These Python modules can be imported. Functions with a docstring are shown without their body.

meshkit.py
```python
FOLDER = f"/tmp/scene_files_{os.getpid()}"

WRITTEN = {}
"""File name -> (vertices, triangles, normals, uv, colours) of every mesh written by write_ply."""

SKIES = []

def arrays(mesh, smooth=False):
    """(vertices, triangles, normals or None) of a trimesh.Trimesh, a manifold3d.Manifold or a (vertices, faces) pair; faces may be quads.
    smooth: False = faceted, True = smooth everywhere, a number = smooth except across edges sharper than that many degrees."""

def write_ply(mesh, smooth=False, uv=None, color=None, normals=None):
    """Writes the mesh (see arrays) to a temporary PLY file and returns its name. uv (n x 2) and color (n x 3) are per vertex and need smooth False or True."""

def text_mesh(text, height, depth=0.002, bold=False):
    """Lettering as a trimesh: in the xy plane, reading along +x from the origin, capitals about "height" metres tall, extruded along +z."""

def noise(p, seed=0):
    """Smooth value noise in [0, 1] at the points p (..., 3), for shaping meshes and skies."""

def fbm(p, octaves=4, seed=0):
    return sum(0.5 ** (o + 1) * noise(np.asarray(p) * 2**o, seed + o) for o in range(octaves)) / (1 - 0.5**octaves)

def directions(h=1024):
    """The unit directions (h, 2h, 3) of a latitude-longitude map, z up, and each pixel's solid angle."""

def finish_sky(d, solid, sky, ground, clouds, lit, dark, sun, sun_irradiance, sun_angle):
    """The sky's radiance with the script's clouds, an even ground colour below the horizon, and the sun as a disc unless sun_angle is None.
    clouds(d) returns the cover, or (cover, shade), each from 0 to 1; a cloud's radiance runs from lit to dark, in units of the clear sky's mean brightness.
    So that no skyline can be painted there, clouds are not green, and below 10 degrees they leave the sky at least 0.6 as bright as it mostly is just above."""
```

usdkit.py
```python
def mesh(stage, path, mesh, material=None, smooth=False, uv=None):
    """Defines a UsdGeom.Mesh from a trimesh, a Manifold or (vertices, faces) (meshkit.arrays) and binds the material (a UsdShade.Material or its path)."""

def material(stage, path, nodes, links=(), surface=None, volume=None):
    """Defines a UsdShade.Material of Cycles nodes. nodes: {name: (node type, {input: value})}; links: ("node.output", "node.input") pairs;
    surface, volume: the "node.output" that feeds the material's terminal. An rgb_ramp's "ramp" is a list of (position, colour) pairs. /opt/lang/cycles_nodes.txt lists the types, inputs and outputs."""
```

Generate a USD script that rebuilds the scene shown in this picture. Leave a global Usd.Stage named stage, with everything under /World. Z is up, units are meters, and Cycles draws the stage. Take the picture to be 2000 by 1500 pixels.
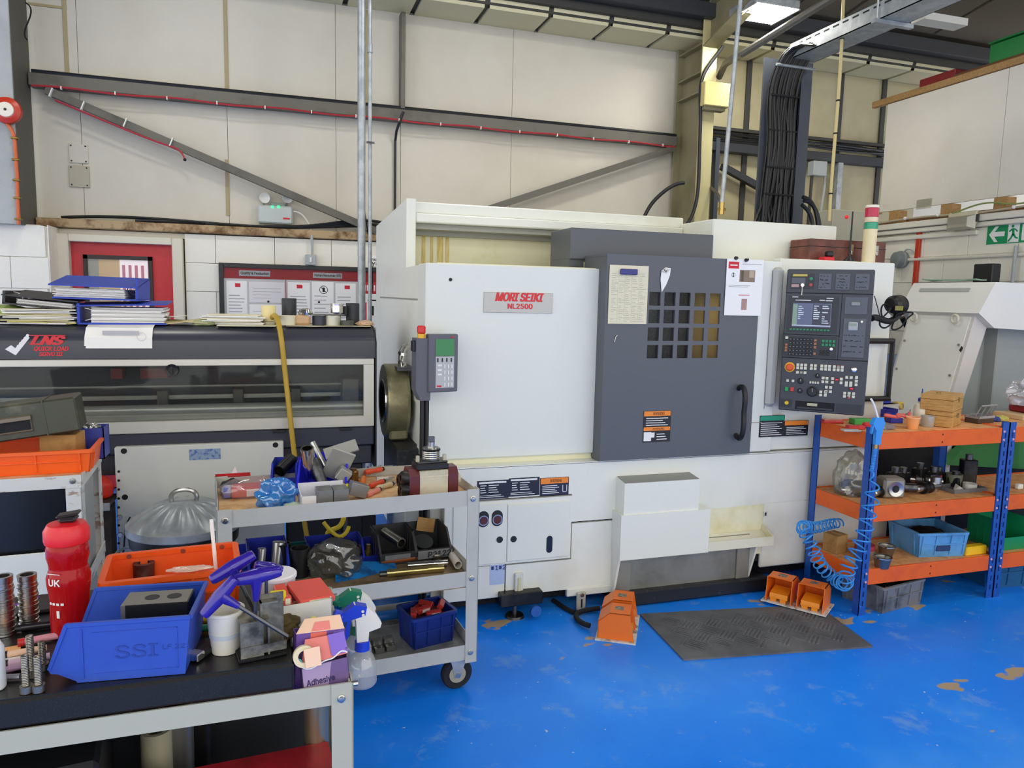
import math, random
import numpy as np, trimesh, usdkit, meshkit
from shapely.geometry import Polygon, Point, box as sbox, LineString
from shapely import affinity
from shapely.ops import unary_union
from pxr import Usd, UsdGeom, UsdLux, UsdShade, Gf, Sdf
stage = Usd.Stage.CreateInMemory()
UsdGeom.SetStageUpAxis(stage, 'Z'); UsdGeom.SetStageMetersPerUnit(stage, 1.0)
UsdGeom.Xform.Define(stage, '/World'); UsdGeom.Scope.Define(stage, '/World/Looks')
PI = math.pi
rnd = random.Random(7)

# ---------------------------------------------------------------- camera
FPX = 1440.0; YAW, PITCH, ROLL = [math.radians(a) for a in (18.0, 6.8, 1.3)]
EYE = np.array([0, 0, 1.6])
FW = np.array([math.sin(YAW)*math.cos(PITCH), math.cos(YAW)*math.cos(PITCH), -math.sin(PITCH)])
_r = np.array([math.cos(YAW), -math.sin(YAW), 0.0]); _u = np.cross(_r, FW)
RT = _r*math.cos(ROLL)+_u*math.sin(ROLL); UP = -_r*math.sin(ROLL)+_u*math.cos(ROLL)
cam = UsdGeom.Camera.Define(stage, '/World/camera')
m4 = np.eye(4); m4[0, :3] = RT; m4[1, :3] = UP; m4[2, :3] = -FW; m4[3, :3] = EYE
cam.AddTransformOp().Set(Gf.Matrix4d(*m4.ravel().tolist()))
cam.CreateHorizontalApertureAttr(36.0); cam.CreateFocalLengthAttr(36.0*FPX/2000)
cam.CreateClippingRangeAttr((0.05, 200.0)); cam.CreateExposureAttr(EXPOSURE := 0.0)

# ---------------------------------------------------------------- light
dome = UsdLux.DomeLight.Define(stage, '/World/sky_light')          # daylight and far lamps of the hall behind the camera
dome.CreateColorAttr(Gf.Vec3f(1.0, 0.985, 0.95)); dome.CreateIntensityAttr(0.60)
LAMPS = [(3.9, 5.49, 3.97, .8), (-.8, 4.6, 4.2, .6), (1.7, 4.4, 4.3, .75), (5.8, -.2, 5.0, 1.3), (-2.0, -4.4, 5.2, 1.6), (1.4, 1.2, 5.0, .75), (-3.4, 1.6, 5.0, .6), (3.6, 2.4, 4.7, 1.0), (2.0, -3.5, 5.2, 1.0)]
LAMP_POWER = 68.0
for i, (x, y, z, s) in enumerate(LAMPS):
    L = UsdLux.RectLight.Define(stage, '/World/lamp_light_%03d' % i)
    L.CreateWidthAttr(0.40); L.CreateHeightAttr(0.34); L.CreateColorAttr(Gf.Vec3f(1.0, 0.97, 0.90))
    L.CreateIntensityAttr(LAMP_POWER*s); L.AddTranslateOp().Set(Gf.Vec3d(x, y, z-0.012))

# ---------------------------------------------------------------- helpers
def ray(x, y): return (x-1000)/FPX*RT-(y-750)/FPX*UP+FW
def ay(x, y, Y): d = ray(x, y); return EYE+d*(Y-EYE[1])/d[1]       # where the sight line through a pixel meets the plane y = Y
def az(x, y, Z): d = ray(x, y); return EYE+d*(Z-EYE[2])/d[2]
def ax(x, y, X): d = ray(x, y); return EYE+d*(X-EYE[0])/d[0]
def rect(x0, y0, x1, y1, Y):
    a, b = ay(x0, y0, Y), ay(x1, y1, Y); return a[0], b[0], b[2], a[2]   # X0 X1 Z0 Z1
def lin(h):
    c = [int(h[i:i+2], 16)/255 for i in (0, 2, 4)]
    return tuple(v/12.92 if v <= .04045 else ((v+.055)/1.055)**2.4 for v in c)

MATS = {}
def mat(name, hexc, r=.5, m=0.0, wear=None, bump=None, coat=0.0, sp=.5, emit=0.0, alpha=1.0, trans=0.0, stretch=(1, 1, 1)):
    """wear = (hex, noise scale, low, high): a second colour where noise passes from low to high; bump = (scale, strength, distance)."""
    if name in MATS: return MATS[name]
    n = {'p': ('principled_bsdf', dict(base_color=lin(hexc), roughness=r, metallic=m, coat_weight=coat, specular_ior_level=sp, alpha=alpha, transmission_weight=trans))}
    if emit: n['p'][1].update(emission_color=lin(hexc), emission_strength=emit)
    l = []
    if wear or bump:
        n['g'] = ('geometry', {}); n['mp'] = ('mapping', dict(scale=stretch)); l.append(('g.position', 'mp.vector'))
    if wear:
        n['n'] = ('noise_texture', dict(scale=wear[1], detail=6, roughness=.62)); l.append(('mp.vector', 'n.vector'))
        n['w'] = ('rgb_ramp', dict(ramp=[(0, lin(hexc)), (wear[2], lin(hexc)), (wear[3], lin(wear[0])), (1, lin(wear[0]))])); l += [('n.fac', 'w.fac'), ('w.color', 'p.base_color')]
    if bump:
        n['bn'] = ('noise_texture', dict(scale=bump[0], detail=4)); l.append(('mp.vector', 'bn.vector'))
        n['b'] = ('bump', dict(strength=bump[1], distance=bump[2])); l += [('bn.fac', 'b.height'), ('b.normal', 'p.normal')]
    MATS[name] = usdkit.material(stage, '/World/Looks/'+name, n, l, surface='p.BSDF')
    return MATS[name]

def cat(ms): return trimesh.util.concatenate([x for x in ms if x is not None])
def hull(pts): return trimesh.convex.convex_hull(np.asarray(pts, float))
def bx(x0, x1, y0, y1, z0, z1, b=0.0):
    if x0 > x1: x0, x1 = x1, x0
    if y0 > y1: y0, y1 = y1, y0
    if z0 > z1: z0, z1 = z1, z0
    b = min(b, .45*min(x1-x0, y1-y0, z1-z0))
    if b <= 0:
        m = trimesh.creation.box([x1-x0, y1-y0, z1-z0]); m.apply_translation([(x0+x1)/2, (y0+y1)/2, (z0+z1)/2]); return m
    p = []
    for X, sx in ((x0, 1), (x1, -1)):
        for Y, sy in ((y0, 1), (y1, -1)):
            for Z, sz in ((z0, 1), (z1, -1)):
                p += [(X+sx*b, Y+sy*b, Z), (X+sx*b, Y, Z+sz*b), (X, Y+sy*b, Z+sz*b)]
    return hull(p)
def rot(m, rx=0, ry=0, rz=0, at=(0, 0, 0), to=(0, 0, 0)):
    m = m.copy(); M = trimesh.transformations.euler_matrix(math.radians(rx), math.radians(ry), math.radians(rz), 'sxyz')
    m.apply_translation(-np.array(at, float)); m.apply_transform(M); m.apply_translation(np.array(at, float)+np.array(to, float)); return m
def mv(m, x=0, y=0, z=0): m = m.copy(); m.apply_translation([x, y, z]); return m
def frame(d):
    d = np.asarray(d, float)/np.linalg.norm(d); a = np.array([0, 0, 1.0]) if abs(d[2]) < .9 else np.array([1.0, 0, 0])
    u = np.cross(a, d); u /= np.linalg.norm(u); return u, np.cross(d, u), d
def cyl(p, q, r, r2=None, n=16, cap=True):
    p, q = np.asarray(p, float), np.asarray(q, float); r2 = r if r2 is None else r2
    u, v, d = frame(q-p); t = np.arange(n)*2*PI/n; c = np.cos(t)[:, None]*u+np.sin(t)[:, None]*v
    V = np.vstack([p+r*c, q+r2*c, [p], [q]]); F = []
    for i in range(n):
        j = (i+1) % n; F += [(i, j, n+j), (i, n+j, n+i)]
        if cap: F += [(2*n, j, i), (2*n+1, n+i, n+j)]
    return trimesh.Trimesh(V, F, process=False)
def lathe(prof, n=24, close=False):
    """Solid of revolution about z from (radius, height) pairs; close=True joins the last pair to the first (a ring)."""
    P = np.array(prof, float); k = len(P); t = np.arange(n)*2*PI/n
    V = np.stack([np.outer(np.cos(t), P[:, 0]), np.outer(np.sin(t), P[:, 0]), np.tile(P[:, 1], (n, 1))], -1).reshape(-1, 3); F = []
    for i in range(n):
        j = (i+1) % n
        for a in range(k if close else k-1):
            b = (a+1) % k; F += [(i*k+a, j*k+a, j*k+b), (i*k+a, j*k+b, i*k+b)]
    m = trimesh.Trimesh(V, F, process=True); m.update_faces(m.nondegenerate_faces()); return m
def spin(prof, p, q, n=24, close=False):
    """lathe laid along p -> q."""
    m = lathe(prof, n, close); u, v, d = frame(np.asarray(q, float)-np.asarray(p, float)); M = np.eye(4); M[:3, 0], M[:3, 1], M[:3, 2], M[:3, 3] = u, v, d, p
    m.apply_transform(M); return m
def pipe_ring(r0, r1, h, n=24): return lathe([(r0, 0), (r1, 0), (r1, h), (r0, h)], n, True)
def tube(path, r, n=8, closed=False):
    P = np.asarray(path, float); k = len(P); T = np.gradient(P, axis=0)
    if closed: T = np.roll(P, -1, 0)-np.roll(P, 1, 0)
    T /= np.maximum(np.linalg.norm(T, axis=1, keepdims=True), 1e-9)
    u = frame(T[0])[0]; V = []; t = np.arange(n)*2*PI/n; rr = np.broadcast_to(r, k)
    for i in range(k):
        u = u-T[i]*(u@T[i]); u /= np.linalg.norm(u); w = np.cross(T[i], u)
        V.append(P[i]+rr[i]*(np.cos(t)[:, None]*u+np.sin(t)[:, None]*w))
    V = np.vstack(V); F = []
    for i in range(k if closed else k-1):
        b = (i+1) % k
        for j in range(n):
            q = (j+1) % n; F += [(i*n+j, i*n+q, b*n+q), (i*n+j, b*n+q, b*n+j)]
    if not closed:
        V = np.vstack([V, P[:1], P[-1:]]); c = k*n
        for j in range(n): F += [(c, (j+1) % n, j), (c+1, (k-1)*n+j, (k-1)*n+(j+1) % n)]
    return trimesh.Trimesh(V, F, process=False)
def smooth_path(pts, n=40):
    from scipy.interpolate import splprep, splev
    P = np.asarray(pts, float); tck, _ = splprep(P.T, s=0, k=min(3, len(P)-1)); return np.array(splev(np.linspace(0, 1, n), tck)).T
def ext(poly, a, b, plane='xz'):
    """Extrudes a polygon given in a plane from a to b along the third axis."""
    if not hasattr(poly, 'exterior'): poly = Polygon(poly)
    poly = poly.buffer(0)
    ms = []
    for g in getattr(poly, 'geoms', [poly]):
        m = trimesh.creation.extrude_polygon(g, abs(b-a), engine='earcut'); m.apply_translation([0, 0, min(a, b)])
        v = m.vertices.copy()
        if plane == 'xz': m.vertices = v[:, [0, 2, 1]]; m.invert()
        elif plane == 'yz': m.vertices = v[:, [2, 0, 1]]
        ms.append(m)
    return cat(ms)
def pp(pts, Y): return [(ay(x, y, Y)[0], ay(x, y, Y)[2]) for x, y in pts]        # outline on the plane y = Y
def text(s, h, depth=.0015, bold=False, shear=0.0, squeeze=1.0):
    m = meshkit.text_mesh(s, h, depth, bold); v = m.vertices.copy(); v[:, 0] = v[:, 0]*squeeze+v[:, 1]*shear; m.vertices = v; return m
def text_y(s, h, x, y, z, depth=.0015, bold=False, shear=0.0, squeeze=1.0, fit=None):
    """Lettering on a face that looks towards -y, its lower left corner at (x, y, z)."""
    m = text(s, h, depth, bold, shear, squeeze)
    if fit: w = m.bounds[1][0]-m.bounds[0][0]; m.vertices = m.vertices*[fit/w, 1, 1]
    v = m.vertices.copy(); m.vertices = np.stack([v[:, 0]+x, y-v[:, 2], v[:, 1]+z], -1); return m
def blob(r=(1, 1, 1), amp=.15, freq=2.0, seed=0, sub=3, flat=True, ridge=False, octaves=3):
    """A crumpled lump standing on z = 0."""
    m = trimesh.creation.icosphere(sub, 1.0); v = m.vertices.copy()
    f = meshkit.fbm(v*freq+seed*7.3, octaves, seed)-.5
    if ridge: f = -np.abs(f)*2+.25
    v = v*(1+amp*2*f)[:, None]*np.array(r)
    if flat: v[:, 2] = np.maximum(v[:, 2], -.55*r[2]); v[:, 2] -= v[:, 2].min()
    m.vertices = v; return m
def sheet(w, d, t=.0006, curl=.004, seed=0, nx=8, ny=8):
    """A sheet of paper with a slight wave lying on z = 0, its lower left corner at the origin."""
    X, Y = np.meshgrid(np.linspace(0, w, nx+1), np.linspace(0, d, ny+1), indexing='ij')
    Z = curl*meshkit.fbm(np.stack([X*9, Y*9, X*0+seed], -1), 2, seed); Z -= Z.min()
    top = np.stack([X, Y, Z+t], -1).reshape(-1, 3); bot = np.stack([X, Y, Z], -1).reshape(-1, 3); N = len(top); F = []
    for i in range(nx):
        for j in range(ny):
            a, b, c, e = i*(ny+1)+j, (i+1)*(ny+1)+j, (i+1)*(ny+1)+j+1, i*(ny+1)+j+1
            F += [(a, b, c), (a, c, e), (N+a, N+c, N+b), (N+a, N+e, N+c)]
    for i in range(nx):
        for j, s in ((0, 1), (ny, -1)):
            a, b = i*(ny+1)+j, (i+1)*(ny+1)+j; F += [(N+a, N+b, b), (N+a, b, a)][::1] if s > 0 else [(N+b, N+a, a), (N+b, a, b)]
    for j in range(ny):
        for i, s in ((0, -1), (nx, 1)):
            a, b = i*(ny+1)+j, i*(ny+1)+j+1; F += [(N+a, N+b, b), (N+a, b, a)] if s > 0 else [(N+b, N+a, a), (N+b, a, b)]
    return trimesh.Trimesh(np.vstack([top, bot]), F, process=False)

USED = {}
def numbered(parent, name):
    k = parent+'/'+name; i = USED.get(k, 0); USED[k] = i+1
    return k if i == 0 else '%s_%03d' % (k, i)
class T:
    """A thing: an Xform whose children are its parts."""
    def __init__(s, name, label=None, category=None, loc=(0, 0, 0), rz=0.0, group=None, kind=None, rx=0.0, ry=0.0, scale=1.0):
        s.path = numbered('/World', name); s.x = UsdGeom.Xform.Define(stage, s.path); s.prim = s.x.GetPrim()
        M = trimesh.transformations.euler_matrix(math.radians(rx), math.radians(ry), math.radians(rz), 'sxyz'); M[:3, :3] *= scale; M[:3, 3] = loc
        s.M = M; s.inv = np.linalg.inv(M); s.op = s.x.AddTransformOp(); s.op.Set(Gf.Matrix4d(*M.T.ravel().tolist()))
        keys(s.prim, label, category, group, kind)
    def part(s, name, m, material, label=None, smooth=30, world=False, kind=None, under=None):
        if world: m = m.copy(); m.apply_transform(s.inv)
        p = numbered(under or s.path, name); usdkit.mesh(stage, p, m, material, smooth)
        if label: stage.GetPrimAtPath(p).SetCustomDataByKey('label', label)
        if kind: stage.GetPrimAtPath(p).SetCustomDataByKey('kind', kind)
        return p
    def dup(s, loc, rz=0.0, label=None, group=None, rx=0.0, ry=0.0):
        cd = s.prim.GetCustomData(); d = T(s.path.split('/')[-1], label or cd.get('label'), cd.get('category'), loc, rz, group or cd.get('group'), None, rx, ry)
        d.prim.GetReferences().AddInternalReference(s.prim.GetPath()); d.prim.SetInstanceable(True); return d
def keys(p, label, category, group=None, kind=None):
    for k, v in (('label', label), ('category', category), ('group', group), ('kind', kind)):
        if v: p.SetCustomDataByKey(k, v)
def solo(name, label, category, m, material, loc=None, rz=0.0, group=None, smooth=30, kind=None, rx=0.0, ry=0.0, world=True):
    """A thing that is one mesh; a mesh given in world coordinates gets its origin at its base."""
    path = numbered('/World', name); m = m.copy()
    if loc is None:
        b = m.bounds; loc = ((b[0][0]+b[1][0])/2, (b[0][1]+b[1][1])/2, b[0][2]); m.apply_translation(-np.array(loc))
    g = usdkit.mesh(stage, path, m, material, smooth)
    M = trimesh.transformations.euler_matrix(math.radians(rx), math.radians(ry), math.radians(rz), 'sxyz'); M[:3, 3] = loc
    g.AddTransformOp().Set(Gf.Matrix4d(*M.T.ravel().tolist())); keys(g.GetPrim(), label, category, group, kind); return g
def struct(name, m, material, smooth=False):
    path = numbered('/World', name); usdkit.mesh(stage, path, m, material, smooth); stage.GetPrimAtPath(path).SetCustomDataByKey('kind', 'structure'); return path
def child(path, name, m, material, smooth=False, label=None, kind=None):
    p = numbered(path, name); usdkit.mesh(stage, p, m, material, smooth)
    if label: stage.GetPrimAtPath(p).SetCustomDataByKey('label', label)
    if kind: stage.GetPrimAtPath(p).SetCustomDataByKey('kind', kind)
    return p
# ---------------------------------------------------------------- materials
steelwhite = mat('white_paint', 'e4e6dd', .38, wear=('d6d5c4', 1.6, .55, .75))
machine_cream = mat('machine_cream', 'e6e3c4', .45, wear=('d2c27a', 2.2, .62, .8))
machine_grey = mat('machine_grey', '565a61', .42)
dark_groove = mat('dark_groove', '15161a', .8)
black = mat('black_plastic', '17181b', .45)
blackm = mat('black_metal', '1d1e20', .4, .5, wear=('3a3835', 9, .5, .7))
rubber = mat('black_rubber', '141416', .75)
steel = mat('bare_steel', 'b9b9b5', .28, 1.0)
darksteel = mat('dark_steel', '66676a', .38, .9, wear=('3c3b3a', 14, .45, .65))
chrome = mat('turned_chrome', 'd8d6d2', .14, 1.0)
galv = mat('galvanised', 'b2b8bb', .4, .4, wear=('9aa1a6', 12, .4, .6))
paper = mat('paper_white', 'f2f1ee', .8)
paper_c = mat('paper_cream', 'e3dcc0', .8)
print_grey = mat('print_grey', '8d8f94', .8)
print_black = mat('print_black', '202124', .8)
print_red = mat('print_red', 'cf2430', .6)
print_white = mat('print_white', 'e9eaea', .6)
orange_print = mat('print_orange', 'f08a2a', .6)
def film(name, tint, gloss=.12, haze=.25, hz='b9b9b0', shine=.09):
    """Thin clear sheet: lets most light through, with a little haze and an even share of reflection."""
    return usdkit.material(stage, '/World/Looks/'+name, {'t': ('transparent_bsdf', {'color': tint}), 'd': ('diffuse_bsdf', {'color': lin(hz)}), 'h': ('mix_closure', {'fac': haze}),
        'g': ('glossy_bsdf', {'roughness': gloss, 'color': (1, 1, 1)}), 'm': ('mix_closure', {'fac': shine})}, [('t.BSDF', 'h.closure1'), ('d.BSDF', 'h.closure2'), ('h.closure', 'm.closure1'), ('g.BSDF', 'm.closure2')], surface='m.closure')
clear = film('clear_pane', (.95, .96, .95), .03, .0, shine=.006)
clear_bag = film('clear_bag', (.80, .80, .74), .12, .22)
smoked = film('smoked_pane', (.80, .82, .82), .04, .07, '6a6c6c', .012)

# floor: blue paint, scuffed lighter in places and chipped through to the screed
floor_mat = usdkit.material(stage, '/World/Looks/floor_paint', {
    'g': ('geometry', {}), 'n1': ('noise_texture', dict(scale=.9, detail=5, roughness=.6)), 'r1': ('rgb_ramp', dict(ramp=[(.3, lin('0d7af8')), (.55, lin('1a8aff')), (.75, lin('4aa2ff'))])),
    'n2': ('noise_texture', dict(scale=5.0, detail=9, roughness=.72, distortion=.3)), 'r2': ('rgb_ramp', dict(ramp=[(0, (0, 0, 0)), (.56, (0, 0, 0)), (.66, (.6, .6, .6)), (1, (.6, .6, .6))])), 'x2': ('mix', dict(color2=lin('6fa2e8'))),
    'mp': ('mapping', dict(scale=(.55, 1, 1))), 'n3': ('noise_texture', dict(scale=4.3, detail=3, roughness=.55)), 'r3': ('rgb_ramp', dict(ramp=[(0, (0, 0, 0)), (.655, (0, 0, 0)), (.67, (1, 1, 1)), (1, (1, 1, 1))])), 'x3': ('mix', dict(color2=lin('ac9a80'))),
    'v': ('noise_texture', dict(scale=42, detail=2)), 'r4': ('rgb_ramp', dict(ramp=[(0, (0, 0, 0)), (.74, (0, 0, 0)), (.755, (.8, .8, .8)), (1, (.8, .8, .8))])), 'x4': ('mix', dict(color2=lin('cfd6e0'))),
    'p': ('principled_bsdf', dict(roughness=.32, specular_ior_level=.28)), 'b': ('bump', dict(strength=.12, distance=.01))},
    [('g.position', 'n1.vector'), ('g.position', 'n2.vector'), ('g.position', 'mp.vector'), ('mp.vector', 'n3.vector'), ('g.position', 'v.vector'), ('n1.fac', 'r1.fac'), ('n2.fac', 'r2.fac'), ('n3.fac', 'r3.fac'), ('v.fac', 'r4.fac'),
     ('r1.color', 'x2.color1'), ('r2.color', 'x2.fac'), ('x2.color', 'x3.color1'), ('r3.color', 'x3.fac'), ('x3.color', 'x4.color1'), ('r4.color', 'x4.fac'), ('x4.color', 'p.base_color'), ('n2.fac', 'b.height'), ('b.normal', 'p.normal')], surface='p.BSDF')
board_w = mat('wall_board', 'cfcabc', .6, wear=('c4beae', .8, .45, .7))
clad = mat('cladding_cream', 'b9b08c', .55, wear=('a39a78', 1.2, .45, .7))
batten = mat('dark_batten', '3a3a36', .6)
block_m = mat('painted_block', 'ebe8dc', .6, bump=(60, .25, .01))
block_b = mat('painted_block_blue', 'b4cdf0', .6, bump=(60, .25, .01))
mortar = mat('painted_joint', 'dedacd', .8)
rust = mat('rusty_sill', 'b39a74', .8, wear=('6d4f30', 7, .45, .6))
roof_m = mat('roof_sheet', '6a6354', .7)
girt = mat('girt_steel', '66635a', .5, .2, wear=('4c4940', 3, .5, .7))
girt_d = mat('girt_dark', '3b3d42', .5, .2)
olive = mat('column_olive', '8c8668', .5, wear=('77714f', 2, .5, .7))
cream_c = mat('column_cream', 'c4bb8c', .5)
slate = mat('column_slate', '4a505a', .5)
cable_m = mat('cable_black', '1c1d21', .42)
red_cable = mat('cable_red', 'b03038', .5)
wood = mat('raw_timber', 'b08a58', .7, wear=('8e6b3e', 20, .45, .65), stretch=(1, 6, 6))
grey_pvc = mat('grey_conduit', 'a9b0b0', .45)
white_pvc = mat('white_conduit', 'e0ddd0', .45)

# ---------------------------------------------------------------- the room
struct('floor', bx(-7, 9, -5, 6.8, -.12, 0), floor_mat)
YW = 6.5
# back wall: backing, then its sheets and blocks one by one
wb = struct('wall_back', cat([bx(-4.5, 9, YW+.03, YW+.15, 0, 4.4), bx(-4.5, -1.52, 6.44, YW+.04, 0, 2.03), bx(-.66, 9, 6.44, YW+.04, 0, 2.03), bx(-1.52, -.66, 6.44, YW+.04, 1.99, 2.03)]), mortar)
seams = [-4.2, -1.68, -1.36, ay(441, 100, YW)[0], ay(655, 100, YW)[0], ay(783, 100, YW)[0], 2.05, 3.72]
for i in range(len(seams)-1):
    child(wb, 'wall_sheet', bx(seams[i]+.0012, seams[i+1]-.0012, YW-.012, YW+.03, 2.10, 3.93, .002), board_w)
SX = [ay(x, y, YW)[0] for x, y in ((673, 8), (805, 28), (930, 43), (1050, 60), (1158, 77), (1263, 90))]
step = (SX[-1]-SX[0])/5; J = [SX[0]+step*k for k in range(-9, 12)]                    # joints of the eaves panels and of the cladding
for k in range(len(J)-1):
    if J[k] > 3.4:
        child(wb, 'cladding_panel', bx(max(J[k], 3.73)+.02, J[k+1]-.02, YW-.03, YW+.03, 2.10, 3.93, .004), clad)
        if J[k] > 3.8: child(wb, 'batten', bx(J[k]-.028, J[k]+.028, YW-.05, YW+.02, 2.06, 3.93, .003), batten)
child(wb, 'sill', bx(-1.66, 5.6, 6.36, 6.5, 2.035, 2.10, .006), rust)
def blocks(path, along, x0, x1, z0, z1, face, thick, skip=(), bl=.45, bh=.225, tint=None):
    r = 0; z = z0
    while z < z1-.02:
        s = x0-(bl/2 if r % 2 else 0); zt = min(z+bh, z1)
        while s < x1-.01:
            a, b = max(s, x0), min(s+bl, x1)
            if b-a > .03 and not any(a < k[1]-.01 and b > k[0]+.01 and z < k[3]-.01 and zt > k[2]+.01 for k in skip):
                g = .0015
                m = bx(a+g, b-g, face, face+thick, z+g, zt-g, .002) if along == 'x' else bx(face, face+thick, a+g, b-g, z+g, zt-g, .004)
                child(path, 'block', m, tint(z) if tint else block_m)
            s += bl
        z = zt; r += 1
blocks(wb, 'x', -.655, .9, .68, 2.03, 6.40, .04)
# pier at the left with a returned side
pr = struct('wall_left', cat([bx(-4.4, -1.535, 6.165, 6.44, 0, 2.02), bx(-4.4, -1.58, 6.16, 6.4, 2.015, 2.03)]), mortar)
blocks(pr, 'x', -2.9, -1.53, .9, 2.03, 6.15, .015)
child(pr, 'block_return', bx(-1.535, -1.528, 6.15, 6.44, 0, 2.03), block_m)
# door in its frame
d = struct('door_1', bx(-1.46, -.74, 6.44, 6.48, .01, 1.94, .002), mat('door_red', 'c5262e', .45))
E0 = rect(162, 497, 302, 640, 6.43)
glass_room = mat('room_beyond', 'd9c3a0', .8)
child(d, 'door_frame', cat([bx(-1.535, -1.455, 6.36, 6.5, 0, 1.99, .008), bx(-.745, -.665, 6.36, 6.5, 0, 1.99, .008), bx(-1.454, -.746, 6.365, 6.5, 1.935, 1.99, .004)]), mat('door_frame_cream', 'd8d2bf', .5))
w0, w1, wz0, wz1 = E0[0], E0[1], 1.22, E0[3]
child(d, 'vision_frame', cat([bx(w0-.0, w0+.03, 6.42, 6.445, wz0, wz1), bx(w1-.03, w1, 6.42, 6.445, wz0, wz1), bx(w0, w1, 6.42, 6.445, wz1-.03, wz1), bx(w0, w1, 6.42, 6.445, wz0, wz0+.03)]), mat('vision_frame_brown', '2c1f1d', .5))
wx = w0+.03; ww = w1-w0-.06
child(d, 'vision_view', cat([bx(wx, wx+ww, 6.436, 6.4395, wz0+.03, wz1-.03)]), mat('view_peach', 'e8c49a', .6), label='room seen through the door pane')
child(d, 'vision_wall', bx(wx, wx+ww*.17, 6.433, 6.437, wz0+.03, wz1-.03), mat('view_grey', 'b3ada4', .6))
child(d, 'blind_light', bx(wx+ww*.52, wx+ww, 6.433, 6.437, wz0+.03, wz1-.03), mat('view_blind', 'f6e6ea', .6, emit=.35))
for k in range(4): child(d, 'blind_slat', bx(wx+ww*(.56+.105*k), wx+ww*(.61+.105*k), 6.431, 6.4345, wz0+.03, wz1-.07), mat('view_slat', 'dc8a9c', .6))
child(d, 'vision_pane', bx(wx, wx+ww, 6.424, 6.427, wz0+.03, wz1-.03), clear)
# right wall, partition board above it
XR = 5.6
wr = struct('wall_right', bx(XR+.03, XR+.2, .5, 6.44, 0, 2.36), mortar)
blocks(wr, 'y', 2.6, 6.4, .68, 2.36, XR, .035, tint=lambda z: block_b if z < 1.1 else block_m)
for k in range(3):
    child(wr, 'partition_board', bx(XR-.05, XR-.03, 5.80-1.22*k-1.215, 5.80-1.22*k, 2.475, 3.475, .002), mat('partition_white', 'dfdbd0', .6, wear=('d3cec0', .8, .45, .7)))
struct('trim_1', cat([bx(XR-.07, XR, 1.5, 5.92, 2.30, 2.355, .006), bx(XR-.05, XR, 1.5, 5.92, 2.255, 2.295, .006), bx(XR-.035, XR, 4.75, 5.92, 2.195, 2.235, .006)]), mat('trunking_white', 'e3e0d4', .4))
# timbers that carry the partition
solo('timber_rail', 'long reddish timber rail along the top edge of the white partition board', 'timber', bx(XR-.07, XR-.02, 1.5, 5.98, 3.478, 3.535, .004), wood)
for k, y in enumerate((5.92, 5.62, 5.05, 4.55)):
    solo('timber_block', ['timber offcut sticking out beyond the far lower corner of the partition board', 'farthest timber packing block under the partition board', 'timber packing block under the board near the small clear patch', 'timber packing block under the board above the bulkhead lamp'][k], 'timber', bx(XR-.06, XR+.04, y-.07, y+.05, 2.36 if k else 2.47, 2.472 if k else 2.53, .004), wood)
solo('timber_plate', 'dark timber wall plate lying behind the packing blocks under the partition', 'timber', bx(XR+.045, XR+.14, 1.5, 5.9, 2.362, 2.40, .004), mat('old_timber', '6b4a2c', .8))
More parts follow.
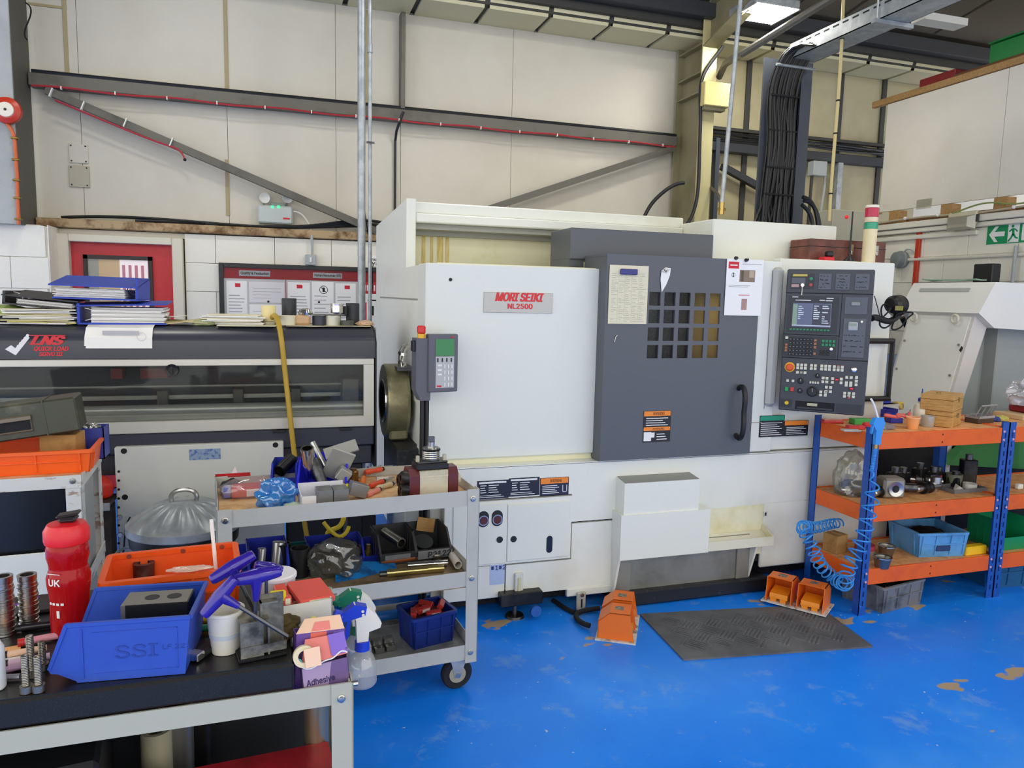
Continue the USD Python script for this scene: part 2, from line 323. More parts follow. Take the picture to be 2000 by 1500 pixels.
# roof: eaves soffit panels, fascia panels, then the sloping roof
rf = struct('ceiling', hull([(-5, 6.05, 4.20), (9, 6.05, 4.20), (-5, -4.5, 5.95), (9, -4.5, 5.95), (-5, 6.05, 4.3), (9, 6.05, 4.3), (-5, -4.5, 6.05), (9, -4.5, 6.05)]), roof_m)
soff = mat('eaves_panel', 'd6cfa8', .55)
for k in range(len(J)-1):
    a, b = J[k]+.022, J[k+1]-.022
    child(rf, 'soffit_panel', hull([(x, y, z) for x in (a, b) for y, z in ((6.5, 3.93), (6.12, 3.93), (6.12, 3.99), (6.5, 3.99))]), soff)
    child(rf, 'fascia_panel', hull([(x, y, z) for x in (a, b) for y, z in ((6.118, 3.93), (6.055, 4.085), (6.12, 4.10), (6.16, 3.95))]), soff)
    child(rf, 'roof_panel', hull([(x, y, z) for x in (a, b) for y, z in ((5.9, 4.21), (.5, 5.106), (.5, 5.12), (5.9, 4.226))]), roof_m)
child(rf, 'eaves_backing', cat([bx(-5, 9, 6.1, 6.52, 3.955, 4.05), bx(-5, 9, 6.04, 6.2, 4.0, 4.3)]), batten)
def beam(name, label, m, material=girt, cat_='beam', group=None): return solo(name, label, cat_, m, material, group=group)
beam('purlin', 'dark eaves purlin running along the top of the cream eaves panels', bx(-5, 9, 5.93, 6.035, 4.06, 4.185, .006), girt_d)
def isec(x, y0, y1, z0, z1, w=.17, t=.014):
    return cat([bx(x-w/2, x+w/2, y0, y0+t, z0, z1, .002), bx(x-w/2, x+w/2, y1-t, y1, z0, z1, .002), bx(x-.006, x+.006, y0+t, y1-t, z0, z1)])
CX = 3.73
c = T('portal_column', 'cream and olive painted steel portal column left of the bundled black cables', 'column', (CX, 6.2, 0))
c.part('front_flange', bx(CX-.075, CX+.075, 6.0, 6.016, 0, 4.14, .003), cream_c, world=True)
c.part('web', bx(CX-.007, CX+.007, 6.016, 6.43, 0, 4.14), olive, world=True)
c.part('rear_flange', bx(CX-.075, CX+.075, 6.43, 6.446, 0, 4.14, .003), olive, world=True)
for z in (3.45, 3.62, 3.86): c.part('stiffener', bx(CX-.07, CX-.008, 6.02, 6.42, z, z+.012), olive, world=True)
beam('roof_rafter', 'deep steel roof rafter rising from the portal column towards the camera', cat([hull([(CX+s*.075, y, z+o) for s in (-1, 1) for y, z in ((6.4, 4.10), (-3, 5.62)) for o in (0, .014)]), hull([(CX+s*.006, y, z) for s in (-1, 1) for y, z in ((6.4, 3.80), (6.4, 4.1), (5.3, 4.02), (-3, 5.4), (-3, 5.62))]),
     hull([(CX+s*.075, y, z+o) for s in (-1, 1) for y, z in ((6.0, 3.83), (5.3, 4.02)) for o in (0, .014)]), hull([(CX+s*.075, y, z+o) for s in (-1, 1) for y, z in ((5.3, 4.02), (-3, 5.4)) for o in (0, .014)])]), olive)
lc = T('portal_column', 'pale grey boxed steel column at the left edge with dark side flange', 'column', (-1.8, 6.2, 2.02))
lc.part('casing', bx(-2.05, -1.672, 6.05, 6.07, 2.02, 4.2, .003), mat('column_pale', 'aeb2b0', .5, wear=('9aa09f', 2, .45, .7)), world=True)
lc.part('side_flange', bx(-1.69, -1.668, 6.066, 6.45, 2.02, 4.2, .002), mat('column_dark', '55534c', .6), world=True)
# rails and braces on the back wall
z0 = ay(60, 157, 6.42)[2]
g = T('wall_rail', 'long dark grey steel rail running across the whole back wall with black cables on it', 'rail', (-1.66, 6.4, z0))
xa, xb = -1.66, 3.65
g.part('angle', cat([bx(xa, xb, 6.36, 6.47, z0-.045, z0+.045, .004)]), girt, world=True)
g.part('cable', cat([tube(smooth_path([(xa+.02+k*.6, 6.385+.02*k, z0+.058), (.4+.5*k, 6.38+.03*k, z0+.056), (2.6, 6.39+.025*k, z0+.06), (xb, 6.39+.02*k, z0+.058)], 40), .016) for k in range(3)]), cable_m, world=True)
g2 = T('wall_rail', 'grey steel rail on the cream cladding right of the cable drop', 'rail', (4.3, 6.4, z0))
g2.part('angle', bx(CX+.08, 6.3, 6.36, 6.46, z0-.05, z0+.035, .004), girt_d, world=True)
g2.part('cable', cat([tube(smooth_path([(CX+.1, 6.38, z0+.06+.018*k), (4.6, 6.37+.01*k, z0+.05+.02*k), (5.2, 6.38, z0+.08+.01*k*(k % 3)), (6.2, 6.38, z0+.05+.015*k)], 30), .011, 6) for k in range(5)]), cable_m, world=True)
solo('cladding_rail', 'thin dark upper rail across the cream cladding panels', 'rail', bx(CX+.1, 6.3, 6.40, 6.45, 3.24, 3.27), batten)
def brace(label, p, q, r=.028, m_=girt):
    P, Q = ay(*p, 6.38), ay(*q, 6.38); d_ = (Q-P)/np.linalg.norm(Q-P); n_ = np.array([-d_[2], 0, d_[0]])*r
    return solo('wall_brace', label, 'brace', hull([a+s*n_+np.array([0, o, 0]) for a in (P, Q) for s in (-1, 1) for o in (-.03, .03)]), m_)
brace('long grey diagonal brace sloping down from the left column to the pipes', (90, 176), (735, 452))
brace('grey diagonal brace rising from the machine roof to the portal column', (955, 408), (1315, 290))
brace('short dark diagonal brace on the cream cladding behind the white conduit', (1410, 325), (1500, 375), .03, girt_d)
brace('grey upright brace standing on the cladding right of the portal column', (1400, 270), (1393, 430), .022, slate)
X = ay(786, 120, 6.4)[0]
solo('wall_post', 'narrow dark upright steel post on the back wall right of the two pipes', 'post', bx(X-.018, X+.018, 6.36, 6.47, z0+.05, 3.9, .003), girt)
X = ay(774, 320, 6.4)[0]
solo('wall_cable', 'thin black cable clipped down the wall under the upright post', 'cable', tube([(X+.05, 6.345, z0+.02), (X+.015, 6.345, z0-.07), (X, 6.40, z0-.13), (X, 6.46, z0-.2), (X, 6.465, z0-.5), (X, 6.465, 2.14)], .012, 6), cable_m)
q = T('red_cable', 'red cable with pale clips along the underside of the long wall rail', 'cable', (-1.6, 6.35, z0-.06))
q.part('sheath', tube([(xa+.02+t*(xb-xa-.05), 6.352, z0-.050+.006*math.sin(t*43)) for t in np.linspace(0, 1, 60)], .0075, 6), red_cable, world=True)
for t in np.linspace(.04, .97, 15): q.part('clip', bx(xa+t*(xb-xa)-.004, xa+t*(xb-xa)+.004, 6.338, 6.362, z0-.062, z0-.038), steelwhite, world=True)
P = [ay(x, y, 6.33) for x, y in ((108, 196), (168, 221), (250, 255), (330, 285), (350, 294), (358, 304), (361, 312))]
q = T('red_cable', 'red cable strapped under the left diagonal brace with its loose end hanging', 'cable', tuple(P[0]))
q.part('sheath', tube(smooth_path(P, 40), .0075, 6), red_cable, world=True)
for x, y in ((99, 181), (161, 207), (244, 240), (334, 278)):
    a = ay(x, y, 6.33); q.part('cable_tie', rot(bx(-.004, .004, -.01, .03, -.030, .036), ry=22, to=a), steelwhite, world=True)
q.part('bare_end', trimesh.creation.icosphere(1, .012).apply_translation(P[-1]), dark_groove, world=True)
# joint strips and plates on the boards
tape = mat('joint_tape', 'a89a74', .7)
for nm, lab, (x0, y0), (x1, y1) in (('joint_strip', 'tan joint strip high on the board right of the left column', (124, -20), (124, 146)), ('joint_strip', 'long tan joint strip on the wall board between column and pipes', (439, -20), (439, 182)), ('joint_strip', 'tan joint strip directly behind the two upright pipes', (716, 20), (716, 215)), ('joint_strip', 'short pale strip low on the wall board under the diagonal brace', (443, 312), (443, 421))):
    a, b = ay(x0, y0, YW-.012), ay(x1, y1, YW-.012); solo(nm, lab, 'strip', bx(a[0]-.014, a[0]+.014, YW-.02, YW-.011, b[2], min(a[2], 3.92), .001), tape)
for nm, (x0, y0, x1, y1), lab in (('a', (134, 280, 173, 320), 'upper square white blanking plate screwed to the wall board'), ('b', (134, 322, 176, 367), 'lower square grey blanking plate screwed to the wall board')):
    a = rect(x0, y0, x1, y1, YW-.02); t = T('blanking_plate', lab, 'plate', (a[0], YW-.02, a[2])); t.part('plate', bx(a[0], a[1], YW-.026, YW-.011, a[2], a[3], .002), board_w if nm == 'a' else mat('plate_grey', 'b2ac98', .6), world=True)
    for sx in (.12, .88):
        for sz in (.1, .9): t.part('screw', cyl((a[0]+sx*(a[1]-a[0]), YW-.029, a[2]+sz*(a[3]-a[2])), (a[0]+sx*(a[1]-a[0]), YW-.024, a[2]+sz*(a[3]-a[2])), .006, n=8), blackm, world=True)
# ================================================================ the lathe
YB, YC, YD = 3.36, 3.42, 3.33
X0, X1 = .69, 3.38
seam = mat('panel_seam', '8f9088', .6)
lathe_t = T('lathe', 'large white turning machine with dark grey sliding door and nameplate lettered in red', 'machine', (2.0, 4.2, 0))
def lp(name, m, mt=steelwhite, label=None, smooth=30, under=None): return lathe_t.part(name, m, mt, label, smooth, True, under=under)
# housing
lp('side_wall', ext([(YC+.03, .12), (5.25, .12), (5.25, 2.06), (4.03, 2.105), (4.03, 1.742), (YC+.03, 1.742)], X0, X0+.045, 'yz'))
lp('side_lip', bx(X0-.002, X0+.05, 4.015, 4.035, 1.735, 2.107, .004))
sx = [ax(x, y, X0)[1] for x, y in ((743, 580), (825, 586))]
lp('side_seam', bx(X0-.003, X0+.004, sx[1], sx[0], ax(785, 583, X0)[2]-.004, ax(785, 583, X0)[2]+.004), seam)
lp('side_panel', bx(X0-.006, X0+.01, 3.47, 4.1, 1.05, ax(785, 583, X0)[2]-.012, .003))
lp('rear_body', bx(X0+.05, X1-.02, 4.35, 5.24, .14, 2.02, .01))
lp('niche_panel', bx(X0+.05, 2.36, 4.26, 4.30, 1.70, 1.975), machine_cream, label='oil-stained cream panel above the front cover')
lp('oil_streak', cat([bx(X0+.13+a, X0+.13+a+w, 4.256, 4.261, 1.70, 1.965) for a, w in ((.0, .02), (.05, .015), (.09, .035), (.14, .02))]), mat('oil_yellow', 'd8c884', .5, wear=('c2a24a', 30, .4, .7), stretch=(3, 1, .4)))
lp('top_rail', bx(X0+.05, 2.40, 4.06, 4.22, 2.035, 2.098, .006)); lp('top_rail', bx(X0+.05, 2.38, 4.02, 4.24, 1.985, 2.034, .006), label='lower lip of the top rail')
lp('track_channel', cat([bx(X0+.05, 2.37, 4.08, 4.25, 1.955, 1.984), bx(X0+.05, 2.37, 4.2, 4.255, 1.93, 1.96)]), mat('track_grey', '9c9c94', .5))
lp('roof', bx(X0+.05, X1, 3.46, 4.36, 1.735, 1.75), machine_cream)
bl = ay(1394, 422, 3.7); br = ay(1635, 450, 3.7)
lp('top_cabinet', bx(bl[0], br[0], 3.7, 4.12, 1.76, 2.06, .006)); lp('top_cabinet', bx(br[0]+.003, X1+.12, 3.72, 4.6, 1.76, 1.86, .006))
a = rect(1116, 444, 1392, 500, 3.62)
lp('door_hood', cat([bx(a[0], a[1], 3.62, 3.9, 1.80, a[3], .004), bx(ay(1104, 500, 3.9)[0], a[0]+.002, 3.64, 3.92, 1.76, a[3]-.002)]), machine_grey)
# front cover with nameplate
lp('front_cover', bx(.678, 1.575, YC, 3.62, .805, 1.745, .006), mat('cover_white', 'dfe2da', .36))
lp('cover_skirt', bx(.70, 1.56, YC+.02, 3.6, .775, .803), machine_cream)
lp('cover_screw', cyl(tuple(ay(880, 546, YC-.004)), tuple(ay(880, 546, YC)), .008, n=10), blackm)
n = rect(945, 570, 1078, 612, YC)
npz = lp('nameplate', bx(n[0], n[1], YC-.006, YC, n[2], n[3], .001), mat('plate_silver', 'a9a9a6', .35, .6))
r_ = mat('lettering_red', 'd6232b', .4)
w = n[1]-n[0]
lp('nameplate_lettering', cat([text_y('MORI SEIKI', .040, n[0]+w*.145+o, YC-.006, n[2]+.056, .0015+o*.05, bold=True, shear=.28, fit=w*.70) for o in (0, .0022, .0044)]+[text_y('NL2500', .024, n[0]+w*.33+o, YC-.006, n[2]+.020, .0015+o*.05, bold=True, fit=w*.36) for o in (0, .0018)]), r_, under=npz)
# sliding door with a grid of panes
dX0, dX1, dZ0, dZ1 = 1.556, 2.443, .783, 1.816
cx = [ay(1268+29.6*k, 586, YD)[0] for k in range(5)]; cz = [ay(1340, y, YD)[2] for y in (598, 632, 666, 699.5)]
pw, ph = ay(1290, 586, YD)[0]-cx[0], cz[0]-cz[1]-.0205
holes = [sbox(x, z, x+pw, z+ph) for x in cx for z in cz]
face = unary_union([sbox(dX0, dZ0, dX1, dZ1)]).difference(unary_union(holes))
dp = lp('door', ext(face, YD, YD+.012), machine_grey, smooth=False)
lp('door_side', cat([bx(dX0, dX0+.012, YD+.0125, YC+.18, dZ0, dZ1-.012), bx(dX1-.012, dX1, YD+.0125, YC, dZ0, dZ1-.012), bx(dX0, dX1, YD+.0125, YC+.18, dZ1-.0115, dZ1)]), machine_grey, under=dp)
for x in cx:
    for z in cz: lp('window_pane', bx(x-.008, x+pw+.008, YD+.013, YD+.018, z-.008, z+ph+.008), clear, under=dp)
lp('cabin_back', cat([bx(cx[0]-.1, 2.31, 3.72, 3.74, 1.0, 1.80), bx(cx[0]-.1, 2.31, 3.36, 3.72, 1.0, 1.01), bx(cx[0]-.11, cx[0]-.1, 3.36, 3.74, 1.0, 1.8)]), mat('cabin_dark', '3a4048', .4), label='dark machine interior behind the panes')
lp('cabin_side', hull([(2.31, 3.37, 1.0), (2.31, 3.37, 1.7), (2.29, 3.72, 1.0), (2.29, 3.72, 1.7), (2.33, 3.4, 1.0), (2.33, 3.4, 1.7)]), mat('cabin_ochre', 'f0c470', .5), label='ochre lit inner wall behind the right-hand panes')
lp('chuck', spin([(0, 0), (.12, 0), (.12, .1), (.06, .13), (0, .13)], (cx[0]-.05, 3.6, 1.33), (cx[0]+.2, 3.6, 1.33)), darksteel)
hx = ay(1440, 800, YD)[0]; h0, h1 = ay(1437, 856, YD)[2], ay(1442, 752, YD)[2]
lp('door_handle', tube(smooth_path([(hx, YD, h1-.02), (hx, YD-.045, h1-.012), (hx, YD-.06, h1-.045), (hx, YD-.06, (h0+h1)/2), (hx, YD-.06, h0+.045), (hx, YD-.045, h0+.012), (hx, YD, h0+.02)], 40), .0135, 10), black, under=dp)
def sticker(owner, name, x0, y0, x1, y1, Y, heads, body='1b1c1f', rows=5, label=None, rects=()):
    a = rect(x0, y0, x1, y1, Y); w, h = a[1]-a[0], a[3]-a[2]
    p = owner.part(name, bx(a[0], a[1], Y-.0015, Y, a[2], a[3]), mat('sticker_'+body, body, .5), label, False, True)
    for f0, f1, hx, wd in heads:
        owner.part('header', bx(a[0]+.003, a[1]-.003, Y-.0022, Y-.001, a[2]+f0*h, a[2]+f1*h), mat('sticker_'+hx, hx, .5), None, False, True, under=p)
        if wd: owner.part('header_word', text_y(wd, h*(f1-f0)*.55, a[0]+w*.34, Y-.0022, a[2]+h*(f0+(f1-f0)*.24), .0006, fit=w*.42), print_black, None, False, True, under=p)
    owner.part('small_print', cat([bx(a[0]+w*r[0], a[0]+w*r[1], Y-.0022, Y-.001, a[2]+h*r[2], a[2]+h*r[3]) for r in rects]), print_white, None, False, True, under=p)
lines = lambda x0, x1, z0, z1, n: [(x0, x1-(x1-x0)*(.06+.22*((k*7) % 3)/2), z0+(z1-z0)*(k+.3)/n, z0+(z1-z0)*(k+.62)/n) for k in range(n)]
sticker(lathe_t, 'warning_sticker', 1257, 803, 1309, 833, YD, [(.68, .98, 'f08a2a', 'WARNING')], rects=lines(.1, .95, .06, .62, 4))
sticker(lathe_t, 'warning_sticker', 1256, 834, 1308, 862, YD, [(.74, .98, 'f08a2a', 'WARNING')], rects=[(.03, .30, .08, .66), (.30, .42, .3, .62)]+lines(.5, .9, .1, .6, 3))
cl_ = UsdLux.RectLight.Define(stage, '/World/cabin_lamp_light'); cl_.CreateWidthAttr(.12); cl_.CreateHeightAttr(.06); cl_.CreateIntensityAttr(9.0); cl_.AddTranslateOp().Set(Gf.Vec3d(2.1, 3.52, 1.655))
lp('cabin_lamp', bx(2.03, 2.17, 3.48, 3.56, 1.66, 1.69, .004), machine_grey, label='work lamp inside the machine')
# right-hand column
lp('column_panel', bx(dX1+.004, 2.60, YD+.03, YD+.10, .783, 1.815, .004)); 
rx = ay(1508, 640, YD+.03)[0]
lp('column_seam', bx(ay(1502, 640, YD+.03)[0]-.0015, ay(1502, 640, YD+.03)[0]+.0015, YD+.027, YD+.03, 1.02, 1.765), seam); lp('column_seam', bx(dX1+.01, 2.53, YD+.027, YD+.03, .945, .948), seam)
lp('pod_recess', cat([bx(2.535, 2.60, YD+.0, YD+.04, 1.035, 1.785, .02)]), mat('pod_grey', 'b4b5b0', .4))
lp('right_panel', bx(2.603, X1, YD+.05, YD+.12, .783, 1.835, .006)); lp('right_end', bx(X1-.03, X1, YD+.122, 5.2, .14, 1.83, .006))
hb = rect(1672, 660, 1722, 781, YD+.05)
lp('grab_frame', cat([tube([(2.75, YD+.05, hb[3]-.015), (2.75, YD+.005, hb[3]-.015), (hb[1], YD+.005, hb[3]-.015), (hb[1], YD+.005, hb[2]+.015), (2.75, YD+.005, hb[2]+.015), (2.75, YD+.05, hb[2]+.015)], .018, 8)]), black)
sticker(lathe_t, 'green_label', 1484, 812, 1530, 852, YD+.03, [(.76, .98, '1f9d78', None)], rects=lines(.06, .96, .05, .7, 7))
sticker(lathe_t, 'orange_label', 1532, 822, 1577, 850, YD+.03, [(.70, .98, 'f08a2a', None)], rects=lines(.1, .96, .08, .62, 5))
# base skirts
G = .004
lp('base_core', bx(.75, X1-.03, YB+.02, 4.4, .15, .77), dark_groove)
T0 = .772
zl = ay(1300, 1007, YB)[2]; zp = rect(880, 985, 1117, 1090, YB)
xs = ay(1118, 1010, YB)[0]; xe = ay(1194, 1010, YB)[0]; zb = ay(1080, 1157, YB)[2]
zd = ay(1055, 1098, YB)[2]; xd = ay(988, 1130, YB)[0]
lp('base_band', ext(Polygon([(.70, zp[3]+.012), (xs-.006, zp[3]+.012), (xs-.006, zl+.006), (xe, zl+.006), (X1-.03, .500), (X1-.03, T0), (.70, T0)]), YB, YB+.03))
lp('base_ledge', bx(.70, X1-.03, YB+.0, YC+.02, T0-.002, T0+.004), mat('ledge_white', 'eceee6', .35))
lp('service_frame', ext(Polygon([(.70, zd+.010), (xs-.008, zd+.010), (xs-.008, zp[3]+.004), (.70, zp[3]+.004)]), YB-.006, YB+.02))
gp = rect(885, 990, 989, 1098, YB-.006)
lp('gauge_panel', bx(gp[0], gp[1]-.002, YB-.012, YB-.006, zd+.018, zp[3]-.008, .002))
dr = rect(991, 976, 1109, 1090, YB-.006)
lp('service_door', bx(dr[0]+.002, dr[1], YB-.014, YB-.006, zd+.024, zp[3]-.018, .002))
for x, y in ((944, 1014), (971, 1012)):
    c = ay(x, y, YB-.012); q = lp('gauge', ext(LineString([(c[0], c[2]-.012), (c[0], c[2]+.012)]).buffer(.028), YB-.0135, YB-.011), black)
    lp('gauge_glass', spin([(0, 0), (.022, 0), (.022, .004), (0, .004)], (c[0], YB-.0175, c[2]-.006), (c[0], YB, c[2]-.006)), mat('gauge_face', '5a2a26', .15), under=q)
    lp('gauge_rim', spin([(.021, 0), (.025, 0), (.025, .006), (.021, .006)], (c[0], YB-.019, c[2]-.006), (c[0], YB, c[2]-.006), close=True), chrome, under=q)
for x, y in ((976, 1054), (1003, 1053)): c = ay(x, y, YB-.014); lp('access_hole', spin([(0, 0), (.016, 0), (.016, .003), (0, .003)], (c[0], YB-.0155, c[2]), (c[0], YB, c[2])), black)
c = ay(1073, 1063, YB-.014); lp('sight_slot', ext(LineString([(c[0], c[2]-.028), (c[0], c[2]+.028)]).buffer(.016), YB-.0155, YB-.012), mat('slot_navy', '141c30', .3))
lp('lower_left_panel', bx(.72, xd-.006, YB, YB+.025, ay(930, 1172, YB)[2], zd+.004, .004))
lp('lower_panel', ext(Polygon([(xd, ay(1000, 1163, YB)[2]), (xe+.07, ay(1000, 1163, YB)[2]), (xe+.07, zl-.004), (xs, zl-.004), (xs, zd), (xd, zd)]), YB, YB+.025))
s = rect(957, 1102, 985, 1140, YB)
q = lp('id_sticker', bx(s[0], s[1], YB-.0015, YB, s[2], s[3]), mat('sticker_blue', 'aebfe0', .5))
lp('id_numbers', cat([text_y('1', .022, s[0]+.024, YB-.0015, s[3]-.032, .0006, True), text_y('2', .022, s[0]+.062, YB-.0015, s[3]-.032, .0006, True)]+[bx(s[0]+.006+.04*k, s[0]+.02+.04*k, YB-.002, YB, s[3]-.03, s[3]-.012) for k in (0, 1)]), mat('sticker_ink', '2c3c78', .5), under=q)
c = ay(1012, 1140, YB); lp('level_gauge', cat([bx(c[0]-.022, c[0]+.022, YB-.018, YB, c[2]-.06, c[2]+.06, .004)]), mat('gauge_clear', 'd6d8d0', .2)); lp('level_tube', bx(c[0]-.009, c[0]+.009, YB-.022, YB-.016, c[2]-.045, c[2]+.04, .003), mat('gauge_strip', 'cfc9a0', .3))
for x0, x1, nm in ((932, 993, 1), (994, 1053, 1)): sticker(lathe_t, 'data_plate', x0, 940-(x0-932)*.09, x1, 972-(x0-932)*.09, YB, [], '161a33', rects=[(.06, .92, .84, .94)]+lines(.1, .3, .3, .8, 4)+lines(.36, .7, .3, .8, 4)+lines(.06, .9, .06, .24, 2))
sticker(lathe_t, 'warning_sticker', 1055, 934, 1110, 965, YB, [(.66, .98, 'f08a2a', 'WARNING')], '1d2140', rects=lines(.08, .7, .08, .6, 5)+[(.78, .8, .15, .55), (.92, .94, .15, .55), (.78, .94, .15, .18)])
# right lower skirt and tray niche
rl = ay(1487, 1060, YB)[0]
lp('lower_right_panel', bx(rl, ay(1640, 1040, YB)[0]+.35, YB, YB+.025, .115, .490, .008)); 
c = ay(1495, 1004, YB); lp('key_label', bx(c[0]-.012, c[0]+.012, YB-.0015, YB, c[2]-.014, c[2]+.014), mat('label_pale', 'c9c9c4', .5)); lp('key_mark', bx(c[0]-.005, c[0]+.005, YB-.002, YB, c[2]-.009, c[2]+.009), print_black)
t0 = rect(1198, 945, 1368, 1005, 3.13); t1 = rect(1190, 1005, 1388, 1092, 3.11)
cxl, cxr = ay(1214, 1005, 3.255)[0], ay(1366, 960, 3.262)[0]; cxm = ay(1386, 1030, 3.255)[0]; zt1, zt2, zt3 = ay(1300, 940, 3.262)[2], ay(1300, 1001, 3.255)[2], ay(1300, 1087, 3.255)[2]
lp('chute_upper', hull([(x, y, z) for x in (cxl+.015, cxr) for y, z in ((3.262, zt2-.02), (YB, zt2-.02), (YB, zt1+.012), (3.262, zt1))])); lp('chute_top', hull([(x, y, z) for x in (cxl+.02, cxr-.006) for y, z in ((3.264, zt1+.0015), (YB-.002, zt1+.0133), (YB-.002, zt1+.0153), (3.264, zt1+.0035))]), mat('chute_grey', '8b8d88', .5))
lp('chute_lower', hull([(x, y, z) for x in (cxl, cxm) for y, z in ((3.255, zt3), (3.255, zt2), (YB, zt2+.004), (YB, zt3+.03))]))
nx0, nx1 = cxm+.001, ay(1512, 1050, 3.255)[0]; tzb = zt3+.004
lp('niche_back', bx(nx0, rl, YB+.002, YB+.02, .2, .49), machine_cream, label='oily cream splash panel over the drip tray')
lp('drip_tray', cat([hull([(x, y, z) for x in (nx0, nx1) for y, z in ((3.255, tzb), (3.255, tzb+.05), (3.259, tzb+.05), (3.259, tzb+.002))]), hull([(x, y, z) for x in (nx0, nx1) for y, z in ((3.259, tzb), (YB, tzb+.05), (YB, tzb+.055), (3.259, tzb+.005))]), hull([(x, y, z) for x in (nx1-.005, nx1) for y, z in ((3.26, tzb+.006), (3.26, tzb+.05), (YB, tzb+.056), (YB, tzb+.09))])]), mat('tray_white', 'dddbc8', .4, wear=('c9bf8a', 4, .5, .75)))
lp('apron', bx(cxl+.10, 2.48, 3.335, 3.345, .085, zt3+.05), mat('apron_steel', '9a9a94', .4, .6, wear=('85847c', 5, .45, .7)))
lp('apron_side', hull([(x, y, z) for x in (cxl+.005, cxl+.017) for y, z in ((3.27, zt3+.02), (YB, zt3+.03), (YB, .06), (3.335, .06))]), steelwhite)
lp('apron_side', hull([(x, y, z) for x in (2.48, 2.492) for y, z in ((3.265, zt3+.02), (YB, zt3+.05), (YB, .08), (3.335, .08))]), steelwhite)
lp('apron_bracket', bx(cxl+.02, cxl+.10, 3.325, 3.334, .05, zt3+.02), mat('apron_steel2', '96948c', .45, .5)); lp('apron_bracket', bx(2.40, 2.478, 3.325, 3.334, .05, zt3+.02), mat('apron_steel2', '96948c', .45))
lp('chip_tank', bx(cxl+.02, 2.6, 3.30, 4.2, .004, .085, .01), mat('tank_black', '15171c', .5, wear=('3a3f4a', 30, .6, .7)))
lp('base_under', bx(.8, X1-.1, 3.5, 5.1, .02, .15), dark_groove)
lp('support_rail', bx(1.41, 1.72, YB-.01, YB+.015, .075, .115, .003)); c = ay(1135, 1160, YB-.02)
lp('bracket', bx(c[0]-.025, c[0]+.025, YB-.03, YB-.012, .002, .10, .006), mat('bracket_grey', 'b5b5a8', .5)); lp('bracket_slot', bx(c[0]-.004, c[0]+.004, YB-.032, YB-.028, .02, .065), dark_groove); lp('bracket_bolt', spin([(0, 0), (.012, 0), (.01, .008), (0, .01)], (c[0], YB-.03, .088), (c[0], YB-.05, .088), 10), steel)
f = az(1005, 1204, 0)
lp('levelling_foot', cat([cyl((f[0], f[1], 0), (f[0], f[1], .012), .05, .045), cyl((f[0], f[1], .01), (f[0], f[1], .14), .012)]), darksteel)
lp('foot_block', bx(f[0]-.09, f[0]+.13, f[1]-.05, f[1]+.05, .075, .14, .004), blackm); lp('drain_valve', spin([(0, 0), (.028, 0), (.028, .02), (0, .02)], (f[0]+.09, f[1]-.05, .045), (f[0]+.09, f[1]-.08, .045), 14), mat('valve_blue', '2c5fae', .4))
# spindle rear bearing and hydraulics on the left side
sc = np.array([.55, 3.90, 1.035])
lp('spindle_flange', cat([spin([(.115, 0), (.19, 0), (.195, .01), (.195, .10), (.185, .115), (.115, .115)], sc, sc+np.array([.2, 0, 0]), 40, True), bx(.565, .66, 3.77, 4.03, .84, .96, .01)]), mat('flange_cast', '9a9472', .35, .55, wear=('6f6a4c', 9, .45, .7)))
lp('spindle_bore', spin([(.085, .02), (.115, .0), (.118, .03), (.085, .06)], sc-np.array([.006, 0, 0]), sc+np.array([.2, 0, 0]), 40, True), chrome)
lp('spindle_hollow', spin([(0, 0), (.09, 0), (.09, .01), (0, .01)], sc+np.array([.05, 0, 0]), sc+np.array([.2, 0, 0]), 30), dark_groove)
lp('drive_guard', bx(.57, X0+.01, 3.56, 4.02, .60, .835, .008), mat('guard_black', '17181a', .5, wear=('2c2d30', 60, .5, .6)))
lp('guard_foot', bx(.60, X0, 3.5, 4.1, .12, .598, .004))
lp('cable_recess', bx(X0-.004, X0+.002, 3.70, 3.92, 1.22, 1.36), dark_groove); 
lp('hydraulic_fitting', cat([tube(smooth_path([(.64, 3.80+k*.10, 1.22), (.64, 3.80+k*.10, 1.29), (.66, 3.82+k*.10, 1.32), (X0, 3.83+k*.10, 1.325)], 12), .009, 8) for k in (0, 1)]+[cyl((.64, 3.80+k*.1, 1.225), (.64, 3.80+k*.1, 1.245), .016, n=6) for k in (0, 1)]+[cyl((.64, 3.80+k*.1, 1.28), (.64, 3.80+k*.1, 1.295), .015, n=6) for k in (0, 1)]), chrome)
lp('hydraulic_block', bx(.60, X0, 3.74, 3.95, 1.205, 1.225, .003), darksteel); lp('motor_box', bx(.56, .68, 4.03, 4.16, .96, 1.06, .01), blackm)
# beacon, aerial
t = T('signal_beacon', 'cylindrical signal beacon with red and green bands on the lathe roof', 'beacon', (ay(1693, 525, 3.43)[0], 3.425, 1.836))
t.part('post', lathe([(0, 0), (.036, 0), (.036, .185), (0, .185)]), mat('beacon_cream', 'e2d3a8', .4, emit=.05))
for z0_, z1_, nm, hx in ((.186, .222, 'green_lens', '2aa078'), (.223, .252, 'clear_lens', 'e3cfb0'), (.253, .302, 'red_lens', 'c02048'), (.303, .318, 'cap', 'e8e0cc')):
    t.part(nm, lathe([(0, z0_), (.036, z0_), (.036, z1_-.002), (.034, z1_), (0, z1_)]), mat('beacon_'+nm, hx, .2), nm.replace('_', ' '))
t = T('aerial', 'thin black rod aerial on a conical foot standing on the lathe roof', 'aerial', (ay(1655, 522, 3.43)[0], 3.42, 1.836)); t.part('foot', lathe([(0, 0), (.032, 0), (.03, .006), (.008, .03), (0, .03)]), black); t.part('rod', cyl((0, 0, .028), (0, 0, .275), .006, .004, 8), black)
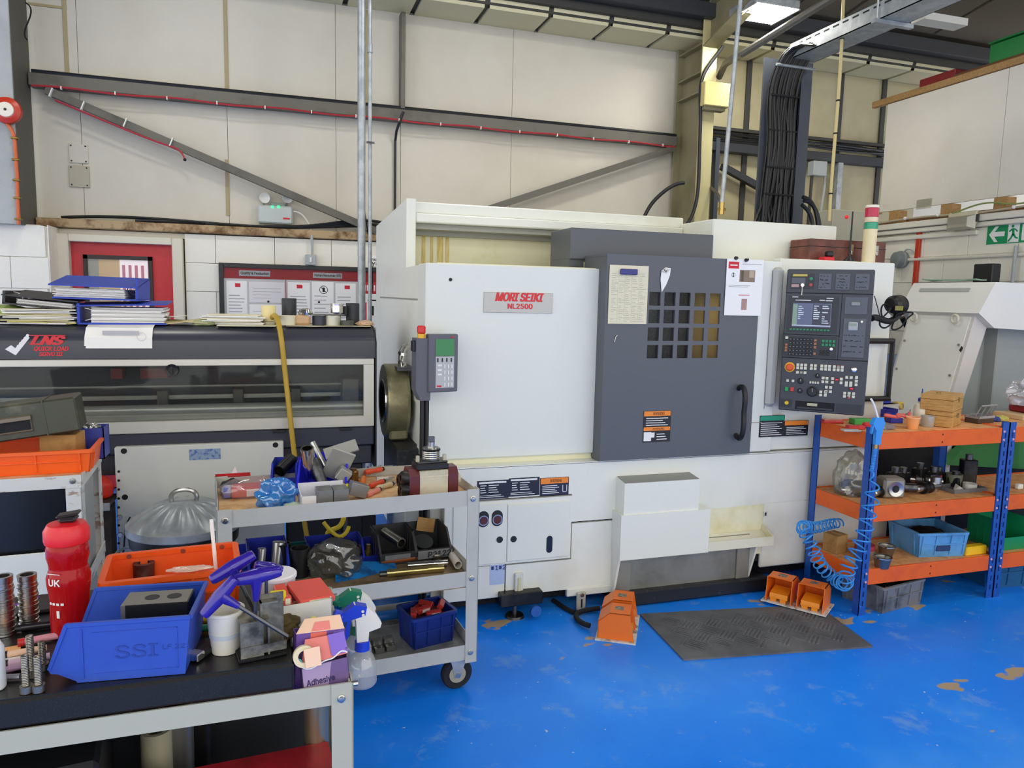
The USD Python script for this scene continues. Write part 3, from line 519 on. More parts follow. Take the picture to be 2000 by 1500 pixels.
k = T('storage_case', 'brown wooden case with metal catches on the lathe roof behind the beacon', 'case', ((ay(1585, 500, 3.5)[0]+ay(1730, 500, 3.5)[0])/2, 3.51, 1.836)); q = k.part('box', bx(-.27, .27, 0, .17, 0, .125, .004), mat('case_brown', '7c4436', .5, wear=('5d3126', 8, .4, .6)))
k.part('lid_line', bx(-.271, .271, -.001, .171, .082, .085), dark_groove)
for x in (.02, .20): k.part('catch', cat([bx(x-.012, x+.012, -.006, 0, .055, .105, .002), bx(x-.007, x+.007, -.010, -.004, .045, .07, .002)]), chrome)
t = T('rotary_switch', 'black and red switch knob on the roof edge in front of the brown case', 'switch', (ay(1615, 497, 3.46)[0], 3.46, 1.836)); t.part('base', bx(-.035, .035, -.025, .025, 0, .022, .004), print_red); t.part('knob', bx(-.005, .035, -.02, .02, .0225, .055, .008), black)
# ================================================================ operator panel on its swivel
cp = T('operator_console', 'dark grey operator control panel with screen, keypads and orange stop button', 'console', (2.57, 3.28, 1.027), -41.0)
W, H = .415, .746
pg = mat('panel_grey', '3d4148', .45); pd = mat('panel_dark', '2a2d33', .45); pl = mat('panel_recess', '5a5e68', .5)
key_w = mat('key_white', 'd8d6c4', .5); key_d = mat('key_dark', '1f2126', .5); key_g = mat('key_green', '2f8a60', .5); key_o = mat('key_copper', 'a8704e', .5); key_r = mat('key_red', 'b04a44', .5)
cp.part('housing', bx(0, W, .0, .09, 0, H, .006), pg)
cp.part('swivel_arm', cat([bx(.02, .12, .09, .15, .25, .5, .01)]), pod := mat('pod_grey', 'b4b5b0', .4))
# from the enlarged view: u, v run 0..1 across the face, v downwards
U = lambda u: u*W
Zv = lambda v: (1-v)*H
def face(name, u0, v0, u1, v1, m_, t=.004, under=None, b=0.0, label=None): return cp.part(name, bx(U(u0), U(u1), -t, .0, Zv(v1), Zv(v0), b), m_, label, False, under=under)
for v in (.165, .62): face('panel_joint', .0, v-.003, 1.0, v+.003, dark_groove, .0015)
face('panel_joint', .652, .165, .658, .62, dark_groove, .0015)
face('panel_joint', .0, .452, .652, .458, dark_groove, .0015)
q = face('info_plate', .05, .03, .32, .135, pd, .004); face('info_stripe', .07, .035, .24, .05, mat('label_yellow', 'c8b95a', .5), .005, q); face('info_text', .06, .06, .22, .10, pl, .005, q); face('info_tag', .06, .105, .15, .125, mat('tag_pink', 'c09a96', .5), .005, q)
for v, mm in ((.066, key_g), (.108, key_r)):
    cp.part('push_button', spin([(0, 0), (.0095, 0), (.0085, .006), (0, .007)], (U(.285), -.003, Zv(v)), (U(.285), -.02, Zv(v)), 14), mm)
cp.part('key_switch', cat([spin([(0, 0), (.010, 0), (.009, .006), (0, .006)], (U(.19), -.003, Zv(.11)), (U(.19), -.02, Zv(.11)), 14), bx(U(.19)-.002, U(.19)+.002, -.035, -.008, Zv(.12), Zv(.10)), bx(U(.19)-.001, U(.19)+.001, -.03, -.028, Zv(.18), Zv(.12))]), chrome)
def scribble(u0, v0, u1, v1, n, seed, m_=None, under=None):
    r = random.Random(seed); ms = []
    for k in range(n):
        z = Zv(v0+(v1-v0)*(k+.5)/n); x = U(u0)
        while x < U(u1)-.006:
            w = r.uniform(.003, .007)
            if r.random() < .8: ms.append(tube([(x, -.0052, z+r.uniform(-.002, .002)), (x+w*.4, -.0052, z+r.uniform(-.003, .004)), (x+w, -.0052, z+r.uniform(-.002, .002))],   .0012, 4))
            x += w+.0008+(r.random() < .25)*.006
    cp.part('handwriting', cat(ms), m_ or print_black, None, False, under=under)
for k, (u0, u1) in enumerate(((.37, .52), (.565, .73), (.785, .945))):
    q = face('ink_plate', u0, .03, u1, .14, pl, .004, None, .002); scribble(u0+.02, .035, u1-.02, .135, (4, 5, 3)[k], 5+k, under=q)
# screen
q = face('screen_bezel', .035, .185, .62, .44, pd, .004)
face('screen', .095, .235, .545, .40, mat('screen_slate', '55607e', .25, emit=.10), .005, q, label='lit screen with a list on the left')
face('screen_bar', .095, .225, .545, .234, mat('screen_dark', '1c2238', .3), .0052, q); face('screen_list', .095, .243, .15, .388, mat('screen_green', '7f9c88', .3, emit=.08), .0054, q); face('screen_table', .33, .243, .535, .385, mat('screen_navy', '2c3348', .3), .0054, q); face('screen_foot', .095, .387, .545, .393, mat('screen_pale', 'c9ceda', .3, emit=.1), .0056, q)
r = random.Random(3)
cp.part('screen_text', cat([bx(U(.34+.10*c), U(.34+.10*c+r.uniform(.03, .085)), -.006, -.005, Zv(.25+.0145*k+.007), Zv(.25+.0145*k)) for k in range(9) for c in range(2) if r.random() < .85]+[bx(U(.16), U(.16+r.uniform(.02, .07)), -.006, -.005, Zv(.255+.014*k+.005), Zv(.255+.014*k)) for k in range(7)]), mat('screen_ink', 'cfd6e0', .4, emit=.1), None, False, under=q)
cp.part('maker_words', cat([bx(U(a), U(b), -.0052, -.004, Zv(v+.006), Zv(v)) for a, b, v in ((.08, .15, .19), (.48, .56, .195), (.40, .46, .21), (.47, .55, .212), (.12, .3, .212))]), print_white, None, False, under=q)
cp.part('soft_keys', cat([bx(U(.07+.04*k), U(.07+.04*k+.03), -.008, -.002, Zv(.425), Zv(.413), .001) for k in range(12)]), key_g, 'row of green soft keys', False)
# card slots on the right
q = face('side_plate', .69, .185, .945, .305, pl, .004, None, .003); cp.part('connector_cover', bx(U(.76), U(.86), -.012, -.002, Zv(.245), Zv(.22), .003), mat('connector_grey', '8d9090', .5), under=q)
q = face('side_plate', .69, .33, .945, .60, pl, .004, None, .003); cp.part('pendant_meter', bx(U(.745), U(.855), -.014, -.002, Zv(.415), Zv(.355), .005), mat('meter_grey', 'a9aeb0', .45), under=q); cp.part('meter_screen', bx(U(.76), U(.84), -.0146, -.0138, Zv(.383), Zv(.365)), mat('meter_lcd', '8c9a88', .3), under=q)
cp.part('lock', spin([(0, 0), (.007, 0), (.006, .006), (0, .006)], (U(.895), -.004, Zv(.352)), (U(.895), -.02, Zv(.352)), 12), steel, under=q); scribble(.71, .43, .93, .58, 4, 31, under=q)
# keypad
face('keypad_plate', .02, .465, .63, .612, pd, .002)
def keys_grid(name, us, vs, kw, kh, m_, skip=()):
    cp.part(name, cat([bx(U(u)-kw/2, U(u)+kw/2, -.008, -.001, Zv(v)-kh/2, Zv(v)+kh/2, .0012) for i, u in enumerate(us) for j, v in enumerate(vs) if (i, j) not in skip]), m_, None, False)
keys_grid('letter_keys', [.095+.041*k for k in range(7)], [.488+.0265*j for j in range(5)], .013, .014, key_d)
cp.part('letter_marks', cat([bx(U(.085+.041*k), U(.100+.041*k), -.0088, -.0078, Zv(.490+.0265*j), Zv(.486+.0265*j)) for k in range(7) for j in range(5)]), print_grey, None, False)
keys_grid('copper_keys', [.045], [.53, .55, .57], .013, .012, key_o); keys_grid('copper_keys', [.385], [.492, .515, .54, .585], .013, .013, key_o); keys_grid('white_key', [.045], [.48], .014, .014, key_w)
keys_grid('green_keys', [.475+.041*k for k in range(4)], [.494, .52], .013, .014, key_g); keys_grid('arrow_keys', [.46, .50, .54], [.565, .585], .012, .012, key_d)
cp.part('dial', spin([(0, 0), (.010, 0), (.008, .008), (0, .009)], (U(.575), -.002, Zv(.548)), (U(.575), -.02, Zv(.548)), 14), chrome)
# operating keys
for vs_, us_ in (((.668, .69, .722), (.20, .245, .29)), ((.668, .69), (.36, .405)), ((.668, .69), (.48, .525, .57)), ((.668, .69), (.625, .67, .715)), ((.752, .778), (.505, .55)), ((.752, .778), (.615, .715)), ((.738, .775, .792), (.775, .825)), ((.848, .87), (.765, .815, .865)), ((.735, .76, .785), (.885,)), ((.815, .845), (.55, .6)), ((.85, .872), (.49, .545))):
    keys_grid('white_keys', us_, vs_, .0145, .0145, key_w)
keys_grid('red_key', [.67], [.665], .0145, .0145, key_r); keys_grid('red_key', [.245], [.722], .0145, .0145, key_r); keys_grid('red_key', [.815], [.877], .0145, .0145, key_r)
keys_grid('white_keys', [.09, .155], [.785], .013, .013, key_w); keys_grid('white_keys', [.36, .39, .42, .45], [.788], .009, .012, key_w)
keys_grid('start_key', [.085], [.845], .018, .022, mat('start_green', '1f9a50', .4)); keys_grid('stop_key', [.15], [.845], .018, .022, mat('stop_red', 'd03a3a', .4))
led = mat('led_red', 'e0203a', .4, emit=.8)
for u, v in ((.665, .758), (.84, .815)): face('led_window', u-.035, v-.012, u+.035, v+.012, mat('led_back', '3a0a10', .3), .003); cp.part('led_digits', bx(U(u)-.007, U(u)+.007, -.0036, -.0028, Zv(v)-.003, Zv(v)+.003), led, None, False)
def knob(name, u, v, rr, m_, h=.016, label=None):
    q = cp.part(name, spin([(0, 0), (rr*1.25, 0), (rr*1.2, .003), (rr, .004), (rr*.9, h), (0, h+.001)], (U(u), -.001, Zv(v)), (U(u), -.03, Zv(v)), 20), m_, label); cp.part('pointer', bx(U(u)-.001, U(u)+.001, -h-.0035, -h-.001, Zv(v), Zv(v)+rr*.8), print_white, None, False, under=q)
knob('feed_knob', .39, .852, .023, black, .02, 'largest black rotary knob'); knob('mode_knob', .245, .782, .013, black); knob('speed_knob', .245, .852, .011, black); knob('override_knob', .44, .738, .010, black); knob('lock_knob', .85, .682, .011, chrome)
q = cp.part('emergency_stop_ring', spin([(0, 0), (.026, 0), (.026, .006), (0, .006)], (U(.105), -.001, Zv(.688)), (U(.105), -.02, Zv(.688)), 28), mat('stop_yellow', 'e8b02a', .4), 'yellow ring round the stop button'); cp.part('emergency_stop', spin([(0, .004), (.012, .004), (.012, .012), (.019, .014), (.019, .02), (.014, .027), (0, .028)], (U(.105), -.001, Zv(.688)), (U(.105), -.04, Zv(.688)), 24), mat('stop_orange', 'e2541c', .35), 'orange mushroom stop button', under=q)
q = face('corner_plate', .02, .92, .16, .975, pd, .002); cp.part('yellow_button', spin([(0, 0), (.011, 0), (.009, .008), (0, .008)], (U(.095), -.002, Zv(.945)), (U(.095), -.02, Zv(.945)), 18), mat('button_yellow', 'e6c02c', .4))
face('card_slot', .20, .925, .66, .985, dark_groove, .002); face('slot_plate', .34, .935, .46, .955, mat('slot_cream', 'b9b596', .5), .005); face('slot_bar', .22, .965, .64, .978, pd, .006); face('blank_plate', .68, .925, .97, .985, pd, .002, None)
# lamp on an arm by the panel
P0 = ay(1706, 620, 3.2)
wl = T('work_lamp', 'black work lamp with coiled lead on a bent arm right of the control panel', 'lamp', tuple(P0))
pts = [ay(x, y, Y) for x, y, Y in ((1702, 622, 3.16), (1722, 624, 3.2), (1738, 627, 3.22), (1752, 618, 3.24), (1762, 605, 3.25))]
wl.part('arm', tube(smooth_path(pts, 20), .017, 10), black, world=True)
a, b = ay(1738, 592, 3.2), ay(1768, 602, 3.3)
wl.part('head', spin([(0, 0), (.026, 0), (.028, .035), (.048, .05), (.055, .10), (.06, .115), (.05, .118), (0, .10)], a, a+(b-a)*1.0, 22), blackm, world=True)
lab_ = ay(1756, 602, 3.17); wl.part('label', rot(bx(-.02, .02, -.002, .002, -.012, .012), rz=-30, to=lab_), mat('lamp_label', '8c8436', .5), world=True)
pts = [ay(x, y, 3.2+.02*math.sin(k)) for k, (x, y) in enumerate(((1724, 620), (1721, 606), (1728, 594), (1738, 597), (1732, 612), (1718, 632), (1730, 640), (1746, 628), (1742, 642), (1758, 640), (1772, 622), (1783, 612), (1770, 610), (1750, 620)))]
wl.part('lead', tube(smooth_path(pts, 90), .0045, 6), rubber, world=True)
wl.part('lead', tube([ay(1708, 578, 3.25), ay(1714, 600, 3.22), ay(1718, 616, 3.2)], .0025, 5), rubber, world=True)
solo('dark_hose', 'short black curved hose below the work lamp in front of the pale wall', 'hose', tube(smooth_path([ay(x, y, 4.5) for x, y in ((1762, 620), (1770, 635), (1778, 646), (1789, 657))], 14), .02, 8), black)

# ================================================================ bar loader
YL = 3.75
lx1 = .495; lx0 = -1.75
zt, zb_ = 1.424, .79
ld = T('bar_loader', 'long dark grey bar feeder with glazed front lid and red maker lettering', 'machine', (-.6, YL, 0))
lg = mat('loader_grey', '3a3c46', .33); alu = mat('alu_trim', 'cfcdc2', .35, .3)
zs0, zs1 = ay(700, 700, YL)[2], ay(700, 833, YL)[2]
prof = [(YL, zs0+.002), (YL, zs0+.075), (YL+.012, zs0+.105), (YL+.05, zs0+.135), (YL+.11, zt-.002), (YL+.55, zt), (YL+.57, zt-.02), (YL+.57, .70), (YL+.5, .68), (YL+.5, zs0+.0)]
ld.part('lid', ext(prof, lx0, lx1-.008, 'yz'), lg, world=True, smooth=40)
ld.part('end_cap', ext([(YL-.004, .70), (YL-.004, zs0+.08), (YL+.05, zs0+.142), (YL+.11, zt+.004), (YL+.56, zt+.004), (YL+.58, .70)], lx1-.008, lx1, 'yz'), black, world=True)
ld.part('lid_frame', cat([bx(lx0, lx1-.012, YL-.004, YL+.03, zs0-.032, zs0, .003), bx(lx0, lx1-.012, YL-.004, YL+.03, zs1, zs1+.055, .003), bx(lx1-.065, lx1-.012, YL-.003, YL+.03, zs1+.05, zs0-.03, .003)]), alu, world=True)
ld.part('lid_pane', bx(lx0, lx1-.06, YL+.008, YL+.012, zs1+.05, zs0-.028), smoked, world=True)
ld.part('channel_back', cat([bx(lx0, lx1-.02, YL+.30, YL+.32, .80, zs0), bx(lx0, lx1-.02, YL+.03, YL+.30, zs0-.03, zs0-.02)]), mat('channel_dark', '3c3e41', .4), world=True)
ld.part('channel_floor', bx(lx0, lx1-.02, YL+.03, YL+.30, .90, .93), mat('channel_grey', '77756e', .4, .3), world=True)
za = ay(500, 808, YL)[2]
ld.part('bar', cat([cyl((lx0, YL+.06, za+.02), (lx1-.05, YL+.06, za+.02), .026), bx(lx0, lx1-.05, YL+.04, YL+.16, za-.03, za, .004), cyl((lx0, YL+.2, 1.12), (lx1-.06, YL+.2, 1.12), .006, n=8), bx(lx0, lx1-.05, YL+.24, YL+.27, 1.05, 1.07)]), mat('bar_steel', 'd6d2c6', .3, .5), world=True)
ld.part('channel_part', cat([bx(lx1-.16, lx1-.075, YL+.1, YL+.28, .95, 1.16, .006)]+[bx(x, x+.05, YL+.2, YL+.29, 1.0, 1.10, .004) for x in (-.55, -.2, .08)]), mat('channel_part', '6c6a62', .4, .4), world=True)
ld.part('red_part', cat([bx(-.75, -.70, YL+.2, YL+.28, 1.16, 1.21), bx(-.62, -.5, YL+.2, YL+.28, 1.16, 1.21)]), mat('loader_red', '9c3a2c', .4), world=True)
c = ay(336, 723, YL); ld.part('lid_lock', cat([spin([(.017, 0), (.03, 0), (.028, .012), (.017, .008)], (c[0], YL, c[2]), (c[0], YL-.03, c[2]), 24, True), spin([(0, 0), (.02, 0), (.02, .004), (0, .004)], (c[0], YL, c[2]), (c[0], YL-.03, c[2]), 20), bx(c[0]-.004, c[0]+.004, YL-.012, YL, c[2]-.018, c[2]+.018)]), black, world=True)
for x in (.02, .34): ld.part('latch', bx(x-.03, x+.03, YL-.012, YL, zs1-.016, zs1-.002, .002), black, world=True)
ld.part('lower_beam', bx(lx0, lx1-.012, YL+.002, YL+.5, zs1-.098, zs1-.001, .006), lg, world=True); ld.part('under_beam', bx(lx0+.3, lx1-.02, YL+.03, YL+.45, zs1-.20, zs1-.10, .006), mat('loader_deep', '33353d', .4), world=True)
for x, y in ((597, 861), (718, 858)): c = ay(x, y, YL+.03); ld.part('bolt', spin([(0, 0), (.008, 0), (.006, .006), (0, .006)], (c[0], YL+.03, c[2]), (c[0], YL-.03, c[2]), 8), steel, world=True)
p = rect(223, 873, 557, 1100, YL-.03); pz1 = ay(390, 868, YL-.03)[2]
cabn = ld.part('base_panel', bx(p[0], p[1], YL-.03, YL+.4, .05, pz1, .004), mat('loader_base', 'd3d4cb', .45), 'white drilled base panel', world=True)
for x, y in ((242, 881), (244, 971), (538, 869)): c = ay(x, y, YL-.03); ld.part('panel_hole', spin([(0, 0), (.013, 0), (.013, .002), (0, .002)], (c[0], YL-.0315, c[2]), (c[0], YL, c[2]), 16), dark_groove, world=True, under=cabn)
for k in range(10):
    c = ay(232, 921+17.5*k, YL-.03); ld.part('punched_hole', spin([(0, 0), (.006, 0), (.006, .002), (0, .002)], (c[0], YL-.0315, c[2]), (c[0], YL, c[2]), 10), dark_groove, world=True, under=cabn)
for x, y in ((234, 1010), (235, 1044)): c = ay(x, y, YL-.03); ld.part('bolt', spin([(0, 0), (.014, 0), (.011, .01), (0, .01)], (c[0], YL-.03, c[2]), (c[0], YL-.06, c[2]), 6), steel, world=True)
a = rect(369, 878, 431, 896, YL-.03); ld.part('maker_plate', bx(a[0], a[1], YL-.032, YL-.03, a[2], a[3]), mat('plate_bluegrey', '8fa3bd', .4, wear=('4a6aa8', 60, .5, .6)), world=True, under=cabn)
for x in (.1, .38): ld.part('stand', bx(x-.05, x+.05, YL+.05, YL+.4, 0, zs1-.2, .006), mat('stand_black', '1c1d21', .5), world=True)
ld.part('stand_foot', cyl((.34, YL+.05, .0), (.34, YL+.05, .62), .02), darksteel, world=True)
ld.part('drip_cabinet', bx(.07, .50, YL+.06, YL+.5, .004, .50, .006), mat('stand_black', '1c1d21', .5), world=True)
# lettering on the sloping lid front
zq = lambda y: ay(90, y, YL)[2]
xa_, xb_ = ay(55, 665, YL)[0], ay(122, 665, YL)[0]
ld.part('maker_lettering', cat([text_y('LNS', zq(657)-zq(673), xa_+o, YL-.0005, zq(673), .0012+.0001*i, True, .45, fit=xb_-xa_) for i, o in enumerate((0, .004, .008))]+[ bx(xa_-.004, xb_+.012, YL-.0015, YL+.0005, zq(656)-.0, zq(656)+.004)]), r_, 'red maker lettering', world=True)
ld.part('model_lettering', cat([m_ for o in (0, .0018) for m_ in (text_y('QUICK LOAD', zq(677)-zq(685), ay(65, 680, YL)[0]+o, YL-.0005, zq(685), .0012+o*.05, True, .25, fit=ay(132, 680, YL)[0]-ay(65, 680, YL)[0]), text_y('SERVO III', zq(688)-zq(695), ay(75, 690, YL)[0]+o, YL-.0005, zq(695), .0012+o*.05, True, .25, fit=ay(122, 690, YL)[0]-ay(75, 690, YL)[0]))]), r_, 'red model lettering', world=True)
tick = [(10, 682), (22, 674), (30, 680), (52, 654), (58, 660), (31, 694)]
pk = pp(tick, YL); ld.part('white_tick', cat([ext(Polygon(pk), YL-.002, YL+.0005)]+[ext(Point(*pp([(36+4.5*k, 676-5.2*k)], YL)[0]).buffer(.006), YL-.0022, YL+.0005) for k in range(5)]), print_white, 'white toothed tick emblem', world=True, smooth=False)
# pendant handset
hp = T('handset', 'grey pendant handset with green screen and red stop button hung before the lathe', 'handset', (.661, 3.27, 1.158), 9.1, scale=1.09)
hg = mat('handset_grey', '595a64', .42)
hp.part('case', bx(0, .13, -.012, .03, 0, .242, .004), hg); hp.part('grip', ext(Polygon([(-.052, .012), (-.05, .225), (-.0, .225), (.012, .215), (.012, -.035), (-.03, -.035)]), .0, .055), hg)
hp.part('screen', bx(.03, .112, -.0145, -.012, .152, .222), mat('lcd_green', '2f7a46', .3, emit=.12), 'green display'); hp.part('keypad', bx(.03, .112, -.0135, -.012, .018, .150), mat('keypad_grey', 'b4b7b8', .45))
hp.part('key', cat([bx(.036+.020*k, .041+.020*k, -.016, -.013, .127, .143) for k in range(4)]), black); hp.part('key', cat([bx(.038, .056, -.016, -.013, .109-.019*k, .116-.019*k) for k in range(3)]), print_white, 'pale side keys')
hp.part('key', cat([bx(.068+.016*k, .072+.016*k, -.016, -.013, .10-.0255*j, .116-.0255*j) for k in range(3) for j in range(4)]), print_white); hp.part('red_key', bx(.036, .055, -.015, -.013, .022, .029), print_red)
hp.part('brand_patch', bx(.096, .112, -.0135, -.012, .228, .232), print_red)
st = hp.part('stop_base', lathe([(0, .225), (.017, .225), (.017, .243), (0, .243)]).apply_translation([-.022, .02, 0]), mat('stop_yellow', 'e8b02a', .4)); hp.part('stop_button', lathe([(0, .243), (.013, .243), (.018, .248), (.018, .27), (.014, .276), (0, .276)]).apply_translation([-.022, .02, 0]), mat('stop_red2', 'd42a22', .35), 'red mushroom stop button', under=st)
hp.part('side_clip', bx(-.062, -.05, .01, .04, .17, .215, .003), black)
hp.part('stalk', cat([cyl((-.012, .03, -.035), (-.014, .03, -1.06), .010), cyl((.008, .03, -.035), (.004, .03, -1.06), .010), cyl((-.005, .03, -1.062), (-.005, .03, -1.05), .04, .035)]), black)
# pipes, conduits, cables
a = ay(705, 250, 5.7); solo('steel_pipe', 'thicker pale steel pipe rising from floor to roof behind the bar feeder', 'pipe', cyl((a[0], 5.7, 0), (a[0]+.006, 5.7, 4.2), .029, n=20), galv)
a2 = ay(722, 250, 5.7); t = T('conduit', 'thinner pale conduit beside the thick steel pipe', 'conduit', (a2[0], 5.68, 0)); t.part('pipe', cyl((0, 0, 0), (0, 0, 4.2), .014, n=12), galv); t.part('coupling', cyl((0, 0, ay(726, 97, 5.7)[2]-.03), (0, 0, ay(726, 97, 5.7)[2]+.03), .02, n=12), galv); t.part('strap', cat([bx(-.03, .03, -.03, -.026, 2.69, 2.705)]), darksteel); t.part('cord', tube(smooth_path([(-.04, .03, 2.6), (-.045, .04, 2.3), (-.02, .03, 2.1), (.02, .05, 1.6)], 14), .005, 6), rubber)
p0, p1 = ay(1648, -30, 4.8), ay(1622, 432, 4.8); t = T('hanging_hose', 'yellowed air hose hanging from the roof down to the lathe', 'hose', tuple(p1)); t.part('hose', tube([p0+(p1-p0)*s+np.array([.012*math.sin(s*5), 0, 0]) for s in np.linspace(0, 1, 24)], .0125, 8), mat('hose_yellow', 'cdbd86', .5), world=True)
for s_ in (.22, .48, .62, .88): t.part('tie', cyl(p0+(p1-p0)*(s_-.003)+np.array([.012*math.sin(s_*5), 0, 0]), p0+(p1-p0)*(s_+.003)+np.array([.012*math.sin(s_*5), 0, 0]), .016, n=8), rubber, world=True)
p0, p1 = ay(1449, -30, 4.8), ay(1410, 395, 4.8); t = T('air_pipe', 'straight pale air pipe leaning down to a brass fitting behind the lathe', 'pipe', tuple(p1)); t.part('pipe', cyl(p0, p1, .016, n=12), galv, world=True); t.part('fitting', cat([cyl(p1, p1-np.array([0, 0, .09]), .02, n=6), cyl(p1-np.array([.03, 0, .05]), p1-np.array([-.03, 0, .05]), .012, n=8)]), mat('brass', 'b49a5a', .3, .9), world=True)
# black cable drop with its channel
cx0, cx1 = ay(1497, 300, 5.4)[0], ay(1548, 300, 5.4)[0]
t = T('cable_drop', 'thick bundle of black cables strapped down a dark steel channel behind the lathe', 'cable tray', ((cx0+cx1)/2, 5.45, 0))
t.part('channel', cat([bx(cx0-.02, cx1+.06, 5.47, 5.49, .4, 3.62), bx(cx1+.03, cx1+.15, 5.40, 5.42, .4, 3.60, .002), bx(cx1+.03, cx1+.04, 5.40, 5.49, .4, 3.6)]), slate, world=True)
r = random.Random(11)
for k in range(26):
    x = cx0+(cx1-cx0)*(k % 13+.5)/13; y = 5.39+.045*(k//13); w_ = r.uniform(-.02, .02)
    zt_ = 3.58; en = r.uniform(-.35, .05)
    t.part('cable', tube(smooth_path([(x+.10, y-.35, zt_+.02+.03*(k//13)), (x+.04, y-.06, zt_-.0), (x+w_, y, zt_-.25), (x-w_, y-.015, 2.95), (x+w_*1.4, y, 2.6), (x+w_+en*.25, y-.03, 2.35), (x+en*.9, y-.12, 2.08)], 22), r.choice((.0095, .012, .014)), 6), cable_m, world=True)
for z in (3.30, 3.02, 2.72, 2.5): t.part('strap', bx(cx0-.015, cx1+.01, 5.365, 5.371, z-.006, z+.006), rubber, world=True)
t.part('top_rod', cyl((cx0, 5.34, 3.53), (cx1+.12, 5.34, 3.53), .012, n=8), galv, world=True)
yv = ay(1560, 440, 5.4)
for k, (pts) in enumerate((((1568, 385), (1582, 392), (1592, 410), (1597, 470)), ((1566, 400), (1578, 412), (1584, 470)), ((1570, 392), (1588, 402), (1598, 425), (1604, 470)))):
    solo('looped_cable', ['black cable curving down right of the cable drop, uppermost of three', 'shortest black cable loop right of the cable drop', 'black cable loop reaching farthest right of the cable drop'][k], 'cable', tube(smooth_path([ay(x, y, 5.2) for x, y in pts], 16), .016, 8), cable_m)
solo('looped_cable', 'black cable arching up from the lathe roof to the portal column', 'cable', tube(smooth_path([ay(x, y, 5.6) for x, y in ((1250, 438), (1258, 424), (1270, 402), (1290, 380), (1312, 364), (1336, 357))], 20), .016, 8), cable_m)
solo('looped_cable', 'black cable curving from the portal column down to the brass fitting', 'cable', tube(smooth_path([ay(x, y, Y) for x, y, Y in ((1389, 366, 6.0), (1399, 376, 5.6), (1406, 390, 5.1), (1410, 404, 4.8))], 14), .014, 8), cable_m)
solo('column_cable', 'black cable clipped down the web of the portal column', 'cable', tube(smooth_path([ay(x, y, 5.98) for x, y in ((1412, 90), (1390, 120), (1372, 152), (1368, 210), (1366, 300), (1362, 380), (1352, 420), (1340, 440))], 40), .016, 8), cable_m)
# cable tray and trunking running towards the camera
z = 3.585; t = T('cable_tray', 'slotted grey steel cable tray running under the roof from the cable drop', 'cable tray', (4.2, 4.0, z))
tx0, tx1 = cx0+.13, cx0+.37
t.part('tray', cat([bx(tx0, tx1, -1, 5.35, z, z+.006), bx(tx0, tx0+.006, -1, 5.35, z, z+.12), bx(tx1-.006, tx1, -1, 5.35, z, z+.12)]), galv, world=True)
for k in range(38): t.part('slot', bx(tx0-.001, tx0+.001, 1.5+.1*k, 1.56+.1*k, z+.09, z+.102), dark_groove, world=True)
t.part('cables', cat([tube([(tx0+.03+.035*k, y, z+.025+.01*math.sin(y*3+k)) for y in np.linspace(-1, 5.3, 24)], .016, 6) for k in range(6)]), cable_m, world=True)
for y in (4.4, 2.9): t.part('hanger', cat([cyl((tx0-.02, y, z-.02), (tx0-.02, y, 4.6), .008, n=6), cyl((tx1+.02, y, z-.02), (tx1+.02, y, 4.6), .008, n=6), bx(tx0-.05, tx1+.05, y-.02, y+.02, z-.03, z-.002)]), galv, world=True)
solo('steel_duct', 'grey square duct bending off the wall and running along the roof above the tray', 'duct', tube(smooth_path([ay(1405, 150, 6.1), ay(1412, 130, 5.95), ay(1425, 118, 5.8), ay(1437, 112, 5.6), (4.02, 5.0, 3.86), (4.12, 3.6, 3.9), (4.2, 0, 4.0)], 30), .03, 8), girt)
solo('roof_strip_light', 'unlit white strip light fixed under the roof at upper right', 'lamp', hull([ay(1806, 36, 4.4)+np.array([0, o, u]) for o in (0, .12) for u in (0, .05)]+[ay(1890, 50, 4.4)+np.array([0, o, u]) for o in (0, .12) for u in (0, .05)]), mat('strip_white', 'd2d0c4', .4))
# lamps
lm = T('highbay_lamp', 'lit square high-bay lamp under the roof at upper right', 'lamp', LAMPS[0][:3])
lm.part('diffuser', bx(-.20, .20, -.17, .17, -.008, 0), mat('lamp_glow', 'fff6e0', .4, emit=14)); lm.part('housing', cat([bx(-.215, .215, -.185, .185, .001, .07, .01), bx(-.215, -.202, -.185, .185, -.012, .0), bx(.202, .215, -.185, .185, -.012, .0)]), galv); lm.part('hanger', cyl((0, 0, .07), (0, 0, .28), .01, n=8), galv)
# fittings on the right wall and column
b_ = rect(1378, 157, 1426, 210, 5.9); t = T('flood_lamp', 'square cream flood lamp fixed on the portal column', 'lamp', (b_[0], 5.9, b_[2])); t.part('body', bx(b_[0], b_[1], 5.9, 5.99, b_[2], b_[3], .006), mat('flood_cream', 'd8c888', .4), world=True); t.part('bracket', bx(b_[0]+.02, b_[1]-.03, 5.93, 5.998, b_[2]-.03, b_[2]-.001), olive, world=True)
b_ = rect(1591, 313, 1615, 344, 6.3); t = T('junction_box', 'small grey junction box under the rail on the cream cladding', 'box', (b_[0], 6.3, b_[2])); t.part('box', bx(b_[0], b_[1], 6.3, 6.4, b_[2], b_[3], .006), grey_pvc, world=True); t.part('conduit', cyl((b_[0]+.03, 6.36, b_[2]), (b_[0]+.02, 6.36, 2.1), .016, n=8), batten, world=True); t.part('wire', tube([(b_[1]+.02, 6.36, b_[3]-.04), (b_[1]+.03, 6.36, b_[2]-.1), (b_[1]+.0, 6.36, b_[2]-.4)], .012, 6), grey_pvc, world=True)
x = ay(1647, 380, 6.3)[0]; solo('wall_stanchion', 'short pale grey steel upright below the rail on the cream cladding', 'post', bx(x-.03, x+.03, 6.36, 6.42, 2.1, z0-.05, .003), galv)
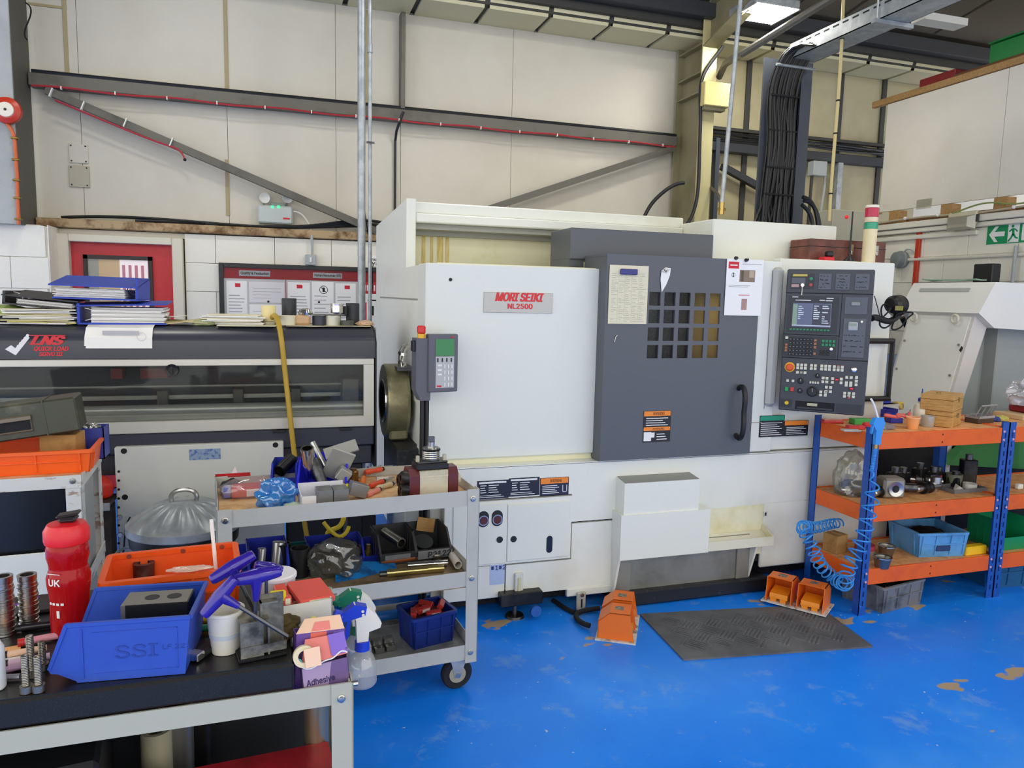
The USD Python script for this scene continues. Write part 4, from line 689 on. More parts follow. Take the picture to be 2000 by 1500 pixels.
b_ = rect(1628, 408, 1690, 448, 5.6); t = T('isolator', 'grey isolator cabinet with a red lamp behind the signal beacon', 'cabinet', (b_[0], 5.6, 0)); t.part('body', bx(b_[0], b_[1], 5.6, 5.8, 0, b_[3], .006), mat('isolator_grey', 'b9b6a4', .45), world=True); c = ay(1653, 424, 5.6); t.part('red_lamp', trimesh.creation.icosphere(2, .018).apply_translation(c), mat('lamp_red', 'e0302c', .3, emit=.4), world=True)
# ================================================================ chip conveyor at the right end of the lathe
cv = T('chip_conveyor', 'white sloping chip conveyor with angular discharge head beyond the orange shelving', 'conveyor', (4.5, 4.0, 0))
cw = mat('conveyor_white', 'efefea', .42); cgr = mat('conveyor_grey', 'a6aba8', .45)
A_ = [ay(*p, 3.75)[[0, 2]] for p in ((1905, 615), (1835, 855), (1855, 860), (1927, 640))]
dA = A_[1]-A_[0]; lo1 = A_[0]+dA*1.5; lo2 = A_[3]+(A_[2]-A_[3])*1.5
cv.part('duct', ext(Polygon([A_[0], lo1, lo2, A_[3]]), 3.75, 4.29), mat('duct_shade', 'dad6d2', .45), world=True, smooth=False)
nrm = np.array([dA[1], 0, -dA[0]]); nrm = np.array([-abs(dA[1]), 0, abs(dA[0])]); nrm /= np.linalg.norm(nrm)
pt = lambda s, y, o=0: np.array([A_[0][0]+dA[0]*s, y, A_[0][1]+dA[1]*s])+nrm*o
cv.part('duct_cover', hull([pt(s, y, o) for s in (.02, 1.45) for y in (3.775, 4.27) for o in (0, .006)]), cw, world=True)
for s in (.25, .5, .75, 1.0):
    for y in (3.80, 4.25): cv.part('cover_bolt', cyl(pt(s, y, .005), pt(s, y, .014), .009, n=8), steel, world=True)
for y in (3.86, 4.2): cv.part('lifting_eye', tube([pt(.05, y, .04)+np.array([.0, .026*math.cos(a), .026*math.sin(a)]) for a in np.linspace(0, 2*PI, 17)[:-1]], .009, 8, True), mat('eye_cream', 'dcd8c8', .5), world=True)
cv.part('duct_slot', hull([ay(x, y, 3.748)+np.array([0, o, 0]) for x, y in ((1874, 684), (1879, 676), (1877, 688), (1881, 680)) for o in (0, .004)]), dark_groove, world=True)
hp_ = [ay(*p, 3.7)[[0, 2]] for p in ((1912, 612), (1945, 551), (2090, 557), (2090, 650), (1942, 641))]
cv.part('discharge_head', ext(Polygon(hp_), 3.7, 4.36), cw, world=True, smooth=False)
h1 = ax(1812, 556, hp_[1][0]); cv.part('head_recess', hull([(hp_[1][0]-.03+o, y, z) for y in (3.86, 4.27) for o, z in ((-.012, 1.70), (0, 1.725), (.006, 1.72))]), mat('recess_grey', 'b4b6b2', .5), world=True)
cv.part('head_support', cat([bx(4.80, 5.4, 3.85, 4.3, .0, 1.46, .006), bx(4.60, 4.80, 3.95, 4.25, .6, 1.47)]), cgr, world=True)
cv.part('conveyor_sump', bx(3.50, 5.3, 3.62, 4.5, .004, .70, .01), mat('sump_black', '101114', .6), world=True)
for x, y in ((1848, 885), (1672, 0)):
    if y: c = ay(x, y, 3.58); cv.part('sump_leg', bx(c[0]-.04, c[0]+.04, 3.575, 3.615, .0, .93, .003), cw, world=True)
cv.part('limit_switch', cat([bx(ax(1975, 560, 4.75)[0]-.0, 4.83, 3.9, 4.05, 1.765, 1.9, .006)]), black, world=True)
solo('folded_cloth', 'green rag laid along the top of the conveyor head', 'cloth', rot(sheet(.10, .44, .008, .018, 4), 0, 0, 0, to=(hp_[1][0]+.0, 3.85, 1.772)), mat('rag_green', '8fae9a', .8))

# ================================================================ blue and orange shelving
blue_p = mat('post_blue', '1550a6', .4, wear=('3a74c4', 14, .62, .72)); orange_p = mat('beam_orange', 'e4600f', .42, wear=('c9501c', 6, .5, .75)); chip = mat('chipboard', 'e0a56c', .75, wear=('cf8f55', 25, .45, .6))
SY0, SY1 = 2.905, 3.325
LV = (.955, .577, .243)
def unit(label, x0, x1):
    t = T('shelving_unit', label, 'shelving', (x0, SY0, 0)); w = x1-x0; d = SY1-SY0
    for x, s in ((0, 1), (w, -1)):
        for y, sy in ((0, 1), (d, -1)):
            xa, xb = (x, x+s*.045); a, b = min(xa, xb), max(xa, xb)
            front = sbox(a, 0, b, .985); slots = [sbox((a+b)/2-.005, .05+.05*k, (a+b)/2+.005, .078+.05*k) for k in range(18)]
            if sy > 0 or s > 0:
                q = t.part('post', cat([ext(front.difference(unary_union(slots)), y, y+sy*.003), bx(x, x+s*.003, y, y+sy*.045, 0, .985)]), blue_p, smooth=False)
                t.part('slot_shadow', cat([bx((a+b)/2-.006, (a+b)/2+.006, y+sy*.0035, y+sy*.005, .048+.05*k, .08+.05*k) for k in range(18)]), mat('slot_navy2', '0a2a66', .6), None, False, under=q)
            else: q = t.part('post', bx(a, b, y, y+sy*.045, 0, .985), blue_p)
            if sy > 0:
                for z in LV:
                    for o in (.02, .065): t.part('rivet', spin([(0, 0), (.007, 0), (.005, .003), (0, .003)], ((a+b)/2+.010*s, y, z-o), ((a+b)/2+.010*s, y-.01, z-o), 8), mat('rivet_pink', 'd9a6b4', .4), under=q)
    for z in LV:
        t.part('beam', bx(.047, w-.047, .002, .018, z-.083, z, .002), orange_p); t.part('beam', bx(.047, w-.047, d-.018, d-.002, z-.083, z, .002), orange_p)
        t.part('end_beam', bx(.004, .016, .046, d-.046, z-.083, z, .002), orange_p); t.part('end_beam', bx(w-.016, w-.004, .046, d-.046, z-.083, z, .002), orange_p)
        t.part('deck', bx(.018, w-.018, .02, d-.02, z-.022, z-.004), chip)
        for o in (.02, .06): t.part('beam_hole', spin([(0, 0), (.005, 0), (.005, .001), (0, .001)], (w/2, .002, z-o), (w/2, -.01, z-o), 8), mat('hole_brown', '5a1c08', .7))
    return t
unit('blue and orange bolted shelving unit nearest the lathe, with a coiled blue air line', 2.85, 3.770)
unit('blue and orange bolted shelving unit cut off by the right edge of the picture', 3.775, 4.70)
Z1, Z2, Z3 = LV[0]-.004+.0005, LV[1]-.004+.0005, LV[2]-.004+.0005
def at(x, y, z): return tuple(az(x, y, z))

# generic containers ------------------------------------------------
def tote(t, w, d, h, m_, taper=.02, wall=.004, ribs=True, name='body'):
    """Euro crate: tapered walls, rim, floor and outside ribs."""
    o = Polygon([(-w/2, -d/2), (w/2, -d/2), (w/2, d/2), (-w/2, d/2)]).buffer(-.012).buffer(.012, 4)
    def ring(scale_z0, scale_z1, z0_, z1_, off0, off1):
        P0 = np.array(o.buffer(-off0).exterior.coords)[:-1]; P1 = np.array(o.buffer(-off1).exterior.coords)[:-1]
        k = min(len(P0), len(P1)); return None
    def shell(x0, x1, y0, y1):
        pass
    def wallpanel(ax_, s):
        if ax_ == 'x': pts = [(s*(w/2-taper), -d/2+taper, 0), (s*(w/2-taper), d/2-taper, 0), (s*w/2, d/2, h), (s*w/2, -d/2, h)]; n_ = np.array([-s*wall, 0, 0])
        else: pts = [(-w/2+taper, s*(d/2-taper), 0), (w/2-taper, s*(d/2-taper), 0), (w/2, s*d/2, h), (-w/2, s*d/2, h)]; n_ = np.array([0, -s*wall, 0])
        pts = np.array(pts); return hull(np.vstack([pts, pts+n_]))
    body = [wallpanel('x', 1), wallpanel('x', -1), wallpanel('y', 1), wallpanel('y', -1), bx(-w/2+taper, w/2-taper, -d/2+taper, d/2-taper, 0, wall)]
    q = t.part(name, cat(body), m_)
    rim = o.buffer(.006).difference(o.buffer(-.008)); t.part('rim', mv(trimesh.creation.extrude_polygon(rim, .012, engine='earcut'), z=h-.010), m_)
    if ribs:
        rb = []
        for s in (-1, 1):
            for f in (-.42, -.15, .15, .42):
                a = np.array([w*f, s*(d/2-taper*.7), h*.25]); rb.append(hull([(w*f+e, s*(d/2-taper*(1-zf)), z_) for e in (-.003, .003) for z_, zf in ((h*.08, .08), (h*.93, .93))]+[(w*f+e, s*(d/2-taper*(1-zf)+.006), z_) for e in (-.003, .003) for z_, zf in ((h*.10, .1), (h*.93, .93))]))
            rb.append(bx(-w*.42, w*.42, s*(d/2-taper*.45), s*(d/2-taper*.45+.006), h*.52, h*.56))
            for f in (-.35, .35): rb.append(hull([(s*(w/2-taper*(1-zf)+e), d*f+g, z_) for e in (0, .006) for g in (-.003, .003) for z_, zf in ((h*.08, .08), (h*.93, .93))]))
        t.part('ribs', cat(rb), m_, kind='stuff')
    return q
def stack_bin(t, w, d, h, m_, lip=.45, slope=.28, wall=.003):
    """Open-fronted picking bin, front towards -y, origin at the middle of its floor."""
    side = Polygon([(-d/2+.015, 0), (-d/2, .02*h), (-d/2-.0, lip*h), (-d/2+slope*d, h), (d/2, h), (d/2, 0)])
    t.part('body', cat([ext(side, -w/2, -w/2+wall, 'yz'), ext(side, w/2-wall, w/2, 'yz'), bx(-w/2+wall, w/2-wall, d/2-wall, d/2, 0, h), bx(-w/2+wall, w/2-wall, -d/2+.012, d/2-wall, 0, wall)]), m_, smooth=False)
    t.part('front_lip', hull([(x, y, z) for x in (-w/2+wall, w/2-wall) for y, z in ((-d/2+.012, 0), (-d/2+.016, 0), (-d/2, lip*h), (-d/2+.004, lip*h))]), m_)
    t.part('rim', cat([bx(s*w/2-.004, s*w/2+.004, -d/2+slope*d, d/2+.003, h-.008, h) for s in (-1, 1)]+[bx(-w/2, w/2, d/2-.002, d/2+.004, h-.008, h)]+[hull([(s*w/2+e, y, z) for e in (-.004, .004) for y, z in ((-d/2-.003, lip*h), (-d/2-.003, lip*h-.008), (-d/2+slope*d, h), (-d/2+slope*d, h-.008))]) for s in (-1, 1)]), m_)
    t.part('side_rib', cat([bx(s*(w/2), s*(w/2+.004), y-.003, y+.003, .1*h, .8*h) for s in (-1, 1) for y in (0, d*.2, d*.38)]), m_, kind='stuff')

# --- on the top deck
def box_thing(name, label, category, p, sx, sy, sz, m_, rz=0, b=.003, group=None, parts=()):
    t = T(name, label, category, p, rz, group); t.part('body', bx(-sx/2, sx/2, -sy/2, sy/2, 0, sz, b), m_)
    for nm, m, mm in parts: t.part(nm, m, mm)
    return t
red_pl = mat('red_plastic', 'c93434', .35); box_thing('insert_box', 'flat red plastic box at the left end of the top orange shelf', 'box', at(1625, 826, Z1), .11, .05, .014, red_pl, -20, parts=[('lid', bx(-.05, .05, -.022, .022, .0145, .02, .002), mat('red_clear', 'd86a5c', .3))])
box_thing('plastic_tray', 'shallow green plastic tray under the console on the orange shelf', 'tray', at(1680, 828, Z1), .10, .06, .03, mat('tray_green', '49a84e', .5), -12)
box_thing('insert_box', 'red box in front of the green tray on the orange shelf', 'box', at(1670, 838, Z1), .09, .04, .02, red_pl, -10)
box_thing('parts_card', 'grey folded card leaning by the front edge of the orange shelf', 'card', at(1662, 842, Z1), .09, .05, .008, mat('card_grey', 'bcbab2', .7), -18)
box_thing('red_pouch', 'small red pouch behind the air gun', 'pouch', at(1693, 836, Z1), .05, .035, .03, red_pl, 5, .008)
t = T('paper_cup', 'orange paper cup standing at the front edge of the top orange shelf', 'cup', at(1782, 838, Z1)); t.part('cup', lathe([(0, 0), (.024, 0), (.033, .062), (.031, .062), (.023, .003), (0, .003)]), mat('cup_orange', 'f0a060', .6)); t.part('rim', lathe([(.031, .060), (.035, .060), (.035, .065), (.031, .065)], 24, True), mat('cup_rim', 'f0b890', .6))
t = T('squeeze_bottle', 'white squeeze bottle with blue pointed nozzle beside the wooden case', 'bottle', at(1796, 828, Z1)); t.part('bottle', lathe([(0, 0), (.032, 0), (.036, .008), (.036, .085), (.030, .108), (.016, .118), (.015, .126), (0, .126)]), mat('bottle_milky', 'e6dfcc', .35)); t.part('cap', lathe([(0, .126), (.018, .126), (.018, .142), (.008, .148), (0, .148)]), mat('cap_blue', '25419c', .4)); t.part('nozzle', lathe([(0, .148), (.006, .148), (.0025, .195), (0, .195)], 12), mat('cap_blue', '25419c', .4))
t = T('plastic_tub', 'clear plastic tub in front of the wooden case', 'tub', at(1811, 833, Z1)); t.part('tub', cat([lathe([(0, 0), (.03, 0), (.033, .06), (.031, .06), (.028, .003), (0, .003)], 20)]), film('tub_clear', (.85, .85, .82), .1, .4, 'd6d2c6'))
pw_ = az(1852, 838, Z1)
for k, (zz, sx_, lab) in enumerate(((0, .20, 'lower of two stacked pale wooden gauge cases'), (.087, .225, 'upper of two stacked pale wooden gauge cases'))):
    t = T('wooden_case', lab, 'case', (pw_[0]+.085, pw_[1]+.13, Z1+zz+.001), 30); wd = mat('case_wood', 'c89a56', .55, wear=('b0823e', 18, .45, .65), stretch=(1, 1, 5)); t.part('body', bx(-sx_/2, sx_/2, -.08, .08, 0, .058, .002), wd); t.part('lid', bx(-sx_/2, sx_/2, -.08, .08, .0595, .085, .002), wd); t.part('catch', bx(-.012, .012, -.084, -.08, .046, .072, .001), mat('brass2', '9c8a54', .35, .8)); t.part('top_knob', cyl((0, .02, .085), (0, .02, .0862 if k == 0 else .09), .012, n=10), mat('brass2', '9c8a54', .35, .8))
p = az(1920, 828, Z1); t = T('wire_rack', 'grey metal rack with square cells leaning by the wooden cases', 'rack', (p[0]+.03, p[1]+.05, Z1), 8); t.part('base', bx(-.07, .07, -.04, .04, 0, .03, .002), mat('rack_brown', '4a3a32', .5)); t.part('frame', cat([bx(-.07+.035*k, -.066+.035*k, -.042, .042, .028, .042) for k in range(5)]+[bx(-.07, .07, s*.04-.002, s*.04+.002, .028, .042) for s in (-1, 1)]+[rot(bx(-.07+.046*k, -.067+.046*k, -.003, .003, .04, .115), 25) for k in range(4)]+[rot(bx(-.07, .07, -.003, .003, .11, .116), 25)]), galv)
for i, (x, y, sx, sy, sz, hx, rz, lab) in enumerate(((1728, 812, .10, .09, .045, '2430a0', 5, 'blue open parts box behind the air gun nozzle'), (1745, 825, .07, .06, .05, '2a34a8', -15, 'blue parts box beside the orange cup'))):
    t = T('parts_box', lab, 'box', at(x, y, Z1), rz); m_ = mat('parts_blue', '2832a4', .4); t.part('body', cat([bx(-sx/2, sx/2, -sy/2, sy/2, 0, .003), bx(-sx/2, -sx/2+.003, -sy/2, sy/2, 0, sz), bx(sx/2-.003, sx/2, -sy/2, sy/2, 0, sz), bx(-sx/2, sx/2, -sy/2, -sy/2+.003, 0, sz), bx(-sx/2, sx/2, sy/2-.003, sy/2, 0, sz)]), m_); t.part('contents', mv(blob((sx*.4, sy*.4, .022), .3, 4, i), z=.004), mat('parts_mix', '9a5a68', .4, wear=('4a4c8c', 60, .45, .55)))
for k in range(4):
    t = T('red_handle_tool', ['red handled tool lying across the blue parts boxes, longest', 'red handled tool crossing the first over the blue boxes', 'small red handled tool nearest the squeeze bottle', 'red handled tool resting on the blue box behind the cup'][k], 'tool', tuple(np.array(at((1738, 1758, 1775, 1762)[k], 816, Z1+.05))), (-20, 15, 40, -35)[k], None, None, 0, (8, -6, -20, 12)[k]); t.part('handle', spin([(0, 0), (.008, .003), (.011, .02), (.008, .05), (.010, .068), (0, .07)], (-.035, 0, .01), (.04, 0, .01), 10), mat('handle_salmon', 'd8605c', .35)); t.part('blade', cyl((.03, 0, .01), (.075, 0, .01), .003, n=6), steel)
t = T('plastic_tray', 'white plastic tray behind the console at the back of the orange shelf', 'tray', at(1728, 800, Z1), 0); t.part('body', cat([bx(-.06, .06, -.05, .05, 0, .04, .003)]), mat('tray_pale', 'd8d8d2', .5)); t.part('rim', cat([bx(-.062, .062, -.052, .052, .034, .04)]), mat('tray_pale', 'd8d8d2', .5))
box_thing('blue_caddy', 'blue caddy standing on the white tray behind the console', 'caddy', tuple(np.array(at(1722, 800, Z1))+np.array([.0, .0, .041])), .09, .05, .03, mat('caddy_blue', '2a46b4', .4), 0)
box_thing('sandpaper', 'striped tan packet with yellow tip on the white tray', 'packet', tuple(np.array(at(1752, 799, Z1))+np.array([0, 0, .0])), .06, .05, .045, mat('packet_tan', '9c7a64', .6, wear=('d8c04a', 20, .5, .6)), 10)
box_thing('orange_card', 'flat orange card lying along the front of the top shelf', 'card', at(1860, 838, Z1), .26, .04, .003, mat('card_orange', 'f0a468', .7), 3)
t = T('clear_pouch', 'crumpled clear plastic bag of small parts beside the air gun', 'bag', at(1730, 838, Z1)); t.part('bag', blob((.05, .03, .02), .35, 4, 9), film('pouch_clear', (.8, .8, .84), .1, .35, '9a9ea8'))
t = T('plastic_bundle', 'bundle of crumpled clear plastic bags at the right edge on the far shelf', 'bag', at(1985, 812, Z1)+np.array([.02, .15, 0]) if False else (4.35, 3.19, Z1)); t.part('bags', mv(blob((.19, .11, .11), .36, 1.7, 5, 4, ridge=True, octaves=2), z=.076), film('bundle_clear', (.85, .85, .88), .12, .55, 'd0d0d6', .12)); t.part('red_pack', mv(bx(-.14, .2, -.08, .08, .03, .075, .01), 0), mat('pack_red', '8a1e26', .4)); t.part('tan_board', bx(-.24, .25, -.1, .09, 0, .029, .003), mat('board_tan', 'd0b48a', .7))
t = T('work_glove', 'yellow and blue work glove crumpled on the right-hand shelf', 'glove', at(1955, 822, Z1)); t.part('palm', blob((.045, .03, .02), .3, 3, 3), mat('glove_yellow', 'b8b05a', .7)); t.part('cuff', mv(blob((.03, .025, .018), .2, 3, 6), -.05, -.005), mat('glove_blue', '34418c', .7))
# --- middle deck
t = T('plastic_sack', 'large clear plastic sack of tooling at the left end of the middle orange shelf', 'bag', (2.985, 3.15, Z2)); t.part('sack', blob((.095, .10, .15), .22, 1.8, 21, 4, ridge=True, octaves=2), clear_bag); t.part('contents', blob((.075, .08, .05), .3, 3, 22), mat('contents_dark', '3a3a38', .5))
def toolholder(label, p, rz, L=.16, r=.028, m_=darksteel, ry=0):
    t = T('tool_holder', label, 'tool holder', tuple(np.array(p)+np.array([0, 0, r+.001])), rz, None, None, 0, ry); t.part('flange', spin([(0, 0), (r, 0), (r, .03), (r*.72, .036), (r*.72, .044), (r, .05), (r, .065), (0, .065)], (0, 0, 0), (1, 0, 0), 20), m_); t.part('taper', spin([(0, 0), (r*.85, 0), (r*.5, L*.5), (0, L*.5)], (.065, 0, 0), (1, 0, 0), 18), steel); t.part('nose', spin([(0, 0), (r*.6, 0), (r*.6, .05), (r*.4, .055), (0, .055)], (0, 0, 0), (-1, 0, 0), 16), steel); return t
toolholder('steel tool holder with bright nose at the front left of the middle shelf', at(1660, 968, Z2), -14, .14, .03, mat('holder_grey', '55524e', .35, .8))
toolholder('dark tool holder lying behind the corner post on the middle shelf', at(1715, 972, Z2), 20, .12, .03, blackm)
p = az(1752, 975, Z2); t = T('live_tool_head', 'square steel live tooling head with round bore on the middle shelf', 'tool', (p[0], p[1]+.05, Z2), -15); t.part('block', bx(-.06, .06, -.045, .05, 0, .11, .012), mat('head_steel', '9a968a', .35, .7)); t.part('bore_ring', spin([(.02, 0), (.04, 0), (.04, .012), (.02, .006)], (0, -.045, .055), (0, -.08, .055), 28, True), steel); t.part('bore', spin([(0, 0), (.021, 0), (.021, .004), (0, .004)], (0, -.045, .055), (0, -.08, .055), 20), blackm); t.part('shank', spin([(0, 0), (.026, 0), (.024, .08), (0, .08)], (.06, 0, .05), (.2, 0, .05), 18), darksteel)
toolholder('black boring bar holder to the right of the square tool head', at(1800, 965, Z2), 10, .16, .032, blackm)
toolholder('dark tool holder behind the boring bar on the middle shelf', at(1785, 948, Z2), -30, .16, .034, darksteel)
p = az(1832, 962, Z2); t = T('collet', 'small bright steel collet standing among the dark tooling', 'collet', (p[0], p[1]+.02, Z2), 0); t.part('body', lathe([(0, 0), (.016, 0), (.018, .04), (.028, .05), (.028, .085), (.02, .09), (.010, .09), (0, .085)], 20), steel)
t = T('round_pot', 'dull green pot among the tooling on the middle shelf', 'pot', at(1862, 950, Z2)); t.part('pot', lathe([(0, 0), (.038, 0), (.044, .075), (.041, .075), (.036, .004), (0, .004)]), mat('pot_green', '6f7460', .5))
p = az(1896, 962, Z2); t = T('tool_tray', 'shallow grey tray of tooling at the right of the middle shelf', 'tray', (p[0], p[1]+.06, Z2)); t.part('tray', cat([bx(-.12, .12, -.06, .06, 0, .004), bx(-.12, .12, -.062, -.058, 0, .022), bx(-.12, .12, .058, .062, 0, .022), bx(-.122, -.118, -.06, .06, 0, .022), bx(.118, .122, -.06, .06, 0, .022)]), mat('tray_steelgrey', '6c6e70', .4))
tx, ty = p[0], p[1]+.06
t = T('tape_roll', 'white roll of tape lying in the grey tray', 'tape', (tx+.06, ty, Z2+.005)); t.part('roll', pipe_ring(.018, .036, .03), mat('tape_white', 'd8d6cc', .6))
t = T('white_fitting', 'pale angular plastic fitting in the grey tray', 'fitting', (tx-.04, ty-.02, Z2+.005), 25); t.part('body', hull([(-.04, -.02, 0), (.04, -.02, 0), (.04, .02, 0), (-.04, .02, 0), (-.03, -.01, .03), (.0, .02, .035)]), mat('fitting_pale', 'cfccc0', .6))
r = random.Random(5)
for k in range(7):
    x = (3.32, 3.42, 3.52, 3.58, 3.66, 3.70, 3.86)[k]; y = (3.20, 3.24, 3.22, 3.18, 3.22, 3.14, 3.2)[k]
    t = T('tool_block', ['black tool block at the back of the middle shelf, farthest left', 'black tool block behind the square tool head', 'black turret block behind the boring bar', 'black tool block with red screw behind the round pot', 'black tool block behind the grey tray', 'dark clamp block behind the tape roll', 'black fixture block beyond the double post on the middle shelf'][k], 'tool block', (x, y, Z2), r.uniform(-25, 25)); h_ = (.09, .075, .10, .085, .07, .06, .14)[k]; t.part('block', bx(-.04, .04, -.03, .03, 0, h_, .005), blackm); t.part('boss', cyl((0, 0, h_), (.0, 0, h_+.03), .02, n=14), darksteel)
    if k == 3: t.part('screw', cyl((.02, -.03, h_*.7), (.02, -.036, h_*.7), .008, n=8), red_pl)
t = T('white_clip', 'small white plastic clip on the far shelf right of the double post', 'clip', at(1990, 955, Z2)); t.part('clip', bx(-.02, .02, -.012, .012, 0, .03, .004), steelwhite)
# --- bottom deck
p = az(1605, 1080, Z3); box_thing('cardboard_box', 'small brown cardboard box on the lowest orange shelf behind the air line', 'box', (2.94, 3.20, Z3), .09, .09, .10, mat('card_brown', 'b08850', .8, wear=('9c743e', 12, .45, .6)), 12, .002, parts=[('tape', bx(-.012, .012, -.0455, .0455, .1, .1006), mat('tape_brown', 'c49a60', .4))])
t = T('grinding_wheel', 'red topped steel drum beside the cardboard box', 'drum', (3.02, 3.07, Z3)); t.part('drum', lathe([(0, 0), (.05, 0), (.052, .05), (0, .05)]), steel); t.part('red_top', lathe([(0, .051), (.052, .051), (.05, .075), (0, .075)]), mat('drum_red', '9c2430', .4))
for k, (x, y) in enumerate(((1722, 1108), (1730, 1085))):
    p = az(x, y, Z3); t = T('steel_cup', ['front one of two dented steel cups on the lowest shelf', 'rear one of two steel cups, by the light blue crate'][k], 'cup', (p[0], p[1], Z3)); t.part('cup', lathe([(0, 0), (.033, 0), (.045, .055), (.042, .055), (.03, .003), (0, .003)], 24), mat('cup_steel', '8c8a84', .25, .9)); t.part('rim', lathe([(.041, .054), (.047, .054), (.047, .059), (.041, .059)], 24, True), chrome)
t = T('light_blue_crate', 'light blue plastic crate on the lowest orange shelf', 'crate', (3.47, 3.09, Z3), -9); tote(t, .30, .26, .135, mat('crate_lightblue', '5f9fd6', .45, wear=('3f7fae', 6, .5, .7)), .012); t.part('grip', bx(-.045, .045, -.134, -.12, .035, .065, .006), mat('grip_navy', '1c3a6a', .6)); t.part('contents', mv(blob((.12, .1, .05), .3, 4, 2), z=.05), blackm)
box_thing('yellow_block', 'bright yellow block right of the light blue crate', 'block', (3.67, 2.965, Z3), .155, .05, .05, mat('block_yellow', 'f0c018', .5), 3, .006)
for k, (x, y, z, sx, sy, sz) in enumerate(((3.62, 3.18, Z3, .12, .1, .07), (3.70, 3.2, Z3, .08, .09, .1))):
    box_thing('gearbox', ['black oily gearbox behind the yellow block', 'black motor behind the double post on the lowest shelf'][k], 'gearbox', (x, y, z), sx, sy, sz, blackm, 10*k, .01, parts=[('cap', cyl((0, -sy/2, sz*.6), (0, -sy/2-.012, sz*.6), .022, n=14), darksteel)])
for k, (x, y, z, w_, h_) in enumerate(((3.98, 3.06, Z3, .24, .11), (4.02, 3.16, Z3+.17, .22, .10))):
    if k == 0:
        t = T('green_bin', 'green picking bin on the lowest right-hand shelf', 'bin', (x, y, z), 0); stack_bin(t, w_, .22, .17, mat('bin_green', '12905a', .4))
t = T('black_case', 'black tool case on the lowest right-hand shelf beside the green bin', 'case', (4.28, 3.08, Z3)); t.part('case', bx(-.15, .15, -.12, .12, 0, .07, .008), black); t.part('handle', bx(-.05, .05, -.135, -.12, .03, .045, .004), blackm)
# --- on the floor under the shelving
t = T('grey_crate', 'grimy grey plastic crate on the floor under the shelving', 'crate', (3.13, 3.04, 0), 10); tote(t, .34, .26, .14, mat('crate_grey', '74767a', .5, wear=('4a4c50', 8, .5, .65)), .01); t.part('scrap', mv(blob((.13, .1, .06), .4, 4, 8), z=.03), blackm)
t = T('dark_blue_crate', 'dark teal crate on the floor at the right edge under the shelving', 'crate', (4.05, 3.12, 0), -4); tote(t, .36, .28, .17, mat('crate_teal', '1f5c88', .5), .012)
solo('dust_sheet', 'green sheet draped over the sump behind the right-hand shelving', 'sheet', hull([(4.05, 3.56, .62), (5.2, 3.56, .52), (5.2, 3.54, .95), (4.45, 3.54, .93), (4.05, 3.50, .60), (5.2, 3.48, .5), (5.2, 3.53, .95), (4.45, 3.53, .93)]), mat('sheet_green', '3f8a4a', .7))
# --- coiled air line and blow gun
ab = mat('air_blue', '2f8fe0', .35)
g = T('air_gun', 'bright blue air blow gun with white nozzle hooked on the corner post', 'air gun', tuple(ay(1716, 850, 2.86)))
gp_ = [ay(*q, 2.86) for q in ((1716, 868), (1714, 850), (1713, 835), (1710, 822))]
g.part('body', cat([hull([ay(x, y, 2.86)+np.array([0, o, 0]) for x, y in ((1702, 828), (1707, 816), (1722, 815), (1726, 826), (1720, 842), (1709, 842)) for o in (-.012, .012)]), hull([ay(x, y, 2.86)+np.array([0, o, 0]) for x, y in ((1709, 838), (1721, 838), (1717, 868), (1707, 868)) for o in (-.01, .01)])]), ab, world=True)
g.part('trigger', hull([ay(x, y, 2.855)+np.array([0, o, 0]) for x, y in ((1703, 832), (1706, 829), (1702, 848), (1700, 846)) for o in (-.006, .006)]), ab, world=True)
g.part('nozzle', tube(smooth_path([ay(x, y, 2.86) for x, y in ((1715, 816), (1711, 803), (1706, 788), (1701, 779))], 12), .005, 8), print_white, 'white bent nozzle', world=True)
g.part('coupling', cyl(ay(1711, 868, 2.86), ay(1710, 876, 2.86), .010, n=10), mat('brass', 'b49a5a', .3, .9), world=True)
g.part('spring_guard', cat([tube([ay(1710-.18*t_, 876+t_, 2.86)+np.array([.008*math.cos(t_*2.2), .008*math.sin(t_*2.2), 0]) for t_ in np.linspace(0, 44, 110)], .003, 5), cyl(ay(1710, 876, 2.86), ay(1702, 920, 2.86), .0065, n=8)]), ab, world=True)
ctrl = [(1702, 920, 2.86, .003), (1706, 945, 2.855, .034), (1700, 985, 2.85, .036), (1690, 1030, 2.85, .037), (1672, 1080, 2.85, .037), (1655, 1115, 2.86, .034), (1650, 1140, 2.90, .034), (1630, 1130, 2.99, .032), (1600, 1100, 3.0, .032), (1580, 1055, 3.02, .030), (1569, 1036, 3.06, .030), (1585, 1030, 3.14, .028), (1612, 1026, 3.18, .026), (1640, 1022, 3.22, .024)]
C_ = smooth_path([ay(a, b, c) for a, b, c, _ in ctrl], 900); rr_ = np.interp(np.linspace(0, 1, 900), np.linspace(0, 1, len(ctrl)), [q[3] for q in ctrl])
Tn = np.gradient(C_, axis=0); Tn /= np.linalg.norm(Tn, axis=1, keepdims=True); u = np.array([1.0, 0, 0]); coil = []; s_ = np.concatenate([[0], np.cumsum(np.linalg.norm(np.diff(C_, axis=0), axis=1))]); ph = 2*PI*np.cumsum(np.interp(s_/s_[-1], [0, .2, .42, .6, 1], [.016, .020, .038, .036, .036]))*1.0
ph = ph/ph[-1]*2*PI*36
for i in range(900):
    u = u-Tn[i]*(u@Tn[i]); u /= np.linalg.norm(u); w_ = np.cross(Tn[i], u); coil.append(C_[i]+rr_[i]*(math.cos(ph[i])*u+math.sin(ph[i])*w_))
solo('coiled_air_line', 'coiled blue air line hanging round the corner post of the shelving', 'air line', tube(np.array(coil), .0042, 6), ab)

